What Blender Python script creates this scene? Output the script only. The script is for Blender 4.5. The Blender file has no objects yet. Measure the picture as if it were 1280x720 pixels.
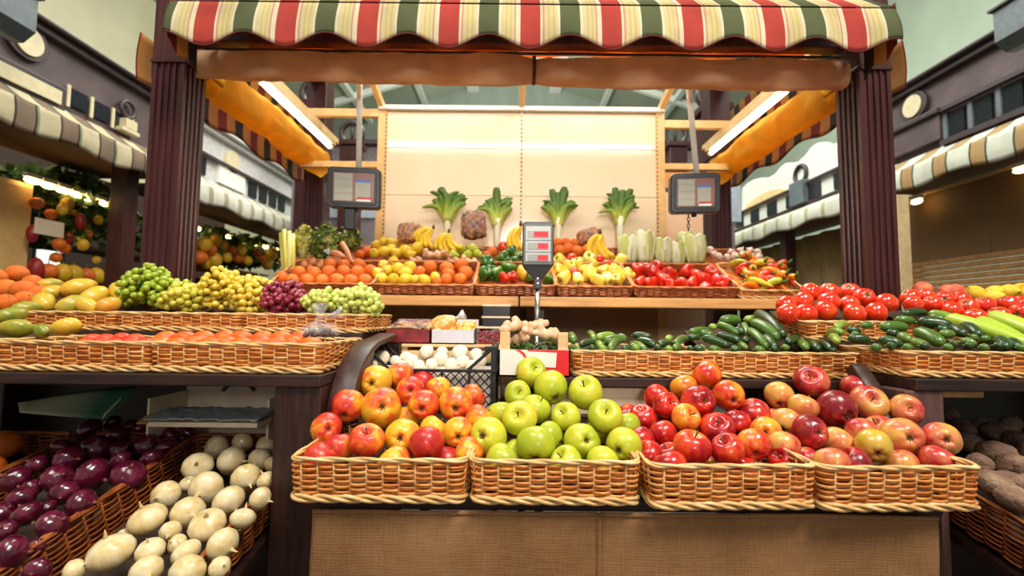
import bpy, bmesh, math, random
from mathutils import Vector, Matrix, noise
random.seed(7)
R = math.radians
C = bpy.context.scene.collection
H = 1.10; F = 569.0; TH = R(3.8); ST, CT = math.sin(TH), math.cos(TH)
ROLL = R(.6); SR, CR_ = math.sin(ROLL), math.cos(ROLL)
CAM = Vector((0, 0, H))

# ---------------------------------------------------------------- geometry of the view (for surveying positions)
def ray(px, py):
    a = (px - 640) / F; b = (360 - py) / F; u = a * CR_ - b * SR; v = a * SR + b * CR_
    return Vector((u, CT - v * ST, ST + v * CT))
def at(px, py, Y):
    d = ray(px, py); return CAM + d * (Y / d.y)
def zat(py, Y, px=640): return at(px, py, Y).z
def xat(px, py, Y): return at(px, py, Y).x
def proj(p):
    q = p - CAM
    f = q.y * CT + q.z * ST; up = -q.y * ST + q.z * CT
    x, y = q.x / f, up / f
    return (640 + F * (x * CR_ + y * SR), 360 - F * (y * CR_ - x * SR), f)
def plane(pyf, Yf, pyb, Yb, px=640):
    return (Yf, zat(pyf, Yf, px) - H, Yb, zat(pyb, Yb, px) - H)
def on(px, py, pl):
    Yf, zf, Yb, zb = pl; d = ray(px, py)
    den = d.z * (Yb - Yf) - d.y * (zb - zf)
    t = (zf * (Yb - Yf) - Yf * (zb - zf)) / den
    return CAM + d * t
def camdir(dx, dy):          # a direction seen at (dx right, dy down) and otherwise towards the viewer
    n = math.hypot(dx, dy)
    if n > .97: dx, dy, n = dx / n * .97, dy / n * .97, .97
    return Vector((dx, -math.sqrt(1 - n * n), -dy)).normalized()

# ---------------------------------------------------------------- materials
def srgb(c):
    def l(x):
        x /= 255.0
        return x / 12.92 if x <= .04045 else ((x + .055) / 1.055) ** 2.4
    return (l(c[0]), l(c[1]), l(c[2]), 1)
class NT:
    def __init__(s, name):
        s.m = bpy.data.materials.new(name); s.m.use_nodes = True
        s.t = s.m.node_tree; s.n = s.t.nodes; s.l = s.t.links
        s.b = s.n['Principled BSDF']; s.out = s.n['Material Output']
    def add(s, typ, **kw):
        x = s.n.new(typ)
        for k, v in kw.items(): setattr(x, k, v)
        return x
    def math(s, op, a, b=None, clamp=False):
        x = s.n.new('ShaderNodeMath'); x.operation = op; x.use_clamp = clamp
        for i, q in enumerate((a, b)):
            if q is None: continue
            if isinstance(q, (int, float)): x.inputs[i].default_value = q
            else: s.l.new(q, x.inputs[i])
        return x.outputs[0]
    def coord(s, scale=(1, 1, 1), kind='Object', rnd=False):
        tc = s.add('ShaderNodeTexCoord'); mp = s.add('ShaderNodeMapping')
        mp.inputs['Scale'].default_value = scale
        s.l.new(tc.outputs[kind], mp.inputs[0])
        if rnd:
            oi = s.add('ShaderNodeObjectInfo')
            cm = s.add('ShaderNodeCombineXYZ')
            r = s.math('MULTIPLY', oi.outputs['Random'], 37.0)
            for i in range(3): s.l.new(r, cm.inputs[i])
            s.l.new(cm.outputs[0], mp.inputs['Location'])
        return mp.outputs[0]
    def noise(s, vec, scale=5, detail=3, rough=.5):
        n = s.add('ShaderNodeTexNoise'); n.inputs['Scale'].default_value = scale
        n.inputs['Detail'].default_value = detail; n.inputs['Roughness'].default_value = rough
        s.l.new(vec, n.inputs['Vector']); return n.outputs['Fac']
    def ramp(s, fac, stops, const=False):
        r = s.add('ShaderNodeValToRGB'); e = r.color_ramp.elements
        if const: r.color_ramp.interpolation = 'CONSTANT'
        while len(e) < len(stops): e.new(.5)
        for i, (p, c) in enumerate(stops):
            e[i].position = p; e[i].color = srgb(c)
        s.l.new(fac, r.inputs[0]); return r.outputs[0]
    def bump(s, h, strength=.3, dist=.002):
        b = s.add('ShaderNodeBump'); b.inputs['Strength'].default_value = strength
        b.inputs['Distance'].default_value = dist
        s.l.new(h, b.inputs['Height']); s.l.new(b.outputs[0], s.b.inputs['Normal'])
    def setb(s, **kw):
        for k, v in kw.items(): s.b.inputs[k].default_value = v

MATS = {}
def simple(name, col, rough=.5, metal=0, var=.07, scale=20, bump=0, coat=0, spec=.5, stretch=(1, 1, 1), rnd=False, bd=.002, trans=0):
    """one tone with a little natural mottling"""
    if name in MATS: return MATS[name]
    t = NT(name); t.setb(Roughness=rough, Metallic=metal)
    t.b.inputs['Specular IOR Level'].default_value = spec
    t.b.inputs['Coat Weight'].default_value = coat
    v = t.coord(stretch, rnd=rnd); n = t.noise(v, scale, 4)
    lo = tuple(max(0, x * (1 - var)) for x in col); hi = tuple(min(255, x * (1 + var)) for x in col)
    t.l.new(t.ramp(n, [(.3, lo), (.7, hi)]), t.b.inputs['Base Color'])
    if bump: t.bump(n, bump, bd)
    if trans:
        t.b.inputs['Transmission Weight'].default_value = trans
    MATS[name] = t.m; return t.m
UNIT = ('apple skin', 'tomato skin', 'lemon peel', 'orange peel', 'peach skin', 'persimmon', 'mango skin', 'onion skin', 'potato skin', 'pear skin', 'pepper skin', 'shallot', 'garlic', 'grape skin')
def multi(name, stops, rough=.4, scale=30, coat=0, bump=0, stretch=(1, 1, 1), amp=1.0, spec=.5, fleck=None, bscale=None, objcol=False, bd=.001, sss=0):
    """mottled tones; Object colour R shifts along the ramp when objcol"""
    if name in MATS: return MATS[name]
    if any(k in name for k in UNIT):      # shapes modelled at radius one and scaled to size
        scale /= 14.0; bscale = bscale / 20.0 if bscale else None; bd *= 22
        if fleck: fleck = (fleck[0], fleck[1] / 26.0, fleck[2])
    t = NT(name); t.setb(Roughness=rough)
    t.b.inputs['Coat Weight'].default_value = coat
    t.b.inputs['Coat Roughness'].default_value = .12
    t.b.inputs['Specular IOR Level'].default_value = spec
    v = t.coord(stretch, rnd=True); n = t.noise(v, scale, 3, .55)
    f = t.math('MULTIPLY', t.math('SUBTRACT', n, .5), amp * 1.6)
    if objcol:
        oi = t.add('ShaderNodeObjectInfo'); sp = t.add('ShaderNodeSeparateColor')
        t.l.new(oi.outputs['Color'], sp.inputs[0])
        tc = t.add('ShaderNodeTexCoord'); sx = t.add('ShaderNodeSeparateXYZ'); t.l.new(tc.outputs['Object'], sx.inputs[0])
        side = t.math('MULTIPLY', sx.outputs[0], .20)
        f = t.math('ADD', t.math('ADD', f, sp.outputs[0]), side, True)
    else:
        f = t.math('ADD', f, .5, True)
    col = t.ramp(f, stops)
    if fleck:
        vo = t.add('ShaderNodeTexVoronoi'); vo.inputs['Scale'].default_value = fleck[1]
        t.l.new(v, vo.inputs['Vector'])
        k = t.math('LESS_THAN', vo.outputs['Distance'], fleck[2])
        mx = t.add('ShaderNodeMix', data_type='RGBA'); mx.inputs['B'].default_value = srgb(fleck[0])
        t.l.new(t.math('MULTIPLY', k, .55), mx.inputs['Factor']); t.l.new(col, mx.inputs['A']); col = mx.outputs['Result']
    t.l.new(col, t.b.inputs['Base Color'])
    if sss:
        t.b.inputs['Subsurface Weight'].default_value = sss
        t.b.inputs['Subsurface Radius'].default_value = (.01, .005, .003)
    if bump:
        t.bump(t.noise(v, bscale or scale * 4, 2), bump, bd)
    MATS[name] = t.m; return t.m
def glow(name, col, strength):
    if name in MATS: return MATS[name]
    t = NT(name); t.setb(**{'Base Color': srgb(col), 'Emission Color': srgb(col), 'Emission Strength': strength})
    MATS[name] = t.m; return t.m
def stripes(name, axis, period, phase, stops, rough=.8, transl=.25):
    if name in MATS: return MATS[name]
    t = NT(name); t.setb(Roughness=rough); t.b.inputs['Specular IOR Level'].default_value = .2
    tc = t.add('ShaderNodeTexCoord'); sx = t.add('ShaderNodeSeparateXYZ'); t.l.new(tc.outputs['Object'], sx.inputs[0])
    f = t.math('FRACT', t.math('DIVIDE', t.math('SUBTRACT', sx.outputs[axis], phase), period))
    col = t.ramp(f, stops, True)
    n = t.noise(t.coord(), 9, 4)
    mx = t.add('ShaderNodeMix', data_type='RGBA', blend_type='MULTIPLY'); mx.inputs['Factor'].default_value = 1
    t.l.new(col, mx.inputs['A']); t.l.new(t.ramp(n, [(.3, (225, 225, 225)), (.7, (255, 255, 255))]), mx.inputs['B'])
    t.l.new(mx.outputs['Result'], t.b.inputs['Base Color'])
    if transl:
        tr = t.add('ShaderNodeBsdfTranslucent'); ms = t.add('ShaderNodeMixShader'); ms.inputs[0].default_value = transl
        t.l.new(mx.outputs['Result'], tr.inputs[0]); t.l.new(t.b.outputs[0], ms.inputs[1]); t.l.new(tr.outputs[0], ms.inputs[2])
        t.l.new(ms.outputs[0], t.out.inputs[0])
    MATS[name] = t.m; return t.m
def canvas(name, col, transl=.5):
    if name in MATS: return MATS[name]
    t = NT(name); t.setb(Roughness=.75); t.b.inputs['Specular IOR Level'].default_value = .25
    n = t.noise(t.coord(), 14, 4)
    c = t.ramp(n, [(.3, tuple(x * .9 for x in col)), (.7, col)])
    t.l.new(c, t.b.inputs['Base Color'])
    tr = t.add('ShaderNodeBsdfTranslucent'); ms = t.add('ShaderNodeMixShader'); ms.inputs[0].default_value = transl
    t.l.new(c, tr.inputs[0]); t.l.new(t.b.outputs[0], ms.inputs[1]); t.l.new(tr.outputs[0], ms.inputs[2])
    t.l.new(ms.outputs[0], t.out.inputs[0])
    MATS[name] = t.m; return t.m
def clear_film(name, tint=(235, 235, 240), cover=.3):
    if name in MATS: return MATS[name]
    t = NT(name); t.setb(Roughness=.12); t.setb(**{'Base Color': srgb(tint)})
    n = t.noise(t.coord(), 60, 4)
    tp = t.add('ShaderNodeBsdfTransparent'); ms = t.add('ShaderNodeMixShader')
    f = t.math('ADD', t.math('MULTIPLY', t.math('SUBTRACT', n, .5), .9), cover, True)
    t.l.new(f, ms.inputs[0]); t.l.new(tp.outputs[0], ms.inputs[1]); t.l.new(t.b.outputs[0], ms.inputs[2])
    t.l.new(ms.outputs[0], t.out.inputs[0]); t.bump(n, .5, .004)
    MATS[name] = t.m; return t.m

# ---------------------------------------------------------------- mesh builder
class MB:
    def __init__(s): s.v = []; s.f = []
    def add(s, v, f):
        o = len(s.v); s.v += [tuple(x) for x in v]; s.f += [tuple(i + o for i in q) for q in f]
    def box(s, x0, x1, y0, y1, z0, z1, M=None):
        v = [Vector((x, y, z)) for z in (z0, z1) for y in (y0, y1) for x in (x0, x1)]
        if M: v = [M @ q for q in v]
        s.add(v, [(0, 2, 3, 1), (4, 5, 7, 6), (0, 1, 5, 4), (2, 6, 7, 3), (0, 4, 6, 2), (1, 3, 7, 5)])
    def tube(s, pts, rad, n=8, closed=False, sy=1.0, cap=True, up=None):
        pts = [Vector(p) for p in pts]; N = len(pts)
        if not hasattr(rad, '__len__'): rad = [rad] * N
        V = []; Fc = []
        prev = None
        for i, p in enumerate(pts):
            if closed: d = pts[(i + 1) % N] - pts[i - 1]
            else: d = pts[min(i + 1, N - 1)] - pts[max(i - 1, 0)]
            d.normalize()
            u = Vector(up) if up else (prev if prev is not None else Vector((0, 0, 1)))
            a = u - d * u.dot(d)
            if a.length < 1e-4: a = Vector((1, 0, 0)) - d * d.x
            a.normalize(); b = d.cross(a); prev = a
            for k in range(n):
                t = 2 * math.pi * k / n
                V.append(p + (a * math.cos(t) + b * math.sin(t) * sy) * rad[i])
        m = N if closed else N - 1
        for i in range(m):
            for k in range(n):
                j = (i + 1) % N; k2 = (k + 1) % n
                Fc.append((i * n + k, i * n + k2, j * n + k2, j * n + k))
        if cap and not closed:
            Fc.append(tuple(range(n))[::-1]); Fc.append(tuple((N - 1) * n + k for k in range(n)))
        s.add(V, Fc)
    def lathe(s, prof, n=20, fn=None, M=None):
        """prof: (r, z) from bottom to top; fn(r, z, ang) -> (r, z)"""
        V = []; Fc = []; rows = []
        for r, z in prof:
            if r < 1e-6:
                p = (0, 0, fn(0, z, 0)[1] if fn else z); rows.append([len(V)]); V.append(p)
            else:
                row = []
                for k in range(n):
                    a = 2 * math.pi * k / n
                    rr, zz = fn(r, z, a) if fn else (r, z)
                    row.append(len(V)); V.append((rr * math.cos(a), rr * math.sin(a), zz))
                rows.append(row)
        for A, B in zip(rows, rows[1:]):
            if len(A) == 1 and len(B) == 1: continue
            for k in range(n):
                k2 = (k + 1) % n
                if len(A) == 1: Fc.append((A[0], B[k2], B[k]))
                elif len(B) == 1: Fc.append((A[k], A[k2], B[0]))
                else: Fc.append((A[k], A[k2], B[k2], B[k]))
        if len(rows[0]) > 1: Fc.append(tuple(rows[0])[::-1])
        if len(rows[-1]) > 1: Fc.append(tuple(rows[-1]))
        if M: V = [M @ Vector(q) for q in V]
        s.add(V, Fc)
    def prism(s, poly, a0, a1, axis='z'):
        n = len(poly)
        def P(u, v, w): return {'z': (u, v, w), 'x': (w, u, v), 'y': (u, w, v)}[axis]
        V = [P(u, v, a0) for u, v in poly] + [P(u, v, a1) for u, v in poly]
        Fc = [tuple(range(n))[::-1], tuple(range(n, 2 * n))] + [(i, (i + 1) % n, n + (i + 1) % n, n + i) for i in range(n)]
        s.add(V, Fc)
    def grid(s, fn, nu, nv, flip=False):
        V = [fn(i / nu, j / nv) for j in range(nv + 1) for i in range(nu + 1)]
        w = nu + 1
        Fc = [(j * w + i, j * w + i + 1, (j + 1) * w + i + 1, (j + 1) * w + i) for j in range(nv) for i in range(nu)]
        if flip: Fc = [q[::-1] for q in Fc]
        s.add(V, Fc)
    def mesh(s, name, mat, smooth=False):
        me = bpy.data.meshes.new(name); me.from_pydata(s.v, [], s.f); me.update()
        if mat: me.materials.append(mat)
        if smooth: me.polygons.foreach_set('use_smooth', [True] * len(me.polygons))
        bm = bmesh.new(); bm.from_mesh(me); bmesh.ops.recalc_face_normals(bm, faces=bm.faces); bm.to_mesh(me); bm.free()
        return me
def tag(o, label=None, cat=None, group=None, kind=None):
    if label: o['label'] = label
    if cat: o['category'] = cat
    if group: o['group'] = group
    if kind: o['kind'] = kind
    return o
def ob(name, data, parent=None, loc=None):
    o = bpy.data.objects.new(name, data); C.objects.link(o)
    if parent: o.parent = parent
    if loc is not None: o.location = loc
    return o
def build(name, mb, mat, parent=None, smooth=False, bevel=0, solid=0, sub=0):
    o = ob(name, mb.mesh(name, mat, smooth), parent)
    if solid:
        m = o.modifiers.new('s', 'SOLIDIFY'); m.thickness = solid; m.offset = 0
    if bevel:
        m = o.modifiers.new('b', 'BEVEL'); m.width = bevel; m.segments = 2; m.limit_method = 'ANGLE'
    if sub:
        m = o.modifiers.new('u', 'SUBSURF'); m.levels = sub; m.render_levels = sub
    return o
def thing(name, label, cat, loc=(0, 0, 0), rot=(0, 0, 0), group=None):
    o = bpy.data.objects.new(name, None); C.objects.link(o)
    o.empty_display_size = .05; o.location = loc; o.rotation_euler = rot
    return tag(o, label, cat, group)
def struct(name, mb, mat, parent=None, **kw):
    o = build(name, mb, mat, parent, **kw)
    if parent is None: o['kind'] = 'structure'
    return o
def orient(o, axis, spin=0.0):
    """turn the object's local Z onto axis"""
    q = Vector(axis).normalized().to_track_quat('Z', 'Y') @ Matrix.Rotation(spin, 4, 'Z').to_quaternion()
    o.rotation_mode = 'QUATERNION'; o.rotation_quaternion = q
def clone(root):
    r = root.copy(); C.objects.link(r)
    for ch in root.children:
        c = ch.copy(); C.objects.link(c); c.parent = r
        for g in ch.children:
            d = g.copy(); C.objects.link(d); d.parent = c
    return r
ORD = 'first second third fourth fifth sixth seventh eighth ninth tenth eleventh twelfth thirteenth fourteenth fifteenth sixteenth seventeenth eighteenth nineteenth twentieth'.split()

# ---------------------------------------------------------------- shared materials
M_dark = simple('dark stained wood', (54, 31, 23), .42, var=.3, scale=6, stretch=(12, 12, 1.2), bump=.15)
M_darkh = simple('dark stained planks', (48, 28, 21), .45, var=.3, scale=6, stretch=(1.2, 12, 12), bump=.15)
M_post = simple('maroon stained post wood', (66, 32, 31), .33, var=.22, scale=5, stretch=(14, 14, .8), bump=.1)
M_pine = simple('pale pine', (222, 176, 118), .5, var=.1, scale=5, stretch=(1, 14, 14))
M_shelf = simple('honey shelf wood', (218, 158, 92), .45, var=.12, scale=4, stretch=(1, 16, 16))
M_cream = simple('cream wall panel', (250, 228, 198), .12, var=.02, scale=3)
M_beige = simple('beige frame enamel', (232, 192, 130), .4, var=.05)
M_black = simple('black plastic', (22, 22, 24), .4, var=.2)
M_bezel = simple('charcoal plastic', (52, 50, 50), .35, var=.1)
M_steel = simple('brushed steel', (190, 188, 184), .25, metal=1, var=.05)
M_white = simple('white enamel', (236, 234, 226), .4, var=.03)
M_stem = simple('brown stem', (92, 66, 34), .7, var=.3, scale=200)
M_green = simple('green stalk', (70, 118, 40), .5, var=.25, scale=120)
M_board = simple('cream cardboard', (226, 205, 176), .8, var=.06)
M_kraft = simple('brown kraft liner', (66, 44, 24), .9, var=.15)
def wicker(name, a, b, c):
    t = NT(name); t.setb(Roughness=.42); t.b.inputs['Specular IOR Level'].default_value = .45
    n = t.noise(t.coord((14, 14, 160)), 1.0, 3, .6)
    n2 = t.noise(t.coord((90, 90, 500)), 1.0, 2)
    f = t.math('ADD', t.math('MULTIPLY', n, .8), t.math('MULTIPLY', n2, .2))
    t.l.new(t.ramp(f, [(.34, a), (.5, b), (.62, c)]), t.b.inputs['Base Color'])
    t.bump(n2, .3, .001)
    return t.m
W_honey = wicker('honey wicker', (156, 80, 24), (212, 124, 48), (246, 186, 108))
W_pale = wicker('pale peeled cane', (192, 138, 74), (222, 176, 112), (242, 208, 152))
W_red = wicker('reddish wicker', (120, 54, 22), (158, 80, 36), (194, 116, 60))
W_redrim = wicker('orange cane rim', (170, 88, 34), (206, 120, 54), (226, 150, 84))
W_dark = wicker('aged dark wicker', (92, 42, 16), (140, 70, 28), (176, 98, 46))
# ---------------------------------------------------------------- wicker baskets
def toward(px, py, dx, dy):
    """unit direction that shows at offset (dx right, dy down, in radii) on a round thing seen at px, py"""
    d = ray(px, py).normalized(); r = d.cross(Vector((0, 0, 1))).normalized(); u = r.cross(d)
    n = math.hypot(dx, dy)
    if n > .98: dx, dy, n = dx / n * .98, dy / n * .98, .98
    return (r * dx - u * dy - d * math.sqrt(1 - n * n)).normalized()
def rrect(w, d, rad, step):
    """points (x, y, nx, ny, s) round a rounded rectangle centred on x=0, from y=0 to d"""
    P = []
    hw = w / 2
    segs = [((-hw + rad, 0), (hw - rad, 0), (0, -1)), ((hw, rad), (hw, d - rad), (1, 0)), ((hw - rad, d), (-hw + rad, d), (0, 1)), ((-hw, d - rad), (-hw, rad), (-1, 0))]
    arcs = [((hw - rad, rad), -90), ((hw - rad, d - rad), 0), ((-hw + rad, d - rad), 90), ((-hw + rad, rad), 180)]
    L = 2 * (w - 2 * rad) + 2 * (d - 2 * rad) + 2 * math.pi * rad
    n = max(8, round(L / step / 2) * 2)
    def pt(s):
        s %= L
        for (a, b, nn), (c, a0) in zip(segs, arcs):
            l = math.dist(a, b)
            if s <= l:
                t = s / l; return (a[0] + (b[0] - a[0]) * t, a[1] + (b[1] - a[1]) * t, nn[0], nn[1])
            s -= l
            la = math.pi * rad / 2
            if s <= la:
                q = math.radians(a0 + 90 * s / la); return (c[0] + rad * math.cos(q), c[1] + rad * math.sin(q), math.cos(q), math.sin(q))
            s -= la
        return pt(0)
    return n, L, pt
PROTO = {}
def basket(w, d, h, key, loc, tilt, yaw, label, group=None, sides=None, rim=None, ribs=None, stake=.027, rimr=.0038, rows=None, foot=True, coarse=False, name='wicker_basket'):
    k = (round(w, 3), round(d, 3), round(h, 3), key)
    if k not in PROTO:
        fl = .10                                              # the sides lean out a little
        n, L, pt = rrect(w - 2 * fl * h, d - 2 * fl * h, .012, stake)
        def P(s, z, off):
            x, y, nx, ny = pt(s); o = off + fl * z
            return Vector((x + nx * o, y + fl * h + ny * o, z))
        z0, z1 = (.014 if foot else .004), h - .008
        rows_ = rows or max(6, round((z1 - z0) / (.0050 if not coarse else .0046)))
        per = 4 if coarse else 6
        weave = MB(); pitch = (z1 - z0) / rows_
        rng = random.Random(hash(k) & 0xffff)
        for r in range(rows_):
            z = z0 + pitch * (r + .5); N = n * per
            ph = (r % 2) * math.pi
            jit = [rng.uniform(-.0006, .0006) for _ in range(n)]
            pts = []
            for i in range(N):
                s = L * i / N
                pts.append(P(s, z + jit[(i // per) % n] + .0008 * math.sin(6.28 * i / N * 3 + r), .0038 * math.sin(math.pi * i / per + ph)))
            weave.tube(pts, pitch * .52, 6, closed=True, sy=.62, up=(0, 0, 1))
        ribm = MB()
        for i in range(n):
            s = L * i / n + L / n * .5
            # an upright sits where the weavers cross
            s = L * i / n
            ribm.tube([P(s, .006, 0), P(s, h * .5, 0), P(s, h - .004, 0)], .0022, 6)
        rm = MB(); N = n * 6
        for q in range(2):
            rm.tube([P(L * i / N, h - .003 + .62 * rimr * math.sin(2 * math.pi * i / 24 + q * math.pi), .62 * rimr * math.cos(2 * math.pi * i / 24 + q * math.pi)) for i in range(N // 24 * 24)] if False else
                    [P(L * i / N, h - .003 + (.5 * rimr) * (1 if q else -1) * math.cos(2 * math.pi * i / N * max(4, round(n / 4))), (.5 * rimr) * (1 if q else -1) * math.sin(2 * math.pi * i / N * max(4, round(n / 4))) + .001) for i in range(N)],
                    rimr * .8, 6, closed=True, up=(0, 0, 1))
        ft = MB()
        if foot:
            for q in range(3):
                ft.tube([P(L * i / N, .0072 + .0046 * math.cos(2 * math.pi * (i / N * round(n / 4) + q / 3)), .0035 + .0034 * math.sin(2 * math.pi * (i / N * round(n / 4) + q / 3))) for i in range(N)], .0034, 6, closed=True, up=(0, 0, 1))
        fm = MB(); hw = w / 2 - fl * h - .002
        nb = 14
        for i in range(nb):
            y = fl * h + .004 + (d - 2 * fl * h - .008) * (i + .5) / nb
            fm.box(-hw, hw, y - .4 * d / nb, y + .4 * d / nb, .003, .007)
        nw = len(weave.f); weave.add(ribm.v, ribm.f); wm = weave.mesh('woven_wall', sides or W_honey, True); wm.materials.append(ribs or W_pale)
        for q in range(nw, len(wm.polygons)): wm.polygons[q].material_index = 1
        PROTO[k] = [('woven_wall', wm), 
                    ('rim', rm.mesh('rim', rim or W_pale, True))] + ([('braided_foot', ft.mesh('braided_foot', rim or W_pale, True))] if foot else []) + [('slatted_base', fm.mesh('slatted_base', sides or W_honey))]
    root = thing(name, label, 'basket', loc, (R(tilt), 0, R(yaw)), group)
    for nm, me in PROTO[k]: ob(nm, me, root)
    return root
def liner(root, w, x_in, prof, mat=None):
    """a paper pad under the produce; prof = [(y, z)...] of its top in the basket's own axes"""
    m = MB(); a = w / 2 - x_in; zb = .007
    N = len(prof); V = []; nx = 10
    rng = random.Random(N)
    for y, z in prof:
        for i in range(nx + 1):
            x = -a + 2 * a * i / nx
            V.append((x, y, max(zb, z + rng.uniform(-.004, .001) - .012 * (abs(x) / a) ** 4)))
    Fc = [(j * (nx + 1) + i, j * (nx + 1) + i + 1, (j + 1) * (nx + 1) + i + 1, (j + 1) * (nx + 1) + i) for j in range(N - 1) for i in range(nx)]
    m.add(V, Fc)
    back = [(x, y, zb) for x, y, z in V[-(nx + 1):]]
    o = len(m.v); m.v += back
    for i in range(nx): m.f.append((o - nx - 1 + i, o - nx + i, o + i + 1, o + i))
    return build('paper_liner', m, mat or M_kraft, root, True)

# ---------------------------------------------------------------- produce shapes (shared meshes)
def lumpy(me, amp, freq, seed=0.0):
    for v in me.vertices:
        n = v.co.normalized(); v.co += n * amp * noise.noise(v.co * freq + Vector((seed, seed * 2, seed * 3)))
def apple_mesh(i, mat, tall=1.0):
    rng = random.Random(i); ph = rng.uniform(0, 6.28); tall *= rng.uniform(.88, .97); sk = rng.uniform(-.06, .06)
    prof = []
    N = 20
    for k in range(N + 1):
        t = k / N; a = -math.pi / 2 + math.pi * t
        r = math.cos(a); z = math.sin(a)
        r2 = r * (1 + .10 * z)                                # broader shoulders
        z2 = z * tall
        if z > 0: z2 -= .42 * math.exp(-(r / .28) ** 2)        # stem well
        else: z2 += .34 * math.exp(-(r / .25) ** 2)            # eye
        prof.append((max(r2, 0), z2))
    def fn(r, z, a):
        lob = .035 * math.cos(5 * a + ph) * (.3 + max(0, -z)) + .025 * math.cos(2 * a + ph * 2)
        return r * (1 + lob), z + sk * r * math.cos(a + ph) + .03 * max(0, -z) * math.cos(5 * a + ph) * (r > .2)
    m = MB(); m.lathe(prof, 30, fn); return m.mesh('apple', mat, True)
def sphere_mesh(name, mat, sx=1, sz=1, n=18, rows=12, fn=None):
    m = MB()
    m.lathe([(math.cos(-math.pi / 2 + math.pi * k / rows) * sx if 0 < k < rows else 0, math.sin(-math.pi / 2 + math.pi * k / rows) * sz) for k in range(rows + 1)], n, fn)
    return m.mesh(name, mat, True)
def prof_mesh(name, mat, prof, n=18, fn=None):
    m = MB(); m.lathe(prof, n, fn); return m.mesh(name, mat, True)
def stalk_mesh(name, pts, rads, mat, n=7):
    m = MB(); m.tube(pts, rads, n); return m.mesh(name, mat, True)
APPLE_STEM = stalk_mesh('stem', [(0, 0, .42), (.02, .01, .70), (.08, .02, .99)], [.045, .04, .06], M_stem)
_m = MB()
_m.lathe([(0, -.60), (.15, -.585), (.13, -.55)], 10)
for k in range(5):
    a = k * 1.2566
    _m.tube([(.02 * math.cos(a), .02 * math.sin(a), -.60), (.11 * math.cos(a), .11 * math.sin(a), -.68), (.15 * math.cos(a + .3), .15 * math.sin(a + .3), -.78)], [.06, .055, .015], 5)
APPLE_EYE = _m.mesh('dried_eye', M_stem, True)

def bell(i):
    rng = random.Random(i); lob = 3 + i % 2; ph = rng.uniform(0, 6); tall = rng.uniform(1.05, 1.3)
    prof = [(0, -1 * tall + .16), (.3, -1.0 * tall + .03), (.55, -.95 * tall), (.74, -.7 * tall), (.84, -.3 * tall), (.95, .15 * tall), (1.0, .5 * tall), (.9, .8 * tall), (.65, .95 * tall), (.35, .88 * tall), (.12, .74 * tall), (0, .72 * tall)]
    def fn(r, z, a):
        return r * (1 + .13 * math.cos(lob * a + ph) * (1.2 - .5 * z) * .8), z + .05 * math.cos(lob * a + ph)
    m = MB(); m.lathe(prof, 26, fn); return m
BELL_STEM = stalk_mesh('green_stem', [(0, 0, .70), (.02, .02, 1.0), (.10, .05, 1.3)], [.22, .10, .12], M_green)
def cuke_mesh(i, mat, bend=.08, taper=.75, rmul=1.0):
    rng = random.Random(i); N = 16; pts = []; rad = []
    for k in range(N + 1):
        t = -1 + 2 * k / N
        pts.append((.5 * t, 0, bend * (1 - t * t)))
        e = 1 - abs(t) ** 5
        rad.append(max(.03, math.sqrt(max(0, e))) * (1 - (1 - taper) * max(0, t)) )
    return pts, rad, N
def cuke(i, mat, length, r, bend=.06, taper=.8):
    """a cucumber of real length and radius along X"""
    pts, rad, N = cuke_mesh(i, mat, bend, taper)
    m = MB(); V = [Vector((p[0] * length, 0, p[2] * length)) for p in pts]
    # round the ends by real radius
    out = []; rr = []
    for k in range(25):
        t = -1 + 2 * k / 24; x = .5 * length * math.sin(t * math.pi / 2)
        dend = .5 * length - abs(x); rloc = r * (1 - (1 - taper) * max(0, t))
        q = min(1, dend / (r * 1.25)); rr.append(max(.0008, rloc * math.sqrt(max(0, 1 - (1 - q) ** 2))))
        out.append((x, 0, bend * length * (1 - (x / (.5 * length)) ** 2)))
    m.tube(out, rr, 14, up=(0, 0, 1))
    me = m.mesh('cucumber', mat, True)
    for v in me.vertices: v.co += Vector((0, v.co.y, v.co.z)).normalized() * r * .05 * noise.noise(Vector((v.co.x * 120, v.co.y * 150, v.co.z * 150 + i)))
    return me

# ---------------------------------------------------------------- heaps: settle the pieces so that they touch but do not cut into each other
class It:
    def __init__(s, px, py, pos, r, offs=None, **kw):
        s.px, s.py, s.pos, s.r = px, py, Vector(pos), r
        s.ray = (s.pos - CAM).normalized(); s.offs = offs or [(Vector((0, 0, 0)), r)]; s.__dict__.update(kw)
def settle(its, n=110, lateral=.22, squash=.99):
    for _ in range(n):
        moved = False
        for i in range(len(its)):
            A = its[i]
            for j in range(i + 1, len(its)):
                B = its[j]
                if (A.pos - B.pos).length > 2.4 * max(A.reach, B.reach): continue
                best = 0; bd = None
                for oa, ra in A.offs:
                    for o2, rb in B.offs:
                        d = (A.pos + oa) - (B.pos + o2); L = d.length; ov = (ra + rb) * squash - L
                        if ov > best: best = ov; bd = d / L if L > 1e-6 else Vector((0, 0, 1))
                if best > 1e-4:
                    moved = True
                    far, near = (A, B) if (A.pos - CAM).length > (B.pos - CAM).length else (B, A)
                    sgn = 1 if far is A else -1
                    far.pos += far.ray * best * .55; near.pos -= near.ray * best * .12
                    lat = bd * sgn; lat -= far.ray * lat.dot(far.ray)
                    far.pos += lat * best * lateral; near.pos -= lat * best * lateral * .5
        if not moved: break
def reach(its):
    for t in its: t.reach = max(o.length + r for o, r in t.offs)
def rownames(n):
    return {1: ['only'], 2: ['front', 'back'], 3: ['front', 'middle', 'back'], 4: ['front', 'second', 'third', 'back'], 5: ['front', 'second', 'third', 'fourth', 'back']}.get(n) or ['front'] + ORD[1:n - 1] + ['back']
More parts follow.
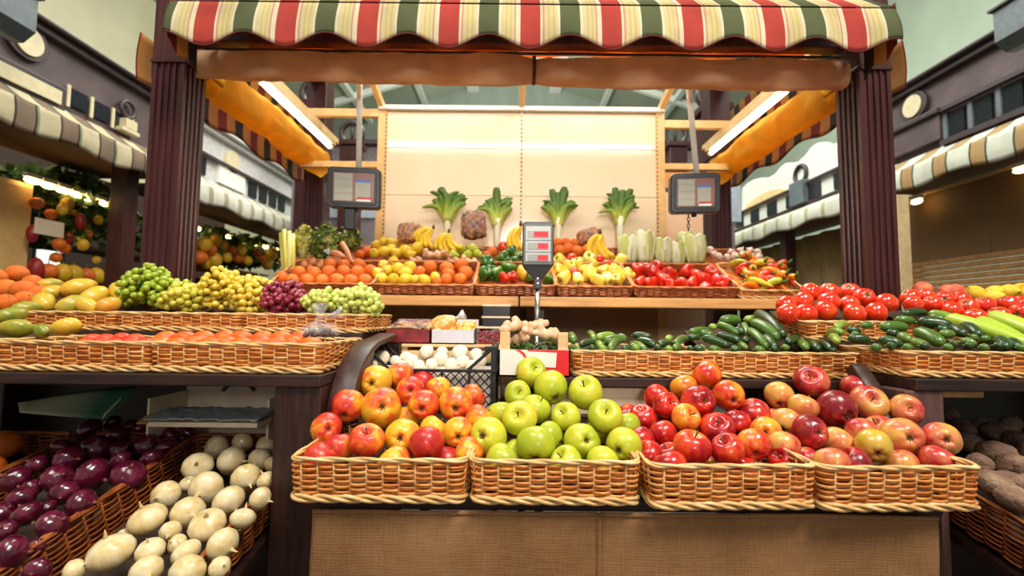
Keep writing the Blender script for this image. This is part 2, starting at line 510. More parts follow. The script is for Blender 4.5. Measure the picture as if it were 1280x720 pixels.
def label_heap(its, cuts, where, steep=True):
    """its carry look, noun; cuts = py limits between rows from the bottom up"""
    rows = {}
    for t in its:
        k = sum(t.py < c for c in cuts); rows.setdefault(k, []).append(t)
    keys = sorted(rows); nm = rownames(len(keys))
    if steep: nm = [{'front': 'bottom', 'back': 'top'}.get(x, x) for x in nm]
    for kk, name in zip(keys, nm):
        row = sorted(rows[kk], key=lambda t: t.px); cnt = {}
        tot = {}
        for t in row: tot[t.noun] = tot.get(t.noun, 0) + 1
        for t in row:
            c = cnt.get(t.noun, 0); cnt[t.noun] = c + 1
            pos = 'only one' if tot[t.noun] == 1 else (ORD[c] if c < 20 else 'last') + ' from left'
            rn = f'in the {name} row' if len(keys) > 1 else 'in the row'
            t.label = f'{t.look} {t.noun}, {pos} {rn} {where}'
# ---------------------------------------------------------------- front counter: four apple baskets
def fit(px, py, size): return size
M_app_mix = multi('red and yellow apple skin', [(0, (216, 180, 44)), (.30, (240, 176, 40)), (.50, (236, 118, 40)), (.74, (218, 66, 38)), (1, (186, 34, 36))], .36, 26, .22, .04, (1, 1, .45), .95, fleck=((250, 214, 140), 420, .12), objcol=True, spec=.45)
M_app_green = multi('green apple skin', [(0, (160, 174, 34)), (.3, (188, 192, 44)), (.55, (206, 200, 54)), (.8, (224, 182, 56)), (1, (222, 140, 60))], .36, 22, .22, .04, (1, 1, .5), .6, fleck=((236, 232, 150), 380, .13), objcol=True, spec=.45)
M_app_red = multi('red apple skin', [(0, (228, 170, 44)), (.3, (234, 136, 40)), (.5, (224, 84, 34)), (.75, (204, 34, 26)), (1, (150, 12, 22))], .26, 24, .4, .03, (1, 1, .4), .8, fleck=((240, 170, 110), 420, .10), objcol=True, spec=.5)
M_app_pink = multi('pink apple skin', [(0, (196, 166, 46)), (.25, (222, 170, 78)), (.5, (216, 122, 74)), (.75, (190, 40, 44)), (1, (126, 8, 24))], .30, 22, .4, .03, (1, 1, .5), .65, fleck=((240, 214, 170), 420, .12), objcol=True, spec=.5)
def apple_set(mat, base): return [apple_mesh(base + i, mat) for i in range(5)]
def apple_heap(data, mat, pl, lab, where, cuts, tone, base):
    """data rows: px, py, radius px, tone 0..1, colour words, end shown ('c' eye, 's' stem, None), end px, end py, behind (extra depth)"""
    meshes = apple_set(mat, base); its = []
    rng = random.Random(base)
    for row in data:
        px, py, rp, tn, look, end, ex, ey, beh = (list(row) + [None] * 9)[:9]
        p = on(px, py, pl); f = proj(p)[2]
        cosf = f / (p - CAM).length
        r = rp * f / F * (cosf ** .35)
        p += (p - CAM).normalized() * ((beh or 0) * .01)
        its.append(It(px, py, p, min(.043, max(.030, r * (1.07 if base == 100 else 1.02))), look=look, noun='apple', tone=tn, end=end, ex=ex, ey=ey, rp=rp))
    reach(its); settle(its)
    label_heap(its, cuts, where)
    for t in its:
        o = ob('apple', rng.choice(meshes)); tag(o, t.label, 'apple', None); o['group'] = lab
        o.location = t.pos; o.scale = (t.r,) * 3
        if t.end:
            ax = toward(t.px, t.py, (t.ex - t.px) / t.rp, (t.ey - t.py) / t.rp)
            if t.end == 'c': ax = -ax
        else:
            ax = Vector((rng.uniform(-.8, .8), rng.uniform(-.3, .9), rng.uniform(.2, 1)))
        orient(o, ax, rng.uniform(0, 6.28)); o.color = (t.tone, rng.random(), 0, 1)
        ob('stem', APPLE_STEM, o); ob('dried_eye', APPLE_EYE, o)
    return its
def pad_profile(pl, by, bz, d, yaw, r, n=8):
    """liner height under a heap plane, in the basket's axes"""
    Yf, zf, Yb, zb = pl; out = []
    sl = (zb - zf) / (Yb - Yf)
    for i in range(n + 1):
        y = .03 + (d - .06) * i / n
        out.append((y, H + zf + sl * (by + y - Yf) - r * 1.75 - bz))
    return out
XF = {}
bw = .285
bz = zat(632, .78); bh = .075
b1 = basket(.296, .29, bh, 'front', (-.2215, .78, bz), 0, 0, 'wide wicker basket of red and yellow apples, leftmost on the burlap counter', 'apple baskets along the burlap counter')
b2 = basket(.285, .29, bh, 'front', (.0765, .78, bz), 0, 0, 'wicker basket of yellow-green apples, second from left on the burlap counter', 'apple baskets along the burlap counter')
b3 = basket(.278, .29, bh, 'front', (.372, .768, bz), 0, 2.2, 'wicker basket of glossy red apples, third from left on the burlap counter', 'apple baskets along the burlap counter')
b4 = basket(.272, .29, bh, 'front', (.650, .768, bz), 0, 2.2, 'wicker basket of large pink-red apples, rightmost on the burlap counter', 'apple baskets along the burlap counter')
PLA = plane(558, .86, 470, 1.075)
for b, d in ((b1, .29), (b2, .29), (b3, .29), (b4, .29)):
    liner(b, .28, .02, pad_profile(PLA, .78, bz, d, 0, .035))
A1 = [(469, 477, 20.5, .25, 'yellow red-cheeked', 'c', 463, 480), (500, 471, 18, .72, 'orange-red', None, 0, 0, 3), (513, 488, 17.5, .74, 'orange-red', 'c', 513, 488), (437, 508, 21.5, .70, 'red', 'c', 431, 522),
      (478, 510, 25, .40, 'yellow-orange', 'c', 479, 509), (531, 511, 19.5, .62, 'orange-red', 'c', 528, 517), (548, 487, 16, .34, 'orange-yellow', None, 0, 0, 5), (570.5, 506, 22, .52, 'red-topped yellow', 'c', 569, 513),
      (590, 497, 16, .80, 'red', None, 0, 0, 4), (411, 540, 20, .74, 'red', 'c', 414, 541), (421, 560, 18, .80, 'dull red', None, 0, 0, 1), (458, 551, 22, .66, 'orange-red', 's', 458, 535), (503, 547, 22.5, .26, 'golden yellow', 'c', 499, 550),
      (535, 556, 22.5, .90, 'bright red', None), (571.5, 547, 18.5, .28, 'yellow-orange', 'c', 572, 554), (597, 524, 17, .45, 'orange', None, 0, 0, 2), (527, 478, 15, .8, 'red', None, 0, 0, 8), (401, 573, 15, .8, 'dull red', None, 0, 0, 0),
      (493, 578, 17, .3, 'yellow', None, 0, 0, 2), (541, 536, 16, .3, 'yellow', None, 0, 0, 4), (506, 523, 15, .2, 'dark yellow', None, 0, 0, 4), (447, 488, 15, .5, 'orange', None, 0, 0, 6), (560, 572, 15, .9, 'dark red', None, 0, 0, 3), (583, 566, 14, .6, 'orange-red', None, 0, 0, 3)]
apple_heap(A1, M_app_mix, PLA, 'apples in the leftmost apple basket', 'of the leftmost apple basket', (560, 529, 494), 0, 10)
A2 = [(663, 465, 18.5, .30, 'yellow-green', 's', 671, 458), (688, 486, 21.5, .12, 'green', None), (732, 491, 21.5, .28, 'yellow-green', 's', 728, 476), (647, 493, 16, .2, 'green', 's', 650, 489, 2), (669.5, 511, 19, .25, 'green', None, 0, 0, 3),
      (649, 523, 22, .52, 'yellow blushed', 's', 646, 517), (707, 522, 18.5, .3, 'yellow-green', 's', 699, 514, 1), (757, 522, 21.5, .28, 'yellow-green', 's', 758, 513), (612, 547, 23.5, .50, 'yellow blushed', 'c', 602, 547), (669.5, 558, 25, .26, 'yellow-green', None),
      (687, 546, 19, .22, 'green', None, 0, 0, 4), (729, 555, 23.5, .24, 'yellow-green', 'c', 736, 552), (779, 557, 22.5, .32, 'yellow-green', 'c', 770, 566), (626, 519, 15, .22, 'green', None, 0, 0, 4), (781, 533, 16, .2, 'green', None, 0, 0, 4),
      (626, 575, 16, .3, 'yellow-green', None, 0, 0, 1), (708, 578, 17, .28, 'yellow-green', None, 0, 0, 1), (752, 578, 17, .28, 'yellow-green', None, 0, 0, 1), (640, 566, 16, .2, 'green', None, 0, 0, 4), (745, 540, 14, .2, 'green', None, 0, 0, 7)]
apple_heap(A2, M_app_green, PLA, 'apples in the green apple basket', 'of the green apple basket', (566, 537, 503), 0, 40)
A3 = [(884, 469, 19, .42, 'red-sided orange', None), (855, 484, 17, .18, 'yellow', None, 0, 0, 4), (873, 502, 21, .88, 'deep red', 'c', 883, 500), (912.5, 496, 20, .52, 'orange-red', 'c', 920, 503, 1), (824.5, 500, 16, .74, 'red', None, 0, 0, 3),
      (833.5, 511.5, 18, .68, 'brownish red', 's', 845, 505), (799, 526, 14, .85, 'dark red', None, 0, 0, 3), (811, 532, 15, .78, 'red', None, 0, 0, 2), (849.5, 528, 18.5, .30, 'orange-yellow', 's', 860, 521), (888.5, 533, 22, .82, 'bright red', 's', 890, 521), (917, 531.5, 20, .78, 'red', None, 0, 0, 1),
      (938, 522, 15, .8, 'red', None, 0, 0, 4), (954, 544, 17, .28, 'orange-yellow', 'c', 953, 544), (825, 546, 15, .72, 'red', None, 0, 0, 2), (836, 564, 16, .74, 'red', None, 0, 0, 3), (864.5, 561, 23, .55, 'orange-red', 's', 870, 541), (910, 567, 20, .84, 'red', None), (943.5, 563.5, 20, .60, 'orange-red', None),
      (973, 574, 15, .84, 'red', None, 0, 0, 2), (812, 570, 15, .78, 'dark red', None, 0, 0, 2), (836, 583, 16, .8, 'red', None, 0, 0, 0), (931, 583, 16, .82, 'red', None, 0, 0, 2), (806, 554, 14, .8, 'dark red', None, 0, 0, 4), (890, 582, 14, .4, 'orange', None, 0, 0, 3)]
apple_heap(A3, M_app_red, PLA, 'apples in the red apple basket', 'of the red apple basket', (570, 539, 513, 490), 0, 70)
A4 = [(1014, 477, 20, .80, 'red', 's', 1013, 468), (978, 499, 18, .40, 'orange-pink', None, 0, 0, 2), (1002, 510, 17.5, .36, 'peach', None, 0, 0, 2), (1042, 514, 25, .98, 'deep red', 'c', 1058, 522), (1072, 488.5, 19, .55, 'pink', None, 0, 0, 3), (1090, 511, 22, .50, 'pink-peach', 's', 1098, 504, 1),
      (1129, 512, 19.5, .52, 'pink-yellow', 's', 1134, 507, 2), (990, 533, 20, .42, 'orange-brown', None, 0, 0, 1), (1010, 547, 21, .80, 'red', 'c', 1022, 548), (1046, 557, 22, .38, 'yellow-red', None), (1076, 541, 17, .45, 'orange', None, 0, 0, 3), (1093, 560, 20.5, .14, 'olive-yellow', 'c', 1098, 571),
      (1130, 551, 25, .48, 'pink-yellow', 'c', 1141, 551), (1172, 549, 22, .50, 'pink', 'c', 1179, 549), (951, 518, 14, .6, 'red', None, 0, 0, 5), (969, 525, 15, .72, 'red', None, 0, 0, 4), (1014, 573, 16, .82, 'red', None, 0, 0, 2), (1036, 580, 15, .5, 'orange', None, 0, 0, 1), (1121, 575, 17, .5, 'peach', None, 0, 0, 2),
      (1163, 576, 17, .86, 'red', None, 0, 0, 1), (982, 559, 16, .45, 'orange', None, 0, 0, 3), (1066, 577, 15, .85, 'dark red', None, 0, 0, 3), (1100, 533, 16, .5, 'pink', None, 0, 0, 6)]
apple_heap(A4, M_app_pink, PLA, 'apples in the rightmost apple basket', 'of the rightmost apple basket', (568, 539, 504), 0, 100)

# torn corner of paper sticking up between the third and fourth basket
_m = MB()
q = at(985, 575, .86)
_m.add([q + Vector(v) for v in ((-.014, 0, -.02), (.016, .004, -.018), (.014, .006, .018), (.004, .0, .022), (-.012, -.004, .002))], [(0, 1, 2, 3, 4)])
tag(build('paper_scrap', _m, simple('tan wrapping paper', (206, 170, 124), .8), solid=.0012), 'torn tan paper corner sticking up between the red and the rightmost apple baskets', 'paper')

# the counter under the baskets and its burlap
top_z = bz - .001
ct = thing('display_counter', 'low dark wooden counter carrying the four apple baskets', 'counter', (.2, .95, 0))
def loc_mb(mb, root):
    mb.v = [tuple(Vector(v) - root.location) for v in mb.v]; return mb
m = MB(); m.box(-.345, .755, .815, 1.10, top_z - .022, top_z); build('counter_top', loc_mb(m, ct), M_darkh, ct, bevel=.002)
for x in (-.325, .735):
    for y in (.84, 1.07):
        m = MB(); m.box(x - .02, x + .02, y - .02, y + .02, 0, top_z - .022); build('leg', loc_mb(m, ct), M_dark, ct)
def burlap_mat():
    t = NT('brown burlap'); t.setb(Roughness=.95); t.b.inputs['Specular IOR Level'].default_value = .1
    w = []
    for ax in (0, 2):
        wv = t.add('ShaderNodeTexWave', wave_type='BANDS', bands_direction='X' if ax == 0 else 'Z'); wv.inputs['Scale'].default_value = 110; wv.inputs['Distortion'].default_value = 1.5; wv.inputs['Detail'].default_value = 1
        t.l.new(t.coord(), wv.inputs['Vector']); w.append(wv.outputs['Fac'])
    n1 = t.noise(t.coord((4, 4, 90)), 6, 3); n2 = t.noise(t.coord((90, 4, 4)), 6, 3); n3 = t.noise(t.coord(), 5, 5)
    f = t.math('ADD', t.math('MULTIPLY', t.math('ADD', n1, n2), .22), t.math('MULTIPLY', n3, .52))
    t.l.new(t.ramp(f, [(.34, (138, 96, 60)), (.5, (170, 124, 82)), (.66, (192, 148, 104))]), t.b.inputs['Base Color'])
    t.bump(t.math('ADD', w[0], w[1]), .5, .0015)
    return t.m
M_burlap = burlap_mat()
def burlap(x0, x1, label, seed, bulge):
    m = MB()
    def fn(u, v):
        z = top_z - .02 - v * (top_z - .03)
        x = x0 + (x1 - x0) * u
        y = .8 + .006 * math.sin(u * 7 + seed) * v + .004 * math.sin(u * 17 + seed * 3) * v ** .5 + bulge * (1 - abs(2 * u - 1)) ** .5 * 0
        return (x + .004 * noise.noise(Vector((z * 9, seed, x))), y + .004 * noise.noise(Vector((x * 9, z * 6, seed))), z)
    m.grid(fn, 60, 40)
    o = build('burlap_cloth', m, M_burlap, None, True, solid=.002)
    tag(o, label, 'cloth', 'burlap panels hung round the counter')
    hm = MB(); hm.tube([fn(u / 30, 0) for u in range(31)], .004, 6)
    hm.tube([fn(1 if seed < 2 else 0, v / 30) for v in range(31)], .0035, 6); build('stitched_hem', hm, M_burlap, o, True)
burlap(-.337, .150, 'plain brown burlap panel hanging below the red-yellow and green apple baskets', 1, 0)
burlap(.153, .727, 'plain brown burlap panel hanging below the two baskets of red apples', 2.3, 0)
# ---------------------------------------------------------------- side tables
def add(root, name, mat, fn, **kw):
    m = MB(); fn(m); loc_mb(m, root); return build(name, m, mat, root, **kw)
zl = zat(466, .95, 215)                     # top of the table on the left
zl2 = zat(415, 1.22, 225)
lt = thing('side_table', 'dark wooden stepped table carrying grape and mango baskets, white onions under it', 'table', (-1.0, 1.2, 0))
add(lt, 'table_top', M_darkh, lambda m: m.box(-1.78, -.385, .93, 1.56, zl - .024, zl), bevel=.003)
add(lt, 'raised_step', M_darkh, lambda m: m.box(-1.78, -.40, 1.225, 1.56, zl + .0005, zl2), bevel=.003)
for x, y in ((-.482, .94), (-.482, 1.46), (-1.7, .94), (-1.7, 1.46)):
    add(lt, 'leg', M_dark, lambda m: m.box(x, x + .096, y, y + .09, 0, zl - .024), bevel=.004)
add(lt, 'back_panel', M_darkh, lambda m: m.box(-1.78, -.386, 1.5605, 1.572, .02, zl2))  # dark board added to black out the view under the table
def bracket(name, label, X0, X1, prof, wd=.05):
    o = thing(name, label, 'wooden bracket', (X0, 1.0, 0))
    m = MB(); n = len(prof); V = []
    top = []
    for i, (y, z) in enumerate(prof):
        a = Vector(prof[max(i - 1, 0)]); b = Vector(prof[min(i + 1, n - 1)]); t = (b - a).normalized(); nn = Vector((t.y, -t.x))
        w = wd if i < 9 or n < 14 else .014
        for x in (X0, X1):
            V.append((x, y, z))
        for x in (X0, X1):
            V.append((x, y + nn.x * w, z + nn.y * w))
    Fc = []
    for i in range(n - 1):
        a = i * 4; b = a + 4
        Fc += [(a, a + 1, b + 1, b), (a + 2, b + 2, b + 3, a + 3), (a, b, b + 2, a + 2), (a + 1, a + 3, b + 3, b + 1)]
    Fc += [(0, 2, 3, 1), (n * 4 - 4, n * 4 - 3, n * 4 - 1, n * 4 - 2)]
    m.add(V, Fc); loc_mb(m, o); b = build('curved_rail', m, M_dark, o, True, bevel=.004)
    return o
prL = []
for k in range(13):
    a = k / 12 * math.pi / 2
    prL.append((.985 + .24 - .24 * math.cos(a) - .03, .875 + .168 * math.sin(a)))
prL.append((1.32, 1.054))
bracket('curved_bracket', 'dark curved wooden bracket rising behind the leftmost apple basket', -.384, -.330, prL)

zr = zat(473, 1.0, 1190); zr2 = zat(428, 1.22, 1080)
rt = thing('side_table', 'dark wooden stepped table carrying tomato and zucchini baskets, potatoes under it', 'table', (1.2, 1.2, 0))
add(rt, 'table_top', M_darkh, lambda m: m.box(.867, 1.95, .985, 1.56, zr - .026, zr), bevel=.003)
add(rt, 'raised_step', M_darkh, lambda m: m.box(.867, 1.95, 1.23, 1.56, zr + .0005, zr2), bevel=.003)
for x, y in ((.848, .99), (.848, 1.46), (1.8, .99), (1.8, 1.46)):
    add(rt, 'leg', simple('greyed maroon wood', (92, 62, 58), .5, var=.2, scale=6, stretch=(14, 14, 1)), lambda m: m.box(x, x + .082, y, y + .08, 0, zr - .026), bevel=.004)
add(rt, 'back_panel', M_darkh, lambda m: m.box(.868, 1.95, 1.5605, 1.572, .02, zr2))  # added likewise to keep the space behind the potatoes dark
prR = []
for k in range(13):
    a = k / 12 * math.pi / 2
    prR.append((.985 + .10 * k / 12, .885 + .118 * k / 12 + .006 * math.sin(k / 12 * 3.14)))
bracket('diagonal_brace', 'greyed maroon diagonal wooden brace at the end of the cucumber plank', .802, .838, prR, .03)

# ---------------------------------------------------------------- middle counter
mc = thing('middle_counter', 'dark stepped counter between the side tables behind the apple heaps', 'counter', (.2, 1.3, 0))
zm = .865; zp = zat(473, 1.13, 880)
add(mc, 'counter_top', M_darkh, lambda m: m.box(-.325, .795, 1.125, 1.62, zm - .02, zm), bevel=.002)
add(mc, 'raised_plank', M_darkh, lambda m: m.box(.005, .84, 1.115, 1.60, zp - .022, zp), bevel=.002)
for x in (.015, .62, .765):
    add(mc, 'plank_support', M_darkh, lambda m: m.box(x, x + .02, 1.16, 1.58, zm, zp - .022))
for x, y in ((-.30, 1.14), (.76, 1.14), (-.30, 1.56), (.76, 1.56)):
    add(mc, 'leg', M_dark, lambda m: m.box(x, x + .03, y, y + .03, 0, zm - .02))
# cream carton standing under the plank, seen between the apple heaps
cb = thing('carton', 'plain cream carton under the plank behind the green and red apples', 'box', (.32, 1.2, zm))
add(cb, 'carton_body', M_board, lambda m: m.box(.10, .468, 1.14, 1.34, zm + .001, zp - .026), bevel=.001)
add(cb, 'lid_flap', M_board, lambda m: m.box(.10, .468, 1.1365, 1.1395, zp - .05, zp - .026))
g = thing('plastic_tub', 'small grey-green tub under the plank beside the cream carton', 'tub', (.505, 1.18, zm))
add(g, 'tub_body', simple('grey green plastic', (104, 116, 112), .4), lambda m: m.box(.478, .535, 1.145, 1.25, zm + .001, zm + .06), bevel=.004)
add(g, 'tub_lid', M_white, lambda m: m.box(.476, .537, 1.143, 1.252, zm + .0605, zm + .066), bevel=.002)

# ---------------------------------------------------------------- long vegetables laid by their ends
def laid(meshfn, mats, data, pl, r_def, noun, group, cuts, where, cat, name, rng_seed, lens=None):
    """data: x1, y1, x2, y2, radius px, look, mat index, extra depth; x1==x2 -> end towards the viewer"""
    rng = random.Random(rng_seed); its = []
    for row in data:
        x1, y1, x2, y2, rp, look, mi, beh = (list(row) + [0] * 3)[:8]
        cx, cy = (x1 + x2) / 2, (y1 + y2) / 2
        p = on(cx, cy, pl); f = proj(p)[2]; r = min(.03, max(.010, rp * f / F * .98))
        if math.hypot(x2 - x1, y2 - y1) < 2 * rp * .8:
            ax = (toward(cx, cy, rng.uniform(-.35, .35), rng.uniform(-.1, .2))); L = (lens or .12); p = p - ax * (L * .5 - r)
        else:
            a, b = on(x1, y1, pl), on(x2, y2, pl); a = a.lerp(b, .0)
            # keep the depth spread modest: a cucumber lies across the heap
            ax = (b - a); L = min(ax.length, .26); ax.normalize(); p = (a + b) / 2
        p += (p - CAM).normalized() * beh * .01
        N = 5; offs = [(ax * (L - 2 * r) * (k / (N - 1) - .5), r) for k in range(N)]
        its.append(It(cx, cy, p, r, offs, look=look, noun=noun, ax=ax, L=L, mi=mi, seed=rng.randint(0, 9999)))
    reach(its); settle(its, 90, .12, .86)
    label_heap(its, cuts, where)
    for t in its:
        me = meshfn(t.seed, mats[t.mi], t.L, t.r); o = ob(name, me); tag(o, t.label, cat, group); o.location = t.pos
        q = t.ax.to_track_quat('X', 'Z') if True else None
        o.rotation_mode = 'QUATERNION'; o.rotation_quaternion = q
        tip = MB(); e = .5 * t.L
        tip.tube([(-e + t.r * .15, 0, 0), (-e - t.r * .28, 0, .001)], [t.r * .20, t.r * .15], 6)
        build('stalk_end', tip, M_green, o, True)
    return its
def cuke_mat(name, a, b, c): return multi(name, [(.1, a), (.5, b), (.9, c)], .32, 16, .25, .25, (.35, 1, 1), .8, bscale=130, bd=.0012)
M_cdark = cuke_mat('dark green cucumber', (20, 44, 18), (36, 66, 26), (66, 96, 38))
M_cmid = cuke_mat('green cucumber', (44, 76, 22), (76, 112, 34), (124, 146, 58))
M_clight = cuke_mat('pale green cucumber', (84, 122, 36), (124, 156, 52), (168, 184, 84))
M_zuc = multi('pale zucchini skin', [(.1, (150, 182, 44)), (.5, (178, 204, 62)), (.9, (206, 222, 100))], .35, 14, .2, .05, (.3, 1, 1), .7, fleck=((226, 236, 150), 300, .12))
CM = [M_cdark, M_cmid, M_clight, M_zuc]
def tr(ox, oy, s, rows):
    out = []
    for r in rows: out.append((ox + r[0] / s, oy + r[1] / s, ox + r[2] / s, oy + r[3] / s, r[4] / s) + tuple(r[5:]))
    return out
wc = .358
c1 = basket(wc, .30, zat(440, 1.13, 880) - zp, 'mid', (.335, 1.13, zp + .001), 0, 0, 'wicker basket of small cucumbers on the plank behind the green apples', 'cucumber baskets')
c2 = basket(wc, .30, zat(440, 1.13, 880) - zp, 'mid', (.683, 1.13, zp + .001), 0, 0, 'wicker basket heaped with dark cucumbers on the plank behind the red apples', 'cucumber baskets')
PLC1 = plane(437, 1.16, 416, 1.36, 800); PLC2 = plane(437, 1.16, 396, 1.37, 980)
def padd(b, pl, d, r, xin=.02, w=.34):
    liner(b, w, xin, pad_profile(pl, b.location.y, b.location.z, d, 0, r))
padd(c1, PLC1, .30, .024, w=.35); padd(c2, PLC2, .30, .026, w=.35)
D = tr(700, 380, 6, [(100, 280, 100, 280, 36, 'green', 1), (178, 300, 178, 300, 30, 'dark green', 0), (240, 302, 240, 302, 30, 'dark green', 1), (270, 260, 410, 240, 32, 'pale green', 2, 3), (340, 300, 500, 275, 42, 'green', 1), (540, 240, 690, 250, 28, 'dark green', 0, 3),
    (580, 280, 715, 320, 38, 'dark green', 0), (520, 325, 600, 330, 30, 'green', 1, 1), (755, 298, 755, 298, 34, 'dark green', 0), (815, 292, 815, 292, 32, 'pale green', 2), (875, 305, 875, 305, 32, 'green', 1), (300, 320, 300, 320, 26, 'pale green', 2, 1), (430, 245, 500, 262, 26, 'green', 1, 4)] + [(x, 342 - 6 * (k % 2), x + (60 if k % 3 else 0), 346 - 8 * (k % 2), 34, ('green', 'dark green', 'pale green')[k % 3], (1, 0, 2)[k % 3]) for k, x in enumerate(range(130, 1080, 82))])
laid(cuke, CM, D, PLC1, .018, 'cucumber', 'cucumbers in the basket behind the green apples', (427,), 'of the half-full cucumber basket', 'cucumber', 'cucumber', 5)
D = tr(860, 380, 5.82, [(0, 250, 92, 247, 24, 'dark green', 0), (10, 215, 155, 195, 26, 'green', 1, 2), (105, 250, 300, 315, 34, 'dark green', 0), (150, 168, 215, 172, 26, 'pale green', 2, 3), (215, 150, 365, 222, 30, 'green', 1, 1), (230, 128, 385, 122, 40, 'green', 1, 4),
    (205, 230, 385, 278, 34, 'dark green', 0), (400, 145, 440, 232, 26, 'green', 1, 2), (405, 108, 580, 105, 28, 'pale green', 2, 5), (455, 145, 645, 275, 46, 'green', 1), (500, 72, 700, 250, 42, 'dark green', 0, 3), (690, 100, 830, 245, 42, 'dark green', 0, 2),
    (440, 195, 570, 325, 32, 'green', 1, 1), (420, 270, 420, 270, 28, 'dark green', 0), (415, 322, 415, 322, 26, 'green', 1), (752, 282, 752, 282, 36, 'dark green', 0), (850, 312, 850, 312, 33, 'green', 1), (680, 318, 740, 325, 24, 'green', 1), (932, 190, 932, 190, 32, 'dark green', 0, 1), (866, 205, 866, 205, 28, 'dark green', 0, 2),
    (916, 272, 916, 272, 32, 'green', 1), (972, 262, 972, 262, 28, 'dark green', 0), (946, 325, 946, 325, 34, 'dark green', 0), (1040, 326, 1040, 326, 38, 'dark green', 0), (40, 330, 120, 335, 32, 'dark green', 0), (150, 335, 240, 338, 32, 'green', 1), (310, 338, 380, 332, 32, 'dark green', 0), (480, 335, 560, 340, 32, 'green', 1), (600, 330, 660, 338, 32, 'dark green', 0), (330, 190, 420, 215, 34, 'dark green', 0, 4), (80, 215, 190, 235, 32, 'green', 1, 3), (560, 235, 640, 320, 34, 'dark green', 0, 3), (780, 235, 850, 265, 34, 'green', 1, 4)])
laid(cuke, CM, D, PLC2, .018, 'cucumber', 'cucumbers in the heaped basket behind the red apples', (431, 418, 404), 'of the heaped cucumber basket', 'cucumber', 'cucumber', 6)

# right side table, front row
hr = zat(440, 1.0, 1190) - zr
r1 = basket(.50, .222, hr, 'mid', (1.117, 1.0, zr + .001), 0, 0, 'wide wicker basket of small cucumbers and pale zucchini on the table edge', None)
PLR = plane(436, 1.03, 404, 1.21, 1190); padd(r1, PLR, .222, .026, w=.48)
D = tr(1100, 340, 5.333, [(0, 372, 185, 375, 38, 'green', 1), (100, 322, 232, 332, 32, 'green', 1, 1), (-10, 455, 150, 495, 42, 'dark green', 0), (150, 285, 310, 275, 30, 'dark green', 0, 4), (320, 280, 540, 335, 36, 'pale green', 2, 3), (245, 340, 500, 375, 44, 'dark green', 0, 1),
    (475, 375, 560, 425, 36, 'dark green', 0), (400, 420, 495, 420, 34, 'green', 1), (250, 400, 430, 490, 46, 'green', 1), (205, 468, 330, 505, 34, 'green', 1), (130, 425, 200, 465, 34, 'green', 1, 1), (450, 482, 520, 490, 40, 'dark green', 0), (540, 460, 640, 490, 34, 'green', 1), (550, 362, 660, 438, 36, 'dark green', 0),
    (690, 445, 765, 465, 36, 'dark green', 1), (770, 450, 825, 512, 40, 'dark green', 0), (850, 455, 910, 512, 40, 'dark green', 0)])
D += tr(960, 340, 6, [(520, 420, 520, 420, 32, 'pale green', 2), (530, 472, 530, 472, 36, 'pale green', 2), (520, 516, 520, 516, 30, 'pale green', 2), (590, 438, 700, 448, 32, 'dark green', 0, 1), (600, 505, 770, 518, 42, 'dark green', 0), (700, 408, 780, 400, 30, 'green', 1, 3), (620, 470, 690, 478, 28, 'green', 1, 2)])
D += tr(1100, 340, 5.333, [(x, 505 - 12 * (k % 2), x + 70, 512 - 10 * (k % 2), 34, ('green', 'dark green')[k % 2], (1, 0)[k % 2]) for k, x in enumerate((-60, 40, 150, 260, 420, 560, 660, 760, 900))] + [(330, 300, 430, 330, 34, 'green', 1, 4), (380, 375, 470, 400, 34, 'dark green', 0, 3), (40, 410, 140, 420, 34, 'dark green', 0, 3), (590, 430, 660, 450, 32, 'green', 1, 3), (840, 420, 930, 450, 34, 'green', 1, 4)])
laid(cuke, CM, D, PLR, .018, 'cucumber', 'cucumbers in the basket on the edge of the tomato table', (430, 416, 403), 'of the cucumber-zucchini basket', 'cucumber', 'cucumber', 7)
D = tr(1100, 340, 5.333, [(560, 345, 850, 440, 52, 'slender yellow-green', 3), (640, 325, 990, 500, 52, 'long yellow-green', 3), (800, 320, 1060, 420, 56, 'thick yellow-green', 3)])
laid(lambda i, m, L, r: cuke(i, m, max(L, .2), r, .02, .75), CM, D, PLR, .02, 'zucchini', 'pale zucchini beside the cucumbers', (), 'of pale zucchini beside the cucumbers', 'zucchini', 'zucchini', 8)

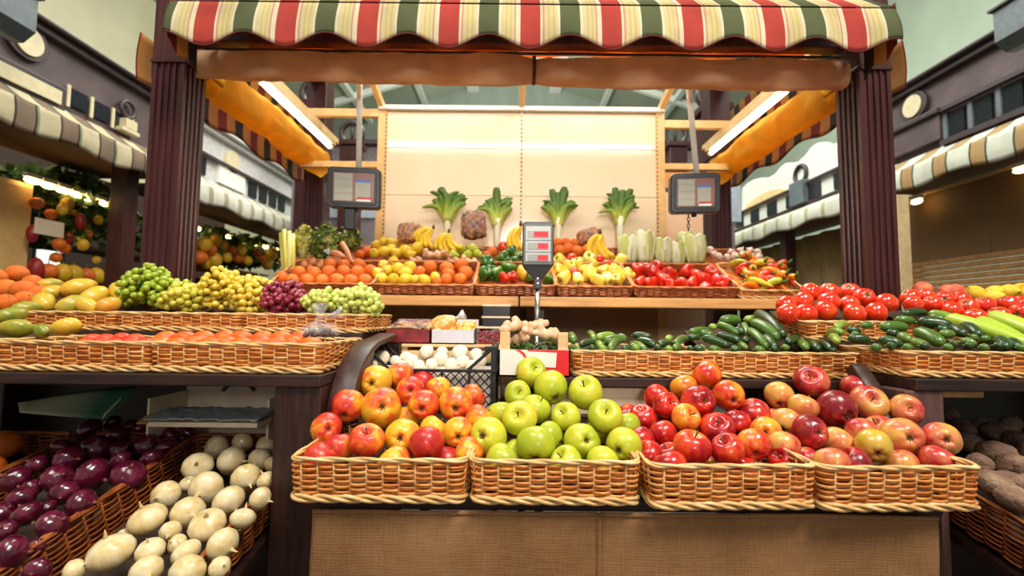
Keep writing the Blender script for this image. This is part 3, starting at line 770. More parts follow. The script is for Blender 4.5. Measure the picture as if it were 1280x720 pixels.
# ---------------------------------------------------------------- generic round produce
def heap(data, pl, group, cuts, where, cat, name, kinds, rlim, seed, steep=True, lateral=.25, squash=.94, parts=None, free=False, n=70):
    """data: px, py, r px, kind key, extra depth; kinds[key] = (list of meshes, look, noun, fixed axis or None, part list)"""
    rng = random.Random(seed); its = []
    for row in data:
        px, py, rp, k, beh = (list(row) + [None, 0])[:5] if len(row) < 5 else row[:5]
        p = on(px, py, pl); f = proj(p)[2]; cosf = f / (p - CAM).length
        r = min(rlim[1], max(rlim[0], rp * f / F * cosf ** .7))
        p += (p - CAM).normalized() * (beh or 0) * .01
        its.append(It(px, py, p, r, look=kinds[k][1], noun=kinds[k][2], k=k, ext=row[5:] if len(row) > 5 else ()))
    reach(its); settle(its, n, lateral, squash); label_heap(its, cuts, where, steep)
    for t in its:
        ms = kinds[t.k][0]; nm = kinds[t.k][4] if len(kinds[t.k]) > 4 else name
        o = ob(nm, rng.choice(ms)); tag(o, t.label, kinds[t.k][5] if len(kinds[t.k]) > 5 else cat, group); o.location = t.pos; o.scale = (t.r,) * 3
        ax = kinds[t.k][3]
        if t.ext and len(t.ext) >= 2: ax = toward(t.px, t.py, t.ext[0], t.ext[1])
        if ax is None: ax = Vector((rng.uniform(-1, 1), rng.uniform(-1, .4), rng.uniform(-.2, 1)))
        else: ax = Vector(ax) + Vector((rng.uniform(-.25, .25), rng.uniform(-.25, .25), rng.uniform(-.15, .15))) * (0 if t.ext else 1)
        orient(o, ax, rng.uniform(0, 6.28)); o.color = (rng.uniform(.2, .8), rng.random(), 0, 1)
        for pn, pm in (parts or {}).get(t.k, ()): ob(pn, pm, o)
    return its
def tr3(ox, oy, s, rows): return [(ox + r[0] / s, oy + r[1] / s, r[2] / s) + tuple(r[3:]) for r in rows]
# tomatoes
M_tom = multi('tomato skin', [(.1, (212, 30, 10)), (.5, (230, 50, 16)), (.9, (240, 92, 26))], .14, 10, .6, 0, (1, 1, 1), .7, spec=.55)
def tomato(i):
    rng = random.Random(i); ph = rng.uniform(0, 6)
    prof = [(0, -.80)] + [(math.cos(a) * 1.0, math.sin(a) * .90) for a in [R(-90 + 15 * k) for k in range(1, 12)]] + [(.08, .70), (0, .66)]
    def fn(r, z, a): return r * (1 + .02 * math.cos(5 * a + ph)), z - (.03 * math.cos(5 * a + ph) if z > .5 else 0)
    return prof_mesh('tomato', M_tom, prof, 24, fn)
TOM = [tomato(i) for i in range(3)]
_m = MB()
for k in range(5):
    a = k * 1.2566
    _m.tube([(.0, 0, .70), (.18 * math.cos(a), .18 * math.sin(a), .80), (.42 * math.cos(a), .42 * math.sin(a), .82)], [.07, .05, .01], 5)
_m.tube([(0, 0, .68), (0.02, 0, .9)], [.05, .04], 5)
CALYX = _m.mesh('green_calyx', M_green, True)
ht = zat(402, 1.22, 1080) - zr2
t1 = basket(.36, .28, ht, 'mid', (.988, 1.235, zr2 + .001), 0, 0, 'wicker basket of red tomatoes nearest the maroon post, behind the small cucumbers', 'tomato baskets')
t2 = basket(.46, .28, ht, 'mid', (1.412, 1.235, zr2 + .001), 0, 0, 'wicker basket of tomatoes with lemons and peaches behind, by the edge of view', 'tomato baskets')
PLT = plane(400, 1.27, 362, 1.47, 1140)
for b, w in ((t1, .34), (t2, .44)): liner(b, w, .02, pad_profile(PLT, 1.235, zr2, .28, 0, .04))
TD = tr3(960, 340, 6, [(320, 150, 55, 'r'), (455, 150, 72, 'r', 1), (265, 222, 72, 'r'), (138, 255, 60, 'r', 1), (460, 226, 72, 'r'), (600, 250, 60, 'r', 1), (612, 150, 58, 'r', 3), (720, 192, 82, 'r', 1), (890, 232, 70, 'r'), (270, 312, 60, 'r'), (430, 290, 80, 'r'), (650, 312, 68, 'r'), (155, 315, 50, 'r'), (810, 305, 78, 'r')])
heap(TD, PLT, 'tomatoes in the basket by the maroon post', (394, 378, 369), 'of the left tomato basket', 'tomato', 'tomato', {'r': (TOM, 'red', 'tomato', None)}, (.031, .038), 3, parts={'r': [('green_calyx', CALYX)]})
LEM_M = multi('lemon peel', [(.1, (236, 186, 20)), (.5, (246, 206, 36)), (.9, (250, 224, 80))], .36, 16, .2, .35, amp=.7, bscale=260, bd=.0008)
def lemon(i):
    prof = [(0, -1.28), (.10, -1.22), (.20, -1.08), (.45, -.88), (.75, -.58), (.93, -.2), (.95, .15), (.8, .55), (.52, .88), (.24, 1.08), (.14, 1.22), (.08, 1.3), (0, 1.32)]
    return prof_mesh('lemon', LEM_M, prof, 16, lambda r, z, a: (r * (1 + .02 * math.cos(3 * a + i)), z))
LEM = [lemon(i) for i in range(2)]
OR_M = multi('orange peel', [(.1, (222, 86, 4)), (.5, (236, 110, 8)), (.9, (244, 140, 24))], .45, 12, .05, .4, amp=.7, bscale=240, bd=.001)
NAVEL = stalk_mesh('stem_button', [(0, 0, .90), (0, 0, .96)], [.10, .06], M_green, 6)
def orange(i): return sphere_mesh('orange', OR_M, 1, .94, 20, 14, lambda r, z, a: (r * (1 + .015 * math.cos(3 * a + i)), z - (.06 if r < .02 and z > 0 else 0)))
ORA = [orange(i) for i in range(2)]
M_peach = multi('peach skin', [(.1, (196, 54, 48)), (.5, (214, 96, 70)), (.9, (232, 160, 100))], .6, 12, 0, 0, amp=1)
PEA = [sphere_mesh('peach', M_peach, 1, .92, 18, 12, lambda r, z, a: (r * (1 - .10 * math.exp(-(math.cos(a / 2)) ** 2 * 0 - (min(a, 6.283 - a) / .22) ** 2)), z - .12 * math.exp(-(r / .25) ** 2) * (z > 0)))]
TD = tr3(1100, 340, 5.333, [(205, 170, 42, 'r', 1), (300, 168, 62, 'r', 1), (222, 218, 65, 'r'), (372, 225, 66, 'r'), (425, 185, 46, 'r', 2), (520, 188, 60, 'r', 1), (682, 222, 78, 'r'), (850, 212, 76, 'r'), (490, 262, 66, 'r'), (622, 298, 56, 'r'), (790, 292, 66, 'r'), (935, 275, 55, 'r'), (585, 232, 50, 'r', 2), (950, 215, 50, 'r', 2),
    (285, 118, 52, 'p', 4), (450, 140, 60, 'p', 5), (545, 138, 42, 'p', 6), (640, 150, 62, 'l', 4), (770, 142, 54, 'l', 5), (868, 138, 60, 'l', 5), (945, 130, 44, 'l', 6), (742, 170, 40, 'l', 3), (980, 150, 50, 'l', 3)])
heap(TD, PLT, 'produce in the tomato and lemon basket', (389, 378), 'of the right tomato basket', 'tomato', 'tomato', {'r': (TOM, 'red', 'tomato', None), 'p': (PEA, 'pinkish', 'peach', None, 'peach', 'peach'), 'l': (LEM, 'bright yellow', 'lemon', None, 'lemon', 'lemon')}, (.028, .038), 4, parts={'r': [('green_calyx', CALYX)], 'p': [('stem_button', NAVEL)]})

# ---------------------------------------------------------------- left side table
hl = zat(428, .95, 215) - zl; hl2 = zat(391, 1.22, 225) - zl2
lb = [basket(.352, .27, hl, 'mid', (-.926, .945, zl + .001), 0, 0, 'wicker basket of mangoes and orange fruit by the edge of view, lower row', 'baskets on the grape table'),
      basket(.352, .27, hl, 'mid', (-.571, .945, zl + .001), 0, 0, 'wicker basket filled level with orange fruit, a knotted plastic bag on it', 'baskets on the grape table'),
      basket(.335, .28, hl2, 'mid', (-1.238, 1.23, zl2 + .001), 0, 0, 'wicker basket of yellow mangoes in the upper row', 'baskets on the grape table'),
      basket(.333, .28, hl2, 'mid', (-1.577, 1.23, zl2 + .001), 0, 0, 'wicker basket of deep oranges in the upper row, cut by the edge of view', 'baskets on the grape table'),
      basket(.352, .27, hl, 'mid', (-1.281, .945, zl + .001), 0, 0, 'wicker basket of green mangoes in the lower row, mostly out of view', 'baskets on the grape table'),
      basket(.333, .28, hl2, 'mid', (-.90, 1.23, zl2 + .001), 0, 0, 'wicker basket of green and yellow grapes in the upper row', 'baskets on the grape table'),
      basket(.333, .28, hl2, 'mid', (-.563, 1.23, zl2 + .001), 0, 0, 'wicker basket of red and pale green grapes in the upper row', 'baskets on the grape table')]
PLP = plane(423, .98, 416, 1.18, 240); PLM = plane(385, 1.26, 352, 1.46, 100)
for b in lb[:2]: padd(b, PLP, .27, .02, w=.34)
padd(lb[2], PLM, .28, .03, w=.32); padd(lb[3], PLM, .28, .03, w=.32); padd(lb[4], plane(430, .98, 398, 1.13, 80), .27, .03, w=.34)
for b in lb[5:]: padd(b, plane(392, 1.26, 366, 1.48, 300), .28, .02, w=.32)
M_per = multi('persimmon skin', [(.1, (228, 68, 14)), (.5, (236, 96, 20)), (.9, (244, 126, 38))], .42, 8, .05, 0, amp=.8)
M_perr = multi('red persimmon skin', [(.1, (210, 34, 16)), (.5, (226, 58, 22)), (.9, (238, 94, 34))], .42, 8, .05, 0, amp=.8)
def flatfruit(m): return sphere_mesh('persimmon', m, 1, .72, 20, 12, lambda r, z, a: (r * (1 + .03 * math.cos(4 * a)), z))
PER, PERR = [flatfruit(M_per)], [flatfruit(M_perr)]
M_man = multi('mango skin', [(.05, (176, 164, 50)), (.35, (226, 176, 46)), (.6, (238, 188, 56)), (.95, (232, 146, 50))], .36, 9, .25, .03, amp=.9, fleck=((120, 66, 24), 130, .10), objcol=True)
M_mang = multi('green mango skin', [(.1, (96, 120, 34)), (.5, (150, 152, 46)), (.95, (206, 160, 50))], .36, 9, .25, .03, amp=.9, fleck=((90, 60, 24), 130, .10))
def mango(m, i):
    return prof_mesh('mango', m, [(0, -1.3), (.3, -1.22), (.62, -.95), (.85, -.5), (.97, 0), (.92, .45), (.72, .88), (.42, 1.14), (.15, 1.26), (0, 1.27)], 20, lambda r, z, a: (r * (1 + .12 * math.cos(a) * (1 if z > 0 else .4)) * (1 - .12 * abs(math.sin(a))), z + .1 * r * math.cos(a + i)))
MAN, MANG = [mango(M_man, i) for i in range(2)], [mango(M_mang, i) for i in range(2)]
NUB = stalk_mesh('stem_nub', [(0, 0, 1.2), (.02, 0, 1.38)], [.12, .07], M_stem, 6)
PD = []
for i, x in enumerate((199, 219, 240, 261, 282, 303, 324, 345, 366, 388)): PD.append((x, 432 if i % 2 else 430, 16, 'o'))
for i, x in enumerate((208, 232, 256, 280, 304, 328, 352, 376)): PD.append((x, 423, 15, 'o', 1))
heap(PD, plane(434, .98, 420, 1.16, 280), 'orange fruit level with the basket rim', (426.5,), 'of the level orange-fruit basket', 'persimmon', 'persimmon', {'o': (PER, 'smooth orange', 'persimmon', (0, -.1, 1))}, (.018, .026), 6, steep=False, lateral=.1, squash=.9)
MD = [(14, 395, 17, 'g', 2, -.9, .35), (20, 411, 18, 'g', 0, .95, .1), (83, 409, 15, 'y', 0, .95, -.1), (52, 413, 12, 'g', 2, .4, .3),
      (108, 430, 13, 'r', 0), (126, 429, 13, 'r', 0), (144, 430, 13, 'r', 0), (162, 429, 13, 'r', 0), (180, 430, 13, 'r', 0), (152, 423, 12, 'r', 1), (134, 424, 12, 'r', 1), (116, 424, 12, 'r', 1), (170, 424, 12, 'r', 1)]
heap(MD, plane(430, .98, 398, 1.13, 80), 'fruit in the lower basket by the edge of view', (426,), 'of the lower mango basket', 'mango', 'mango', {'g': (MANG, 'olive-green', 'mango', None), 'y': (MAN, 'yellow', 'mango', None), 'r': (PERR, 'red', 'persimmon', (0, -.1, 1), 'persimmon', 'persimmon')}, (.017, .032), 8, steep=False, squash=.9, lateral=.1, parts={'g': [('stem_nub', NUB)], 'y': [('stem_nub', NUB)]})
OO = [(20, 343, 16, 'o', 4), (-4, 347, 15, 'o', 2), (6, 362, 18, 'o', 1), (29, 363, 17, 'o', 1), (40, 354, 14, 'd', 2), (10, 378, 15, 'o'), (27, 375, 14, 'o', 1), (48, 366, 12, 'd', 2)]
OD = [(54, 378, 17, 'y', 0, .3, .5), (91, 381, 17, 'y', 0, -.9, .3), (98, 360, 18, 'y', 2, -.9, .4), (120, 372, 17, 'y', 1, -.6, .75), (145, 367, 14, 'y', 1, .3, .9), (70, 365, 14, 'y', 3, -.8, .2), (136, 382, 13, 'y', 0, -.7, .5), (34, 386, 11, 'g', 0, -.9, .1), (64, 356, 12, 'y', 5, -.9, 0), (112, 385, 10, 'y', 1)]
heap(OO, PLM, 'oranges at the edge of view', (371, 356), 'of the cut-off orange basket', 'orange', 'orange', {'o': (ORA, 'deep', 'orange', None, 'orange', 'orange'), 'd': (ORA, 'dark', 'orange', None, 'orange', 'orange')}, (.026, .042), 91, parts={'o': [('stem_button', NAVEL)], 'd': [('stem_button', NAVEL)]})
heap(OD, PLM, 'mangoes in the upper basket', (374, 363), 'of the upper mango basket', 'mango', 'mango', {'o': (ORA, 'deep orange', 'orange', None, 'orange', 'orange'), 'd': (ORA, 'dark orange', 'orange', None, 'orange', 'orange'), 'y': (MAN, 'yellow', 'mango', None), 'g': (MANG, 'olive-green', 'mango', None)}, (.026, .042), 9, parts={'y': [('stem_nub', NUB)], 'g': [('stem_nub', NUB)], 'o': [('stem_button', NAVEL)], 'd': [('stem_button', NAVEL)]})
# grapes
def grape_mat(name, a, b, c): return multi(name, [(.1, a), (.5, b), (.9, c)], .22, 14, .3, 0, amp=.9, sss=.25)
G_green = grape_mat('green grape skin', (118, 150, 24), (158, 178, 40), (206, 206, 84)); G_yel = grape_mat('yellow grape skin', (196, 166, 30), (226, 196, 62), (242, 222, 118))
G_yg = grape_mat('yellow green grape skin', (166, 166, 30), (206, 196, 60), (232, 220, 110)); G_red = grape_mat('red grape skin', (88, 14, 34), (138, 30, 56), (186, 70, 92)); G_lime = grape_mat('pale grape skin', (160, 176, 60), (194, 202, 92), (226, 228, 150))
def bunch(label, cx, cy, rx, ry, mat, seed, pl, rb=.0098, cap=98, depth=.06):
    p0 = on(cx, cy, pl); f = proj(p0)[2]; A, B = rx * f / F, ry * f / F
    root = thing('grape_bunch', label, 'grapes', p0, group='grape bunches on the grape table')
    me = sphere_mesh('grape_berry', mat, 1, 1.06, 12, 8); rng = random.Random(seed); pts = []
    tries = 0
    while len(pts) < cap and tries < 9000:
        tries += 1
        v = Vector((rng.gauss(0, 1), rng.gauss(0, 1), rng.gauss(0, 1))).normalized()
        if v.y > .75 or v.z < -.75: continue
        k = rng.uniform(.86, 1.04)
        # lobed heap, narrower at its top
        p = Vector((v.x * A * k * (1 - .22 * max(0, v.z)), v.y * depth * k, v.z * B * k)); p.z += .006 * math.sin(v.x * 6 + seed)
        if any((p - q).length < rb * 1.42 for q in pts): continue
        pts.append(p)
    for p in pts:
        o = ob('grape_berry', me, root, p); o.scale = (rb * rng.uniform(.88, 1.1),) * 3; o.rotation_euler = (rng.uniform(0, 3), rng.uniform(0, 3), 0)
    im = MB(); n_in = 0; base = [v.co.copy() for v in me.vertices]; fb = [tuple(q.vertices) for q in me.polygons]
    for k in range(90):
        v = Vector((rng.gauss(0, 1), rng.gauss(0, 1), rng.gauss(0, 1))).normalized() * rng.uniform(.55, .84)
        if v.z < -.6: continue
        c = Vector((v.x * A, v.y * depth, v.z * B)); im.add([c + q * rb for q in base], fb)
    o = build('inner_berries', im, mat, root, True); o['kind'] = 'stuff'
    st = MB()
    st.tube([(0, depth * .2, -B * .7), (.004, 0, 0), (0, .0, B * .8), (.01, .004, B * 1.0 + .012)], [.003, .0035, .003, .0022], 6)
    for q in pts[::3]: st.tube([(0, .0, q.z * .6), q * .55, q * .93], [.002, .0016, .001], 4)
    build('bunch_stem', st, M_green, root, True)
PLG = plane(384, 1.29, 350, 1.45, 300)
bunch('tall bunch of green grapes beside the mangoes', 187, 361, 34, 27, G_green, 1, PLG)
bunch('small yellow-green grape bunch between the green and the yellow bunches', 233, 372, 25, 18, G_yg, 2, PLG, cap=60)
bunch('big golden yellow grape bunch next to the small yellow-green bunch', 277, 364, 29, 27, G_yel, 3, PLG)
bunch('golden yellow grape bunch touching the dark red grapes', 318, 371, 26, 24, G_yel, 4, PLG)
bunch('dark red grape bunch between yellow and pale green grapes', 357, 374, 28, 21, G_red, 5, PLG, cap=80)
bunch('low pale green grape bunch right beside the red grapes', 408, 378, 27, 15, G_lime, 6, PLG, cap=70)
bunch('higher pale green grape bunch at the end of the grape baskets', 449, 378, 27, 19, G_lime, 7, PLG, cap=90)
# knotted bag of dates on the orange fruit
bg = thing('plastic_bag', 'knotted clear plastic bag of brown dates on the orange fruit', 'bag', at(398, 416, 1.10))
M_film = clear_film('clear film', cover=.16)
m = MB()
m.lathe([(0, -.012), (.025, -.013), (.045, -.004), (.047, .008), (.034, .02), (.014, .028), (.006, .034), (.006, .038), (.012, .05), (.019, .068)], 26, lambda r, z, a: (r * (1 + .12 * math.sin(3 * a) + .07 * math.sin(7 * a + 1) * (1 if z > .02 else .5)), z + .004 * math.sin(5 * a) * (z > .04)))
o = build('bag_film', m, M_film, bg, True)
m = MB(); m.grid(lambda u, v: ((.006 + .05 * v), .004 * math.sin(u * 9), .034 + .018 * v + (u - .5) * .03 * v), 6, 6); build('bag_ear', m, M_film, bg, True, solid=.0006)
M_date = simple('brown date skin', (74, 40, 24), .35, var=.3, scale=90)
dm = sphere_mesh('date', M_date, .8, 1.3, 10, 8)
rng = random.Random(3)
dk = 0
for k in range(16):
    a = k * 2.4; rr = .008 + .006 * (k % 4) ; o = ob('date', dm, bg, (rr * math.cos(a) * 1.5, rr * math.sin(a), -.003 + .009 * (k // 8))); o.scale = (.0085,) * 3; o.rotation_euler = (rng.uniform(0, 3), rng.uniform(0, 3), 0)
# ---------------------------------------------------------------- mushroom crate
cx0, cx1 = xat(452, 440, 1.135), xat(621, 440, 1.135); cz1 = zat(433, 1.135); cy0, cy1 = 1.128, 1.30
cr = thing('plastic_crate', 'black lattice plastic crate of white mushrooms behind the leftmost apples', 'crate', ((cx0 + cx1) / 2, cy0, zm))
cz0 = zm + .001; zr_ = zat(462, 1.13)
for x in (cx0, cx1 - .014):
    for y in (cy0, cy1 - .014):
        add(cr, 'corner_post', M_black, lambda m: m.box(x, x + .014, y, y + .014, cz0, cz1), bevel=.002)
add(cr, 'rim', M_black, lambda m: [m.box(cx0, cx1, cy0 - .003, cy0 + .006, zr_ - .008, zr_), m.box(cx0, cx1, cy1 - .006, cy1 + .003, zr_ - .008, zr_), m.box(cx0 - .003, cx0 + .006, cy0, cy1, zr_ - .008, zr_), m.box(cx1 - .006, cx1 + .003, cy0, cy1, zr_ - .008, zr_)], bevel=.0015)
add(cr, 'top_rail', M_black, lambda m: [m.box(cx0, cx0 + .01, cy0, cy1, cz1 - .009, cz1), m.box(cx1 - .01, cx1, cy0, cy1, cz1 - .009, cz1), m.box(cx0, cx0 + .03, cy0 - .001, cy0 + .008, cz1 - .009, cz1), m.box(cx1 - .03, cx1, cy0 - .001, cy0 + .008, cz1 - .009, cz1)], bevel=.0015)
for s, xx in ((1, cx0), (-1, cx1)):
    for y in (cy0 + .003, cy1 - .006):
        add(cr, 'corner_brace', M_black, lambda m: m.tube([(xx + s * .012, y, cz1 - .006), (xx + s * .072, y, zr_ - .004)], .0042, 6))
def lattice(m):
    z0, z1 = cz0 + .01, zr_ - .006; n = 15; w = (cx1 - cx0 - .02) / n
    for y in (cy0 + .003, cy1 - .004):
        for k in range(-3, n + 1):
            for s in (1, -1):
                xa, xb = cx0 + .01 + k * w, cx0 + .01 + (k + 4.2) * w
                ya, yb = (z0, z1) if s > 0 else (z1, z0)
                ta = max(0, (cx0 + .01 - xa) / (xb - xa)); tb = min(1, (cx1 - .01 - xa) / (xb - xa))
                if tb > ta: m.tube([(xa + (xb - xa) * ta, y, ya + (yb - ya) * ta), (xa + (xb - xa) * tb, y, ya + (yb - ya) * tb)], .0014, 4)
        for k in (1, 2, 3, 4):
            xq = cx0 + (cx1 - cx0) * k / 5; m.box(xq - .003, xq + .003, y - .003, y + .003, z0, z1)
    for x in (cx0 + .003, cx1 - .004):
        for k in range(9):
            y = cy0 + .015 + (cy1 - cy0 - .03) * k / 8; m.tube([(x, y, z0), (x, y, z1)], .0016, 4)
add(cr, 'lattice_side', M_black, lattice)
add(cr, 'crate_base', M_black, lambda m: m.box(cx0 + .003, cx1 - .003, cy0 + .003, cy1 - .003, cz0, cz0 + .006))
add(cr, 'paper_liner', simple('white tissue liner', (226, 216, 200), .8), lambda m: m.box(cx0 + .012, cx1 - .012, cy0 + .016, cy1 - .016, cz0 + .007, zr_ - .008))
M_mush = simple('mushroom cap white', (228, 216, 194), .6, var=.07, scale=2.5)
MUS = [prof_mesh('mushroom', M_mush, [(.28, -.62), (.62, -.58), (.90, -.38), (1.0, -.05), (.94, .28), (.72, .58), (.40, .76), (.12, .82), (0, .82)], 18, lambda r, z, a, i=i: (r * (1 + .05 * math.cos(2 * a + i) + .03 * math.cos(5 * a)), z + .04 * r * math.cos(a + i))) for i in range(3)]
MSTEM = stalk_mesh('mushroom_stem', [(0, 0, -.5), (0, 0, -.9), (.02, 0, -1.15)], [.34, .30, .34], M_mush, 12)
PLMU = plane(463, 1.165, 441, 1.285)
MD = tr3(460, 370, 5.54, [(100, 425, 56, 'w', 1, -.2, -.8), (190, 446, 40, 'w', 1), (262, 425, 45, 'w', 1), (300, 450, 55, 'w', 0, .1, -.6), (405, 385, 52, 'w', 2, .1, -.5), (515, 385, 44, 'w', 3), (505, 432, 52, 'w', 1, .3, -.4), (635, 390, 58, 'w', 2, -.1, -.6), (575, 472, 48, 'w', 0), (440, 470, 46, 'w', 0), (350, 478, 44, 'w', 0), (750, 402, 48, 'w', 2), (775, 445, 46, 'w', 0, .3, -.5), (655, 452, 50, 'w', 0), (28, 478, 40, 'w', 0), (720, 478, 40, 'w', 0), (230, 480, 40, 'w', 0)])
heap(MD, PLMU, 'white mushrooms in the black crate', (453.5, 444), 'of the black mushroom crate', 'mushroom', 'mushroom', {'w': (MUS, 'white', 'mushroom', (0, -.5, .9))}, (.014, .024), 12, parts={'w': [('mushroom_stem', MSTEM)]}, steep=False)

# ---------------------------------------------------------------- low wooden crate behind, with trays and punnets on it
yb0 = 1.325
zc = zat(431, 1.34)
wb = thing('wooden_crate', 'low pale wooden crate behind the mushrooms carrying packed trays', 'crate', (-.2, 1.45, zm))
M_plank = simple('pale crate wood', (222, 184, 130), .6, var=.1, scale=5, stretch=(1, 10, 16))
wx0, wx1 = -.385, -.03
wx0 = -.318
add(wb, 'crate_top', M_plank, lambda m: m.box(wx0, -.03, yb0, 1.56, zc - .008, zc), bevel=.001)
for k in range(3):
    add(wb, 'slat', M_plank, lambda m: m.box(wx0, -.03, yb0 + .001, yb0 + .009, zm + .004 + k * (zc - .012 - zm) / 3, zm + (k + .86) * (zc - .012 - zm) / 3), bevel=.001)
for x in (wx0, -.045):
    add(wb, 'corner_batten', M_plank, lambda m: m.box(x, x + .015, yb0 + .0095, 1.55, zm + .001, zc - .0085))
def tray(x0, x1, label, wall, fill, seed, extra=None):
    t = thing('food_tray', label, 'tray', ((x0 + x1) / 2, yb0 + .02, zc))
    y0, y1 = yb0 + .012, yb0 + .165; h = .042
    add(t, 'tray_wall', wall, lambda m: [m.box(x0, x1, y0, y0 + .002, zc + .001, zc + h), m.box(x0, x1, y1 - .002, y1, zc + .001, zc + h + .03), m.box(x0, x0 + .002, y0, y1, zc + .001, zc + h), m.box(x1 - .002, x1, y0, y1, zc + .001, zc + h + .006), m.box(x0, x1, y0, y1, zc + .001, zc + .004)])
    return t, y0, y1, h
xa, xm, xb_ = xat(479, 410, yb0), xat(537, 410, yb0), xat(593, 410, yb0)
M_maroon = simple('maroon tray print', (128, 40, 44), .35, var=.2, scale=40)
M_lilac = simple('pale lilac tray card', (206, 204, 212), .4, var=.05)
t, y0, y1, h = tray(xa + .004, xm, 'maroon tray of brown dried snacks under film beside the pale tray', M_maroon, None, 1)
M_dry = multi('dried brown snack', [(.2, (110, 62, 34)), (.5, (168, 110, 62)), (.8, (206, 160, 104))], .5, 60, amp=1)
rng = random.Random(4)
stick = stalk_mesh('dried_strip', [(-.028, 0, 0), (-.01, .003, .002), (.012, -.002, 0), (.03, .001, .003)], [.003, .005, .0045, .002], M_dry, 6)
for k in range(30):
    o = ob('dried_strip', stick, t); o.location = (rng.uniform(xa + .036, xm - .034) - t.location.x, rng.uniform(y0 + .03, y1 - .03) - t.location.y, h - .012 + .035 * ((k / 30)) * .6 + .2 * 0); o.location.z += .14 * (o.location.y + t.location.y - y0) * .5; o.rotation_euler = (rng.uniform(-.2, .2), rng.uniform(-.2, .2), rng.uniform(-.7, .7))
add(t, 'fill_pad', M_dry, lambda m: m.box(xa + .008, xm - .004, y0 + .004, y1 - .004, zc + .005, zc + h - .012))
add(t, 'clear_cover', M_film, lambda m: m.grid(lambda u, v: (xa + .006 + (xm - xa - .008) * u, y0 + .002 + (y1 - y0 - .004) * v, zc + h + .004 + .026 * v + .003 * math.sin(u * 13) * math.sin(v * 9)), 14, 8))
t, y0, y1, h = tray(xm + .003, xb_, 'pale lilac tray of golden dried fruit with a twisted bag on top', M_lilac, None, 2)
M_gold = multi('golden dried fruit', [(.2, (206, 136, 40)), (.5, (232, 172, 70)), (.8, (244, 204, 120))], .4, 40, amp=1)
gm = sphere_mesh('dried_fruit', M_gold, 1, .5, 10, 6)
for k in range(34):
    o = ob('dried_fruit', gm, t); o.location = (rng.uniform(xm + .016, xb_ - .014) - t.location.x, rng.uniform(y0 + .014, y1 - .014) - t.location.y, 0); o.location.z = h - .004 + .16 * (o.location.y + t.location.y - y0); o.scale = (.0115,) * 3; o.rotation_euler = (rng.uniform(-.5, .5), rng.uniform(-.5, .5), 0)
add(t, 'fill_pad', M_gold, lambda m: m.prism([(y0 + .003, zc + .004), (y1 - .003, zc + .004), (y1 - .003, zc + h + .016), (y0 + .003, zc + h - .008)], xm + .006, xb_ - .003, 'x'))
p = at(552, 408, yb0 + .07)
sb = thing('snack_bag', 'twisted clear bag of golden dried fruit lying across the two trays', 'bag', p)
m = MB(); Mx = Matrix.Rotation(R(62), 4, 'Y') @ Matrix.Rotation(R(20), 4, 'X')
m.lathe([(0, -.06), (.018, -.055), (.03, -.03), (.034, 0), (.026, .03), (.012, .05), (.006, .056)], 20, lambda r, z, a: (r * (1 + .10 * math.sin(3 * a + z * 90)), z), Mx)
build('bag_body', m, multi('bagged golden fruit', [(.2, (196, 128, 50)), (.5, (226, 168, 84)), (.8, (244, 214, 150))], .2, 70, .5, amp=1.2, bump=.6, bscale=140, bd=.004), sb, True)
m = MB(); m.lathe([(.006, .056), (.004, .062), (.012, .078), (.014, .084)], 12, lambda r, z, a: (r * (1 + .3 * math.sin(3 * a)), z), Mx); build('twisted_neck', m, clear_film('white film', cover=.7), sb, True)
# plastic punnets
M_berry = multi('dark red berry', [(.2, (70, 10, 22)), (.5, (122, 22, 40)), (.8, (164, 50, 60))], .25, 30, .3, amp=1)
M_jam = simple('dark dried fruit', (44, 34, 42), .3, var=.3, scale=60)
M_lid = simple('pale clear lid', (226, 200, 170), .2)
def punnet(label, x0, x1, z0, h, fillm, seed, lid=True, ydepth=.09, yo=.02):
    y0 = yb0 + yo
    t = thing('plastic_punnet', label, 'punnet', ((x0 + x1) / 2, y0, z0))
    add(t, 'clear_tub', clear_film('clear tub', (220, 214, 214), .02) if fillm is M_berry else simple('black punnet plastic', (34, 30, 36), .25), lambda m: [m.box(x0, x1, y0, y0 + .001, z0 + .001, z0 + h), m.box(x0, x1, y0 + ydepth - .001, y0 + ydepth, z0 + .001, z0 + h), m.box(x0, x0 + .001, y0, y0 + ydepth, z0 + .001, z0 + h), m.box(x1 - .001, x1, y0, y0 + ydepth, z0 + .001, z0 + h)])
    add(t, 'contents', fillm, lambda m: m.box(x0 + .003, x1 - .003, y0 + .003, y0 + ydepth - .003, z0 + .001, z0 + h - .006), bevel=.003)
    if lid: add(t, 'lid', M_lid, lambda m: m.box(x0 - .002, x1 + .002, y0 - .002, y0 + ydepth + .002, z0 + h + .0002, z0 + h + .006), bevel=.001)
    return t, y0
xp0, xp1 = xat(596, 420, yb0 + .02), xat(626, 420, yb0 + .02)
zA = zc
t, y0 = punnet('clear punnet of dark red berries beside the pale lilac tray', xp0, xp1, zA, zat(411, yb0 + .02) - zA, M_berry, 1)
bmh = sphere_mesh('berry', M_berry, 1, 1, 10, 7); rng = random.Random(8)
for k in range(40):
    o = ob('berry', bmh, t, (rng.uniform(xp0 + .007, xp1 - .007) - t.location.x, (-.0002 + .004) if k < 24 else rng.uniform(.01, .08), rng.uniform(.007, .036) if k < 24 else .040)); o.scale = (.0056,) * 3
z1 = zat(411, yb0 + .02) + .0065
x2, x3 = xat(603, 400, yb0 + .03), xat(637, 400, yb0 + .03)
h2 = .024
punnet('black-filled flat punnet, lower of the two above the red berries', x2, x3, z1, h2, M_jam, 2, yo=.025)
punnet('black-filled flat punnet, upper of the two above the red berries', x2 + .001, x3 + .001, z1 + h2 + .0068, .028, M_jam, 3, yo=.025)

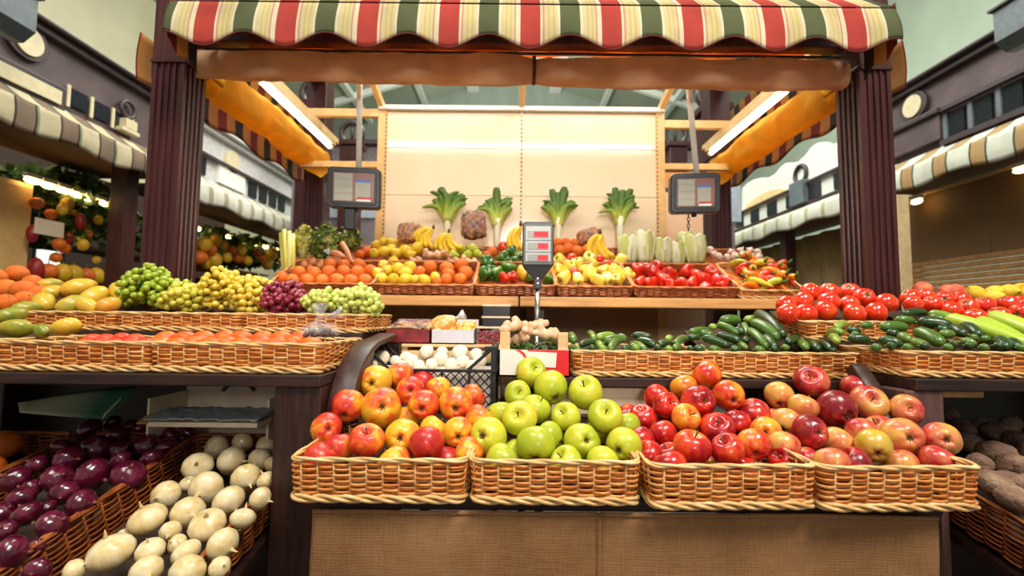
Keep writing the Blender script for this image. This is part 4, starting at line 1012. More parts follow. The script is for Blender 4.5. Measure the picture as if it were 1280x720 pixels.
# ---------------------------------------------------------------- red and white carton of ginger and greens
gx0, gx1 = xat(623, 440, 1.12), xat(712, 440, 1.12); gz1 = zat(437, 1.12)
gb = thing('produce_carton', 'red and white printed carton with ginger and greens behind the green apples', 'box', ((gx0 + gx1) / 2, 1.118, zp))
gz0 = zp + .001
gx0_ = gx0
M_cardw = simple('white printed card', (238, 230, 220), .45, var=.03); M_cardr = simple('red printed card', (222, 20, 26), .4, var=.04)
# sits on the plank; its overhanging end rests on a batten
add(gb, 'carton_wall', M_cardw, lambda m: [m.box(gx0, gx1, 1.118, 1.122, gz0, gz1), m.box(gx0, gx1, 1.256, 1.26, gz0, gz1), m.box(gx0, gx0 + .004, 1.118, 1.26, gz0, gz1), m.box(gx1 - .004, gx1, 1.118, 1.26, gz0, gz1), m.box(gx0, gx1, 1.118, 1.26, gz0, gz0 + .004)])
def fr(px, py): return at(px, py, 1.1175)
def patch(pts, mat, name, y=1.1172):
    m = MB(); m.add([(p.x, y, max(gz0 + .0005, min(gz1, p.z))) for p in pts], [tuple(range(len(pts)))]); m.v += [(a, b - .0006, c) for a, b, c in m.v[:]]
    n = len(pts); m.f.append(tuple(range(n, 2 * n))[::-1]); m.f += [(i, (i + 1) % n, n + (i + 1) % n, n + i) for i in range(n)]
    loc_mb(m, gb); return build(name, m, mat, gb)
pts = [fr(654, 437), fr(711, 437), fr(711, 470), fr(663, 470)]
pts = [fr(659.5, 437.2), fr(711, 437.2), fr(711, 469.5), fr(660, 469.5), fr(661.5, 458), fr(661.5, 448), fr(660.5, 442)]
patch(pts, M_cardr, 'red_print')
patch([fr(644, 437.2), fr(650, 437.2), fr(656, 441.5), fr(658.5, 448), fr(657, 449), fr(653, 443), fr(649, 439.5)], M_cardr, 'red_swoosh')
patch([fr(659, 439), fr(696, 441), fr(694.5, 459.5), fr(661.5, 458)], M_cardw, 'white_label', 1.1162)
for xq in (625, 697.5):
    a = xat(xq, 430, 1.123); add(gb, 'wooden_corner', M_plank, lambda m: m.box(a, a + .0245, 1.1225, 1.130, gz0 + .004, zat(415, 1.123)), bevel=.001)
M_gin = multi('ginger skin', [(.2, (196, 142, 100)), (.5, (224, 178, 138)), (.8, (240, 206, 172))], .55, 16, .1, .2, amp=.9)
def ginger(seed, n=6, s=1.0):
    rng = random.Random(seed); m = MB(); p = Vector((0, 0, 0)); d = Vector((1, 0, .15))
    pts = [p.copy()]; rad = [.011]
    for k in range(n):
        p = p + d * .014; d = (d + Vector((rng.uniform(-.3, .3), rng.uniform(-.4, .4), rng.uniform(-.3, .3)))).normalized(); pts.append(p.copy()); rad.append(.0125 + .004 * math.sin(k * 2.3 + seed))
    rad[0] *= .5; rad[-1] *= .55
    m.tube(pts, rad, 10)
    for k in range(1, n, 1):
        if rng.random() < .75:
            q = pts[k]; dd = Vector((rng.uniform(-.5, .5), rng.uniform(-1, 1), rng.uniform(-.2, 1))).normalized(); L = rng.uniform(.016, .03)
            m.tube([q, q + dd * L * .5, q + dd * L * .85, q + dd * L], [.010, .0115, .010, .0045], 10)
    me = m.mesh('ginger_root', M_gin, True)
    o = ob('tmp', me); rm = o.modifiers.new('r', 'REMESH'); rm.mode = 'VOXEL'; rm.voxel_size = .0025; rm.use_smooth_shade = True
    sm = o.modifiers.new('s', 'SMOOTH'); sm.iterations = 4
    dg = bpy.context.evaluated_depsgraph_get(); me2 = bpy.data.meshes.new_from_object(o.evaluated_get(dg)); bpy.data.objects.remove(o)
    me2.name = 'ginger_root'; me2.materials.clear(); me2.materials.append(M_gin)
    me2.polygons.foreach_set('use_smooth', [True] * len(me2.polygons))
    cv = sum((v.co for v in me2.vertices), Vector()) / len(me2.vertices)
    for v in me2.vertices: v.co = (v.co - cv) * s
    return me2
GIN = [ginger(i) for i in (1, 4, 9)]
GL = [(640, 407, 'pale knobbly ginger root at the near-scale end of the red and white carton', 0, .3), (658, 413, 'broad ginger root in the middle of the red and white carton', 1, 1.9), (671, 407, 'upright ginger knob against the scale pole in the carton', 2, 1.2), (684, 416, 'pale peeling ginger root on the greens in the carton', 1, .4), (648, 424, 'small ginger piece low on the greens in the carton', 2, 2.6), (692, 421, 'forked ginger root beside the far wooden corner of the carton', 0, 3.4)]
for i, (x, y, l, k, a) in enumerate(GL):
    o = ob('ginger_root', GIN[k]); tag(o, l, 'ginger', 'ginger roots in the carton'); o.location = at(x, y, 1.155 + .02 * (i % 3)); o.rotation_euler = (.3, -.5 if i == 2 else .1, a); o.scale = (.95,) * 3
# greens bedding
M_leafg = multi('leafy green', [(.1, (34, 70, 20)), (.5, (72, 112, 34)), (.9, (128, 158, 70))], .5, 60, amp=1)
m = MB(); rng = random.Random(2)
for k in range(420):
    c = Vector((rng.uniform(gx0 + .012, gx1 - .012), rng.uniform(1.128, 1.25), gz1 + rng.uniform(-.012, .012))); a = rng.uniform(0, 6.28); s = rng.uniform(.006, .013)
    u = Vector((math.cos(a), math.sin(a), rng.uniform(-.4, .6))) * s; v = Vector((-math.sin(a), math.cos(a), rng.uniform(-.3, .3))) * s * .5
    m.add([c - u, c - u * .2 + v, c + u, c - u * .2 - v], [(0, 1, 2, 3)])
m.box(gx0 + .006, gx1 - .006, 1.131, 1.252, gz0 + .006, gz1 - .008)
tag(build('green_leaves', m, M_leafg), 'small green leaves bedding the ginger in the red and white carton', 'leaves', None, 'stuff')

# ---------------------------------------------------------------- price scale on its pole
sx = xat(672, 380, 1.33)
sc = thing('price_scale', 'charcoal counter scale display with three red readouts on a steel pole', 'scale', (sx, 1.33, zp))
M_red = glow('red readout', (206, 24, 34), .45); M_lcd = simple('grey readout', (104, 106, 92), .3); M_sil = simple('silver faceplate', (160, 160, 156), .4, metal=.2, var=.04)
add(sc, 'scale_body', M_bezel, lambda m: m.box(sx - .10, sx + .10, 1.27, 1.46, zp + .001, zp + .035), bevel=.008)
add(sc, 'weighing_plate', M_steel, lambda m: m.box(sx - .11, sx + .11, 1.275, 1.455, zp + .036, zp + .042), bevel=.003)
ztop, zbt = zat(277, 1.33), zat(332, 1.33); hw = .0455; zn = zat(357, 1.33)
add(sc, 'pole', M_steel, lambda m: m.tube([(sx, 1.36, zp + .03), (sx, 1.345, zn + .01)], .0075, 14), smooth=True)
def hull(m):
    def P(w, z, y0, y1): return [(sx - w, y0, z), (sx + w, y0, z), (sx + w, y1, z), (sx - w, y1, z)]
    L = [P(.011, zn - .008, 1.333, 1.357), P(.012, zn + .02, 1.332, 1.358), P(.040, zbt - .006, 1.326, 1.36), P(hw, zbt + .004, 1.324, 1.362), P(hw, ztop - .006, 1.324, 1.362), P(hw - .006, ztop, 1.326, 1.36)]
    V = [q for r in L for q in r]; Fc = [(3, 2, 1, 0), tuple(range(len(V) - 4, len(V)))]
    for i in range(len(L) - 1):
        for k in range(4): Fc.append((i * 4 + k, i * 4 + (k + 1) % 4, i * 4 + 4 + (k + 1) % 4, i * 4 + 4 + k))
    m.add(V, Fc)
hd = add(sc, 'display_head', M_bezel, hull, bevel=.003)
fp = add(sc, 'faceplate', M_sil, lambda m: m.box(sx - .037, sx + .037, 1.3225, 1.3238, zbt + .012, ztop - .014), bevel=.0008)
dz = (ztop - zbt - .026) / 3
for k in range(3):
    z = ztop - .022 - dz * (k + .75)
    m = MB(); m.box(sx - .031, sx + .031, 1.3208, 1.3224, z, z + dz * .56); loc_mb(m, sc); wn = build('readout_window', m, M_lcd, sc)
    m = MB(); m.box(sx - .031 + (.018 if k == 0 else .030), sx + .029, 1.3200, 1.3207, z + .002, z + dz * .56 - .002); loc_mb(m, sc); build('red_readout', m, M_red, sc)
    m = MB(); m.box(sx - .037, sx + .037, 1.3215, 1.3224, z - dz * .26, z - dz * .20); loc_mb(m, sc); build('dividing_line', m, M_bezel, sc)
for z in (zn + .022, zn + .008):
    add(sc, 'screw', M_steel, lambda m: m.tube([(sx, 1.3335, z), (sx, 1.330, z)], .0022, 8))

# ---------------------------------------------------------------- hanging scale screens
def hanging(px0, py0, px1, py1, Y, ptop, yaw, label, chain):
    a, b = at(px0, py0, Y), at(px1, py1, Y); w = b.x - a.x; h = a.z - b.z; c = (a + b) / 2
    t = thing('hanging_scale', label, 'scale', c, (R(4), 0, R(yaw)))
    def case(m, e, y0, y1):
        r = .018 - e * .3; hw_, hh = w / 2 - e, h / 2 - e; P = []
        for sx_, sz, a0 in ((1, -1, -90), (1, 1, 0), (-1, 1, 90), (-1, -1, 180)):
            for k in range(5):
                q = R(a0 + 22.5 * k); P.append((sx_ * (hw_ - r) + r * math.cos(q), sz * (hh - r) + r * math.sin(q)))
        m.prism(P, y0, y1, 'y')
    m = MB(); case(m, 0, 0, .05); build('housing', m, M_bezel, t, bevel=.006)
    m = MB(); case(m, .012, -.003, .001); build('screen_surround', m, M_black, t, bevel=.001)
    sw, sh = w / 2 - .024, h / 2 - .024
    m = MB(); m.box(-sw, sw, -.0045, -.0032, -sh, sh); s = build('screen', m, simple('screen backing maroon', (150, 92, 78), .3, var=.1), t)
    M_pg = simple('pale screen panel', (176, 172, 156), .35, var=.03); M_bl = simple('screen blue', (56, 116, 206), .35); M_rd = simple('screen red', (206, 44, 48), .35)
    m = MB(); m.box(-sw + .004, -.004, -.0058, -.0046, -sh + .003, sh - .003); build('text_panel', m, M_pg, s)
    for k in range(3):
        z = -sh + .006 + (2 * sh - .012) * (k + .9) / 3.6; m = MB(); m.box(-sw + .004, -.004, -.0064, -.0059, z, z + .0016); build('panel_rule', m, simple('screen grey line', (150, 146, 134), .4), s)
    m = MB(); m.box(.006, sw - .014, -.0058, -.0046, -sh + .012, sh * .5); build('ticket_panel', m, M_pg, s)
    m = MB(); m.box(.006, sw - .014, -.0064, -.0059, sh * .36, sh * .52); build('blue_header', m, M_bl, s)
    m = MB(); m.box(.014, sw - .010, -.0064, -.0059, -sh + .011, -sh + .019); build('red_footer', m, M_rd, s)
    m = MB(); m.box(.010, sw - .012, -.0064, -.0059, -sh + .001, -sh + .010); build('price_patch', m, simple('screen white', (240, 238, 232), .35), s)
    top = at(ptop[0], ptop[1], Y); inv = Matrix.Translation(c) @ t.rotation_euler.to_matrix().to_4x4(); inv = inv.inverted()
    tp = inv @ (top + (top - Vector((c.x, c.y, c.z + h / 2))).normalized() * .35)
    m = MB(); m.tube([(w * .06, .025, h / 2 - .002), tp], .011, 12); build('hanging_rod', m, M_white, t, True)
    if chain:
        cm = MB(); x = -.02
        for k in range(5):
            z = -h / 2 - .008 - k * .013
            ring = [(x + .005 * math.cos(q) * (1 if k % 2 else 0), .025 + .005 * math.cos(q) * (0 if k % 2 else 1), z + .008 * math.sin(q)) for q in [2 * math.pi * i / 10 for i in range(10)]]
            cm.tube(ring, .0018, 5, closed=True)
        build('hook_chain', cm, M_black, t, True)
    else:
        m = MB(); m.box(-.040, .006, .012, .040, -h / 2 - .085, -h / 2 + .003); build('load_box', m, M_black, t, bevel=.006)
    m = MB(); m.tube([(.0, .025, -h / 2 + .004), (.002, .025, -h / 2 - .012)], .010, 10); build('swivel', m, M_black, t, True)
    return t
hanging(411, 209, 474, 260, 1.75, (447, 110), 8, 'black hanging scale screen over the citrus and celery baskets', False)
hanging(839, 216, 900, 266, 1.75, (860, 112), -7, 'black hanging scale screen over the cabbages and red peppers', True)

# ---------------------------------------------------------------- onions and potatoes on the lower shelves
M_won = multi('white onion skin', [(.1, (190, 150, 84)), (.45, (226, 202, 146)), (.9, (244, 234, 206))], .33, 9, .25, .06, (2.2, 2.2, .5), .8, fleck=((206, 196, 110), 90, .1))
M_ron = multi('red onion skin', [(.1, (42, 6, 20)), (.5, (84, 14, 38)), (.9, (128, 44, 70))], .2, 7, .5, .05, (2.5, 2.5, .5), .8)
def onion(m, i):
    rng = random.Random(i); ph = rng.uniform(0, 6); f = rng.uniform(.82, .95)
    return prof_mesh('onion', m, [(0, -.86), (.10, -.88), (.4, -.80), (.75, -.56), (.96, -.2), (1.0, .08), (.92, .38), (.73, .64), (.42, .83), (.17, .92), (.08, 1.0)], 24, lambda r, z, a: (r * (1 + .02 * math.cos(9 * a + ph) + .03 * math.cos(2 * a + ph)), z * f))
WON, RON = [onion(M_won, i) for i in range(4)], [onion(M_ron, i + 9) for i in range(4)]
M_neck = simple('papery onion neck', (214, 184, 126), .6, var=.15, scale=80); M_neckr = simple('papery red neck', (120, 66, 48), .6, var=.2, scale=80)
NK = stalk_mesh('dry_neck', [(0, 0, .80), (.02, 0, .96), (.06, .02, 1.14), (.05, .06, 1.32)], [.17, .09, .06, .015], M_neck, 8); NKR = stalk_mesh('dry_neck', [(0, 0, .80), (.02, 0, .94), (.06, .03, 1.06)], [.17, .09, .015], M_neckr, 8)
m = MB()
for k in range(9):
    a = k * .698; m.tube([(.05 * math.cos(a), .05 * math.sin(a), -.80), (.12 * math.cos(a), .12 * math.sin(a), -.92)], [.03, .01], 4)
RT = m.mesh('root_tuft', M_neck, True)
TL = 13.5
def low_basket(x0, x1, Yf, zf, L, tilt, label, group):
    w = x1 - x0
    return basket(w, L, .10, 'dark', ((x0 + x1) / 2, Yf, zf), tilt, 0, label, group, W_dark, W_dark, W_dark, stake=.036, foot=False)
# rim plane measured from the photograph: z(Y) = -.396 + .22 (Y - .73) below the eye
def rimz(Y): return H - .404 + .22 * (Y - .73)
yf = .70; drop = .094 * math.cos(R(TL))
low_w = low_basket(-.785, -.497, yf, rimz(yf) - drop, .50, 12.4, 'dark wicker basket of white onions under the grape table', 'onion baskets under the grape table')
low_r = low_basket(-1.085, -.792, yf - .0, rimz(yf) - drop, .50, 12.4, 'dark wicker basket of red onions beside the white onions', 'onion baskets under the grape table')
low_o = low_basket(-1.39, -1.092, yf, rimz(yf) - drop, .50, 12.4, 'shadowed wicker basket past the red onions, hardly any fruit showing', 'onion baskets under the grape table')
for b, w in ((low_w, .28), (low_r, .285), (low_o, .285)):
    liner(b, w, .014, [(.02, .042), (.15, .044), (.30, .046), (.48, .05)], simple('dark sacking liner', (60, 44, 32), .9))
def oplane(lift):
    return (.70, rimz(.70) - H + lift, 1.2, rimz(1.2) - H + lift)
OW = tr3(0, 460, 2.769, [(750, 275, 46, 'w'), (840, 258, 40, 'w', 1), (922, 272, 42, 'w', 1), (685, 340, 56, 'w', 0, -.1, -.2), (800, 320, 56, 'w', 0, .8, .2), (900, 318, 46, 'w', 1), (948, 335, 36, 'w'), (850, 380, 57, 'w', 0, .3, .6), (715, 415, 68, 'w', 0, -.5, .4), (925, 390, 40, 'w'), (652, 402, 34, 'w', 3), (575, 440, 58, 'w', 0, -.6, .1), (505, 530, 73, 'w', 0, -.35, -.85),
    (650, 500, 66, 'w', 1, .4, .3), (790, 460, 62, 'w', 0, .5, .7), (900, 452, 46, 'w'), (590, 565, 44, 'w', 2, -.2, .5), (718, 545, 70, 'w', 0, -.1, -.6), (840, 522, 48, 'w'), (615, 610, 36, 'w', 3), (770, 610, 66, 'w', 0, .6, .5), (385, 640, 88, 'w', 0, -.3, -.85), (520, 635, 58, 'w', 1, -.2, -.7), (645, 640, 58, 'w', 1), (505, 705, 66, 'w', 0, .2, .4), (650, 705, 70, 'w', 0, -.4, .2), (258, 700, 44, 'w', 1), (760, 690, 40, 'w', 1), (440, 580, 40, 'w', 3, -.9, -.3)])
heap(OW, oplane(.012), 'white onions under the grape table', (700, 672, 648, 616, 590, 565), 'of the white onion basket', 'onion', 'onion', {'w': (WON, 'pale white', 'onion', None)}, (.016, .038), 21, steep=False, parts={'w': [('dry_neck', NK), ('root_tuft', RT)]}, lateral=.3)
OR_ = tr3(0, 460, 2.769, [(310, 215, 50, 'r'), (405, 235, 40, 'r'), (330, 278, 58, 'r', 0, .1, -.6), (215, 275, 42, 'r'), (240, 315, 60, 'r', 0, .6, .1), (125, 335, 44, 'r'), (420, 283, 46, 'r', 1), (515, 268, 50, 'r', 0, .1, -.5), (420, 322, 42, 'r'), (522, 315, 45, 'r', 0, .5, .6), (315, 370, 72, 'r', 0, .7, .5), (445, 370, 65, 'r', 0, .15, -.6), (200, 385, 62, 'r'), (55, 385, 58, 'r'), (120, 412, 40, 'r', 2), (215, 440, 56, 'r', 1), (282, 470, 64, 'r', 0, .8, .1), (70, 452, 60, 'r', 1), (90, 512, 62, 'r'), (170, 560, 68, 'r', 0, .6, -.3), (45, 640, 82, 'r', 0, .9, .2),
    (490, 210, 34, 'r', 1), (548, 208, 38, 'r', 1), (655, 225, 34, 'r'), (595, 232, 38, 'r'), (575, 275, 40, 'r', 1), (20, 560, 50, 'r', 1), (150, 490, 40, 'r', 2), (10, 500, 50, 'r', 2), (115, 620, 44, 'r', 2), (450, 205, 36, 'r', 2), (130, 700, 56, 'r', 1), (390, 190, 34, 'r', 2)])
heap(OR_, oplane(.014), 'red onions under the grape table', (680, 640, 618, 590, 573, 550), 'of the red onion basket', 'red onion', 'red_onion', {'r': (RON, 'dark red', 'onion', None)}, (.017, .040), 22, steep=False, parts={'r': [('dry_neck', NKR), ('root_tuft', RT)]}, lateral=.3)
for k, (x, y, r_) in enumerate(((8, 556, 22), (-14, 585, 22))):
    heap([(x, y, r_, 'o')], oplane(.0), None, (), 'in the shadowed basket past the red onions' if k == 0 else 'nearest in the shadowed basket past the red onions', 'orange', 'orange', {'o': (ORA, 'dim', 'orange', None)}, (.02, .04), 50 + k)
ls = thing('slanted_shelf', 'sloping dark wooden shelf under the grape table carrying the onion baskets', 'shelf', (-.95, .95, 0))
m = MB(); zq = lambda Y: rimz(Y) - drop - .006
m.prism([(.69, zq(.69)), (1.28, zq(1.28)), (1.28, zq(1.28) - .02), (.69, zq(.69) - .02)], -1.598, -.492, 'x'); loc_mb(m, ls); build('shelf_board', m, M_darkh, ls)
for x in (-.53, -1.59):
    for y in (.72, 1.22):
        add(ls, 'shelf_post', M_dark, lambda m: m.box(x, x + .03, y, y + .03, 0, zq(y) - .021))
# low things in the shade behind the onions
q = at(95, 500, 1.12)
sg = thing('paper_sign', 'bent pale green paper sheet lying askew above the red onions', 'paper', q)
a, b, c, d = [at(*p, Y) for p, Y in (((22, 504), 1.12), ((166, 484), 1.14), ((128, 524), 1.08), ((24, 516), 1.07))]
m = MB()
m.grid(lambda u, v: a.lerp(b, u).lerp(d.lerp(c, u), v) + Vector((0, .02 * math.sin(u * 2.5), .006 * math.sin(v * 3 + u * 3))), 12, 6); loc_mb(m, sg)
def paper_grad():
    t = NT('green edged paper'); t.setb(Roughness=.6)
    tc = t.add('ShaderNodeTexCoord'); sx = t.add('ShaderNodeSeparateXYZ'); t.l.new(tc.outputs['Object'], sx.inputs[0]); t.l.new(t.ramp(t.math('ADD', t.math('MULTIPLY', sx.outputs[0], 3.6), .5, True), [(.25, (206, 198, 160)), (.7, (44, 96, 70))]), t.b.inputs['Base Color']); return t.m
build('paper_sheet', m, paper_grad(), sg, True, solid=.0015)
m = MB(); m.grid(lambda u, v: c.lerp(at(152, 500, 1.13), u) + Vector((0, 0, .012 * v)) + Vector((.004 * v, 0, 0)), 6, 2); loc_mb(m, sg); build('folded_edge', m, simple('pale paper', (206, 196, 160), .6), sg, True, solid=.0015)
q = at(262, 521, 1.045)
fo = thing('foil_tray', 'crinkled silver wrapped tray behind the onions under the table', 'tray', q)
m = MB(); m.grid(lambda u, v: ((u - .5) * .25, -.03 + v * .075, .006 * noise.noise(Vector((u * 14, v * 9, 1))) + .012 * v), 40, 14); build('foil_wrap', m, simple('crumpled foil', (176, 186, 182), .3, metal=.35, var=.1, bump=.4, scale=60), fo, True, solid=.002)
m = MB(); m.box(-.12, .12, -.022, .04, -.018, -.008); build('tray_body', m, M_board, fo)
fl = thing('open_carton', 'open cream carton with raised flaps behind the white onions', 'box', at(290, 500, 1.20))
c0 = fl.location
m = MB(); m.box(-.14, .15, .03, .035, -.10, .052); build('back_panel', m, M_board, fl)
for xs in (-.14, .145):
    m = MB(); m.box(xs, xs + .005, -.10, .0295, -.10, .02); build('side_panel', m, M_board, fl)
m = MB(); m.grid(lambda u, v: (-.14 + .29 * u, -.10 - .03 * v, -.02 - .012 * v), 2, 2); build('front_flap', m, simple('brown carton face', (190, 140, 84), .8), fl, solid=.003)
for s in (-.03, .03):
    m = MB(); m.tube([(s - .018 * (1 if s > 0 else -1), .028, .05), (s + .012 * (1 if s > 0 else -1), .028, .02)], .005, 6); build('printed_stroke', m, M_black, fl)

# potatoes
M_pot = multi('dusty potato skin', [(.1, (92, 66, 50)), (.5, (136, 104, 82)), (.9, (176, 146, 118))], .8, 8, 0, .3, amp=.9, fleck=((84, 58, 42), 90, .1), bscale=60)
def potato(i):
    m = MB(); m.lathe([(math.cos(-math.pi / 2 + math.pi * k / 14) if 0 < k < 14 else 0, math.sin(-math.pi / 2 + math.pi * k / 14) * 1.35) for k in range(15)], 20)
    me = m.mesh('potato', M_pot, True); lumpy(me, .16, 1.1, i * 3.3); lumpy(me, .05, 3.5, i); return me
POT = [potato(i) for i in range(4)]
def prim(Y): return H - .350 + .20 * (Y - .96)
PL_P = (.90, prim(.90) - H + .03, 1.4, prim(1.4) - H + .03)
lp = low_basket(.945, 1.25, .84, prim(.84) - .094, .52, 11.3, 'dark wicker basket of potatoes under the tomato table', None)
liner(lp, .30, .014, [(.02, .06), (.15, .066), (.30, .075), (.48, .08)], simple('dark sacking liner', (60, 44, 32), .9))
PD = tr3(1160, 480, 3, [(250, 180, 40, 'p', 0, .9, .1), (340, 215, 46, 'p', 0, .8, .3), (255, 262, 62, 'p', 0, .95, -.1), (165, 225, 44, 'p', 0, .8, .4), (245, 372, 62, 'p', 0, .9, .2), (330, 312, 48, 'p', 0, .7, -.5), (130, 165, 32, 'p', 1, .5, .3), (75, 125, 30, 'p', 2), (325, 432, 44, 'p', 0, .7, .3), (352, 385, 34, 'p', 1), (190, 300, 36, 'p', 2), (300, 370, 30, 'p', 3), (200, 170, 30, 'p', 2), (300, 160, 34, 'p', 2), (380, 260, 44, 'p', 1), (390, 340, 44, 'p', 1)])
heap(PD, PL_P, 'potatoes under the tomato table', (602, 575, 548), 'of the potato basket', 'potato', 'potato', {'p': (POT, 'dusty brown', 'potato', None)}, (.024, .042), 31, steep=False)
rs = thing('slanted_shelf', 'sloping dark wooden shelf under the tomato table carrying the potato basket', 'shelf', (1.1, .95, 0))
m = MB(); zq2 = lambda Y: prim(Y) - .094 - .006
m.prism([(.83, zq2(.83)), (1.42, zq2(1.42)), (1.42, zq2(1.42) - .02), (.83, zq2(.83) - .02)], .94, 1.79, 'x'); loc_mb(m, rs); build('shelf_board', m, M_darkh, rs)
for x in (.95, 1.70):
    for y in (.86, 1.38):
        add(rs, 'shelf_post', M_dark, lambda m: m.box(x, x + .03, y, y + .03, 0, zq2(y) - .021))
b = thing('wooden_batten', 'pale wooden batten fixed under the tomato table edge above the potatoes', 'batten', at(1202, 492, 1.02))
m = MB(); m.box(-.05, .05, 0, .02, -.009, .009); build('batten_board', m, simple('straw wood', (190, 140, 84), .7, var=.2, scale=20), b, bevel=.002)
# ---------------------------------------------------------------- back display: shelf, slanted stand, wall panels
zs = zat(370.5, 1.80); ze = zat(383, 1.80)
for x0, x1, lab in ((-1.10, .026, 'long honey-coloured wooden shelf under the citrus baskets'), (.032, 1.16, 'long honey-coloured wooden shelf under the pepper baskets')):
    s = thing('display_shelf', lab, 'shelf', ((x0 + x1) / 2, 1.8, zs), group='display shelves at the back')
    add(s, 'shelf_board', M_shelf, lambda m: m.box(x0, x1, 1.80, 2.14, ze, zs), bevel=.003)
    for x in (x0 + .08, x1 - .10):
        add(s, 'shelf_support', simple('dark steel', (44, 40, 38), .45), lambda m: m.box(x, x + .02, 1.86, 2.12, 0, ze - .0005))
T1 = 27.0
z2f = zat(326, 2.10) - .048; 
st = thing('slanted_stand', 'stepped wooden stand behind the shelf holding the upper row of baskets', 'stand', (.05, 2.1, 0))
add(st, 'upper_step', M_shelf, lambda m: m.box(-1.0, 1.10, 2.145, 2.468, z2f - .03, z2f - .006), bevel=.002)
for x in (-.98, .04, 1.06):
    add(st, 'stand_leg', M_darkh, lambda m: m.box(x, x + .03, 2.2, 2.4, 0, z2f - .031))
def wedge(x0, x1, y0, z0, d, tilt):
    dy, dz = d * math.cos(R(tilt)), d * math.sin(R(tilt))
    return [(y0 + .02, z0), (y0 + dy, z0), (y0 + dy, z0 + dz - .004)]
def rear(x0, x1, Y, z, d, h, tilt, label, group, pale=False, wname='basket_wedge'):
    w = x1 - x0
    b = basket(w, d, h, 'rear' + ('p' if pale else ''), ((x0 + x1) / 2, Y, z), tilt, 0, label, group, W_red if not pale else W_honey, W_redrim if not pale else W_pale, W_red if not pale else W_pale, stake=.03, rimr=.004, coarse=True, foot=pale)
    dd = d * .96
    for q in (x0 + .03, x1 - .05):
        m = MB()
        dy, dz = dd * math.cos(R(tilt)), dd * math.sin(R(tilt)); y0 = Y + d * .25 * math.cos(R(tilt))
        m.prism([(y0, z), (Y + dy, z), (Y + dy, z + dz - .006), (y0, z + d * .25 * math.sin(R(tilt)) - .006)], q, q + .02, 'x')
        w_ = build('support_wedge', m, M_pine, None); w_.parent = b; w_.matrix_parent_inverse = Matrix.LocRotScale(b.location, b.rotation_euler, None).inverted()
    return b
GR = 'baskets in the lower row on the back shelf'
hb = .05; D1 = .27
yF = 1.815
rear(xat(339, 362, yF), xat(466, 362, yF), yF, zs, D1, hb, T1, 'reddish wicker basket of oranges under the celery', GR)
rear(xat(467, 362, yF), xat(592.5, 362, yF), yF, zs, D1, hb, T1, 'reddish wicker basket of mixed lemons and oranges', GR)
rear(xat(594.5, 362, yF), xat(694, 362, yF), yF, zs, D1, hb, T1, 'reddish wicker basket of green peppers behind the price scale', GR)
rear(xat(696.5, 362, yF), xat(790, 362, yF), yF, zs, D1, hb, T1, 'reddish wicker basket of yellow peppers', GR)
rear(xat(793, 362, yF), xat(922, 362, yF), yF, zs, D1, hb, T1, 'reddish wicker basket of red bell peppers', GR)
rear(xat(925, 366, yF), xat(1004, 366, yF), yF, zs, D1, .042, T1 + 3, 'pale rimmed wicker basket of mixed chilies at the shelf end', GR, True)
GR2 = 'baskets in the upper row of the back display'
Y2 = 2.12
rear(xat(446, 325, Y2), xat(562, 325, Y2), Y2, z2f, .26, .045, 25, 'upper wicker basket of oranges and lemons beside the bananas', GR2)
rear(xat(564, 325, Y2), xat(624, 325, Y2), Y2, z2f, .26, .045, 25, 'upper wicker basket of green pears beside the bananas', GR2)
rear(xat(627, 325, Y2), xat(690, 325, Y2), Y2, z2f, .26, .045, 25, 'upper wicker basket behind the price scale with tomatoes', GR2)
rear(xat(692, 325, Y2), xat(764, 325, Y2), Y2, z2f, .26, .045, 25, 'upper wicker basket of oranges above the yellow peppers', GR2)
rear(xat(768, 325, Y2), xat(884, 325, Y2), Y2, z2f, .26, .045, 25, 'upper wicker basket of pale cabbages', GR2)
rear(xat(886, 325, Y2), xat(958, 325, Y2), Y2, z2f, .26, .045, 25, 'upper orange-brown wicker basket of garlic at the end', GR2)
rear(xat(350, 325, Y2), xat(444, 325, Y2), Y2, z2f, .26, .045, 25, 'upper wicker basket holding celery and bagged greens', GR2)
# heap planes of the tilted baskets: first row, second row
P1 = plane(356, 1.85, 328, 2.06); P2 = plane(322, 2.14, 300, 2.36)
# oranges
heap([(365, 351, 9.5, 'o'), (384, 351, 10, 'o'), (403, 352, 10, 'o'), (421, 351, 10, 'o'), (439, 352, 10, 'o'), (456, 351, 9.5, 'o'), (352, 347, 9, 'o'), (374, 341, 9.5, 'o'), (393, 342, 10, 'o'), (411, 341, 10, 'o'), (430, 341, 10, 'o'), (447, 341, 10, 'o'), (461, 339, 9, 'o'), (413, 332, 9.5, 'o'), (431, 332, 9, 'o'), (449, 332, 9, 'o')], P1, 'oranges under the celery', (346.5, 336), 'of the orange basket', 'orange', 'orange', {'o': (ORA, 'bright', 'orange', None)}, (.027, .034), 60, parts={'o': [('stem_button', NAVEL)]})
CD = tr3(440, 270, 6, [(200, 432, 50, 'l'), (222, 472, 50, 'l'), (310, 472, 46, 'l'), (400, 474, 46, 'l'), (470, 476, 38, 'l'), (545, 482, 46, 'l'), (622, 455, 40, 'l'), (240, 372, 46, 'l', 1), (310, 348, 46, 'l', 1), (255, 412, 44, 'l'), (340, 396, 52, 'l'), (432, 384, 48, 'l'), (405, 425, 48, 'l'), (585, 388, 62, 'o', 1), (508, 420, 46, 'o'), (712, 398, 66, 'o'), (822, 372, 58, 'o', 1), (722, 440, 52, 'o'), (852, 430, 58, 'o'), (700, 480, 48, 'o'), (810, 476, 50, 'o'), (640, 492, 34, 'o')])
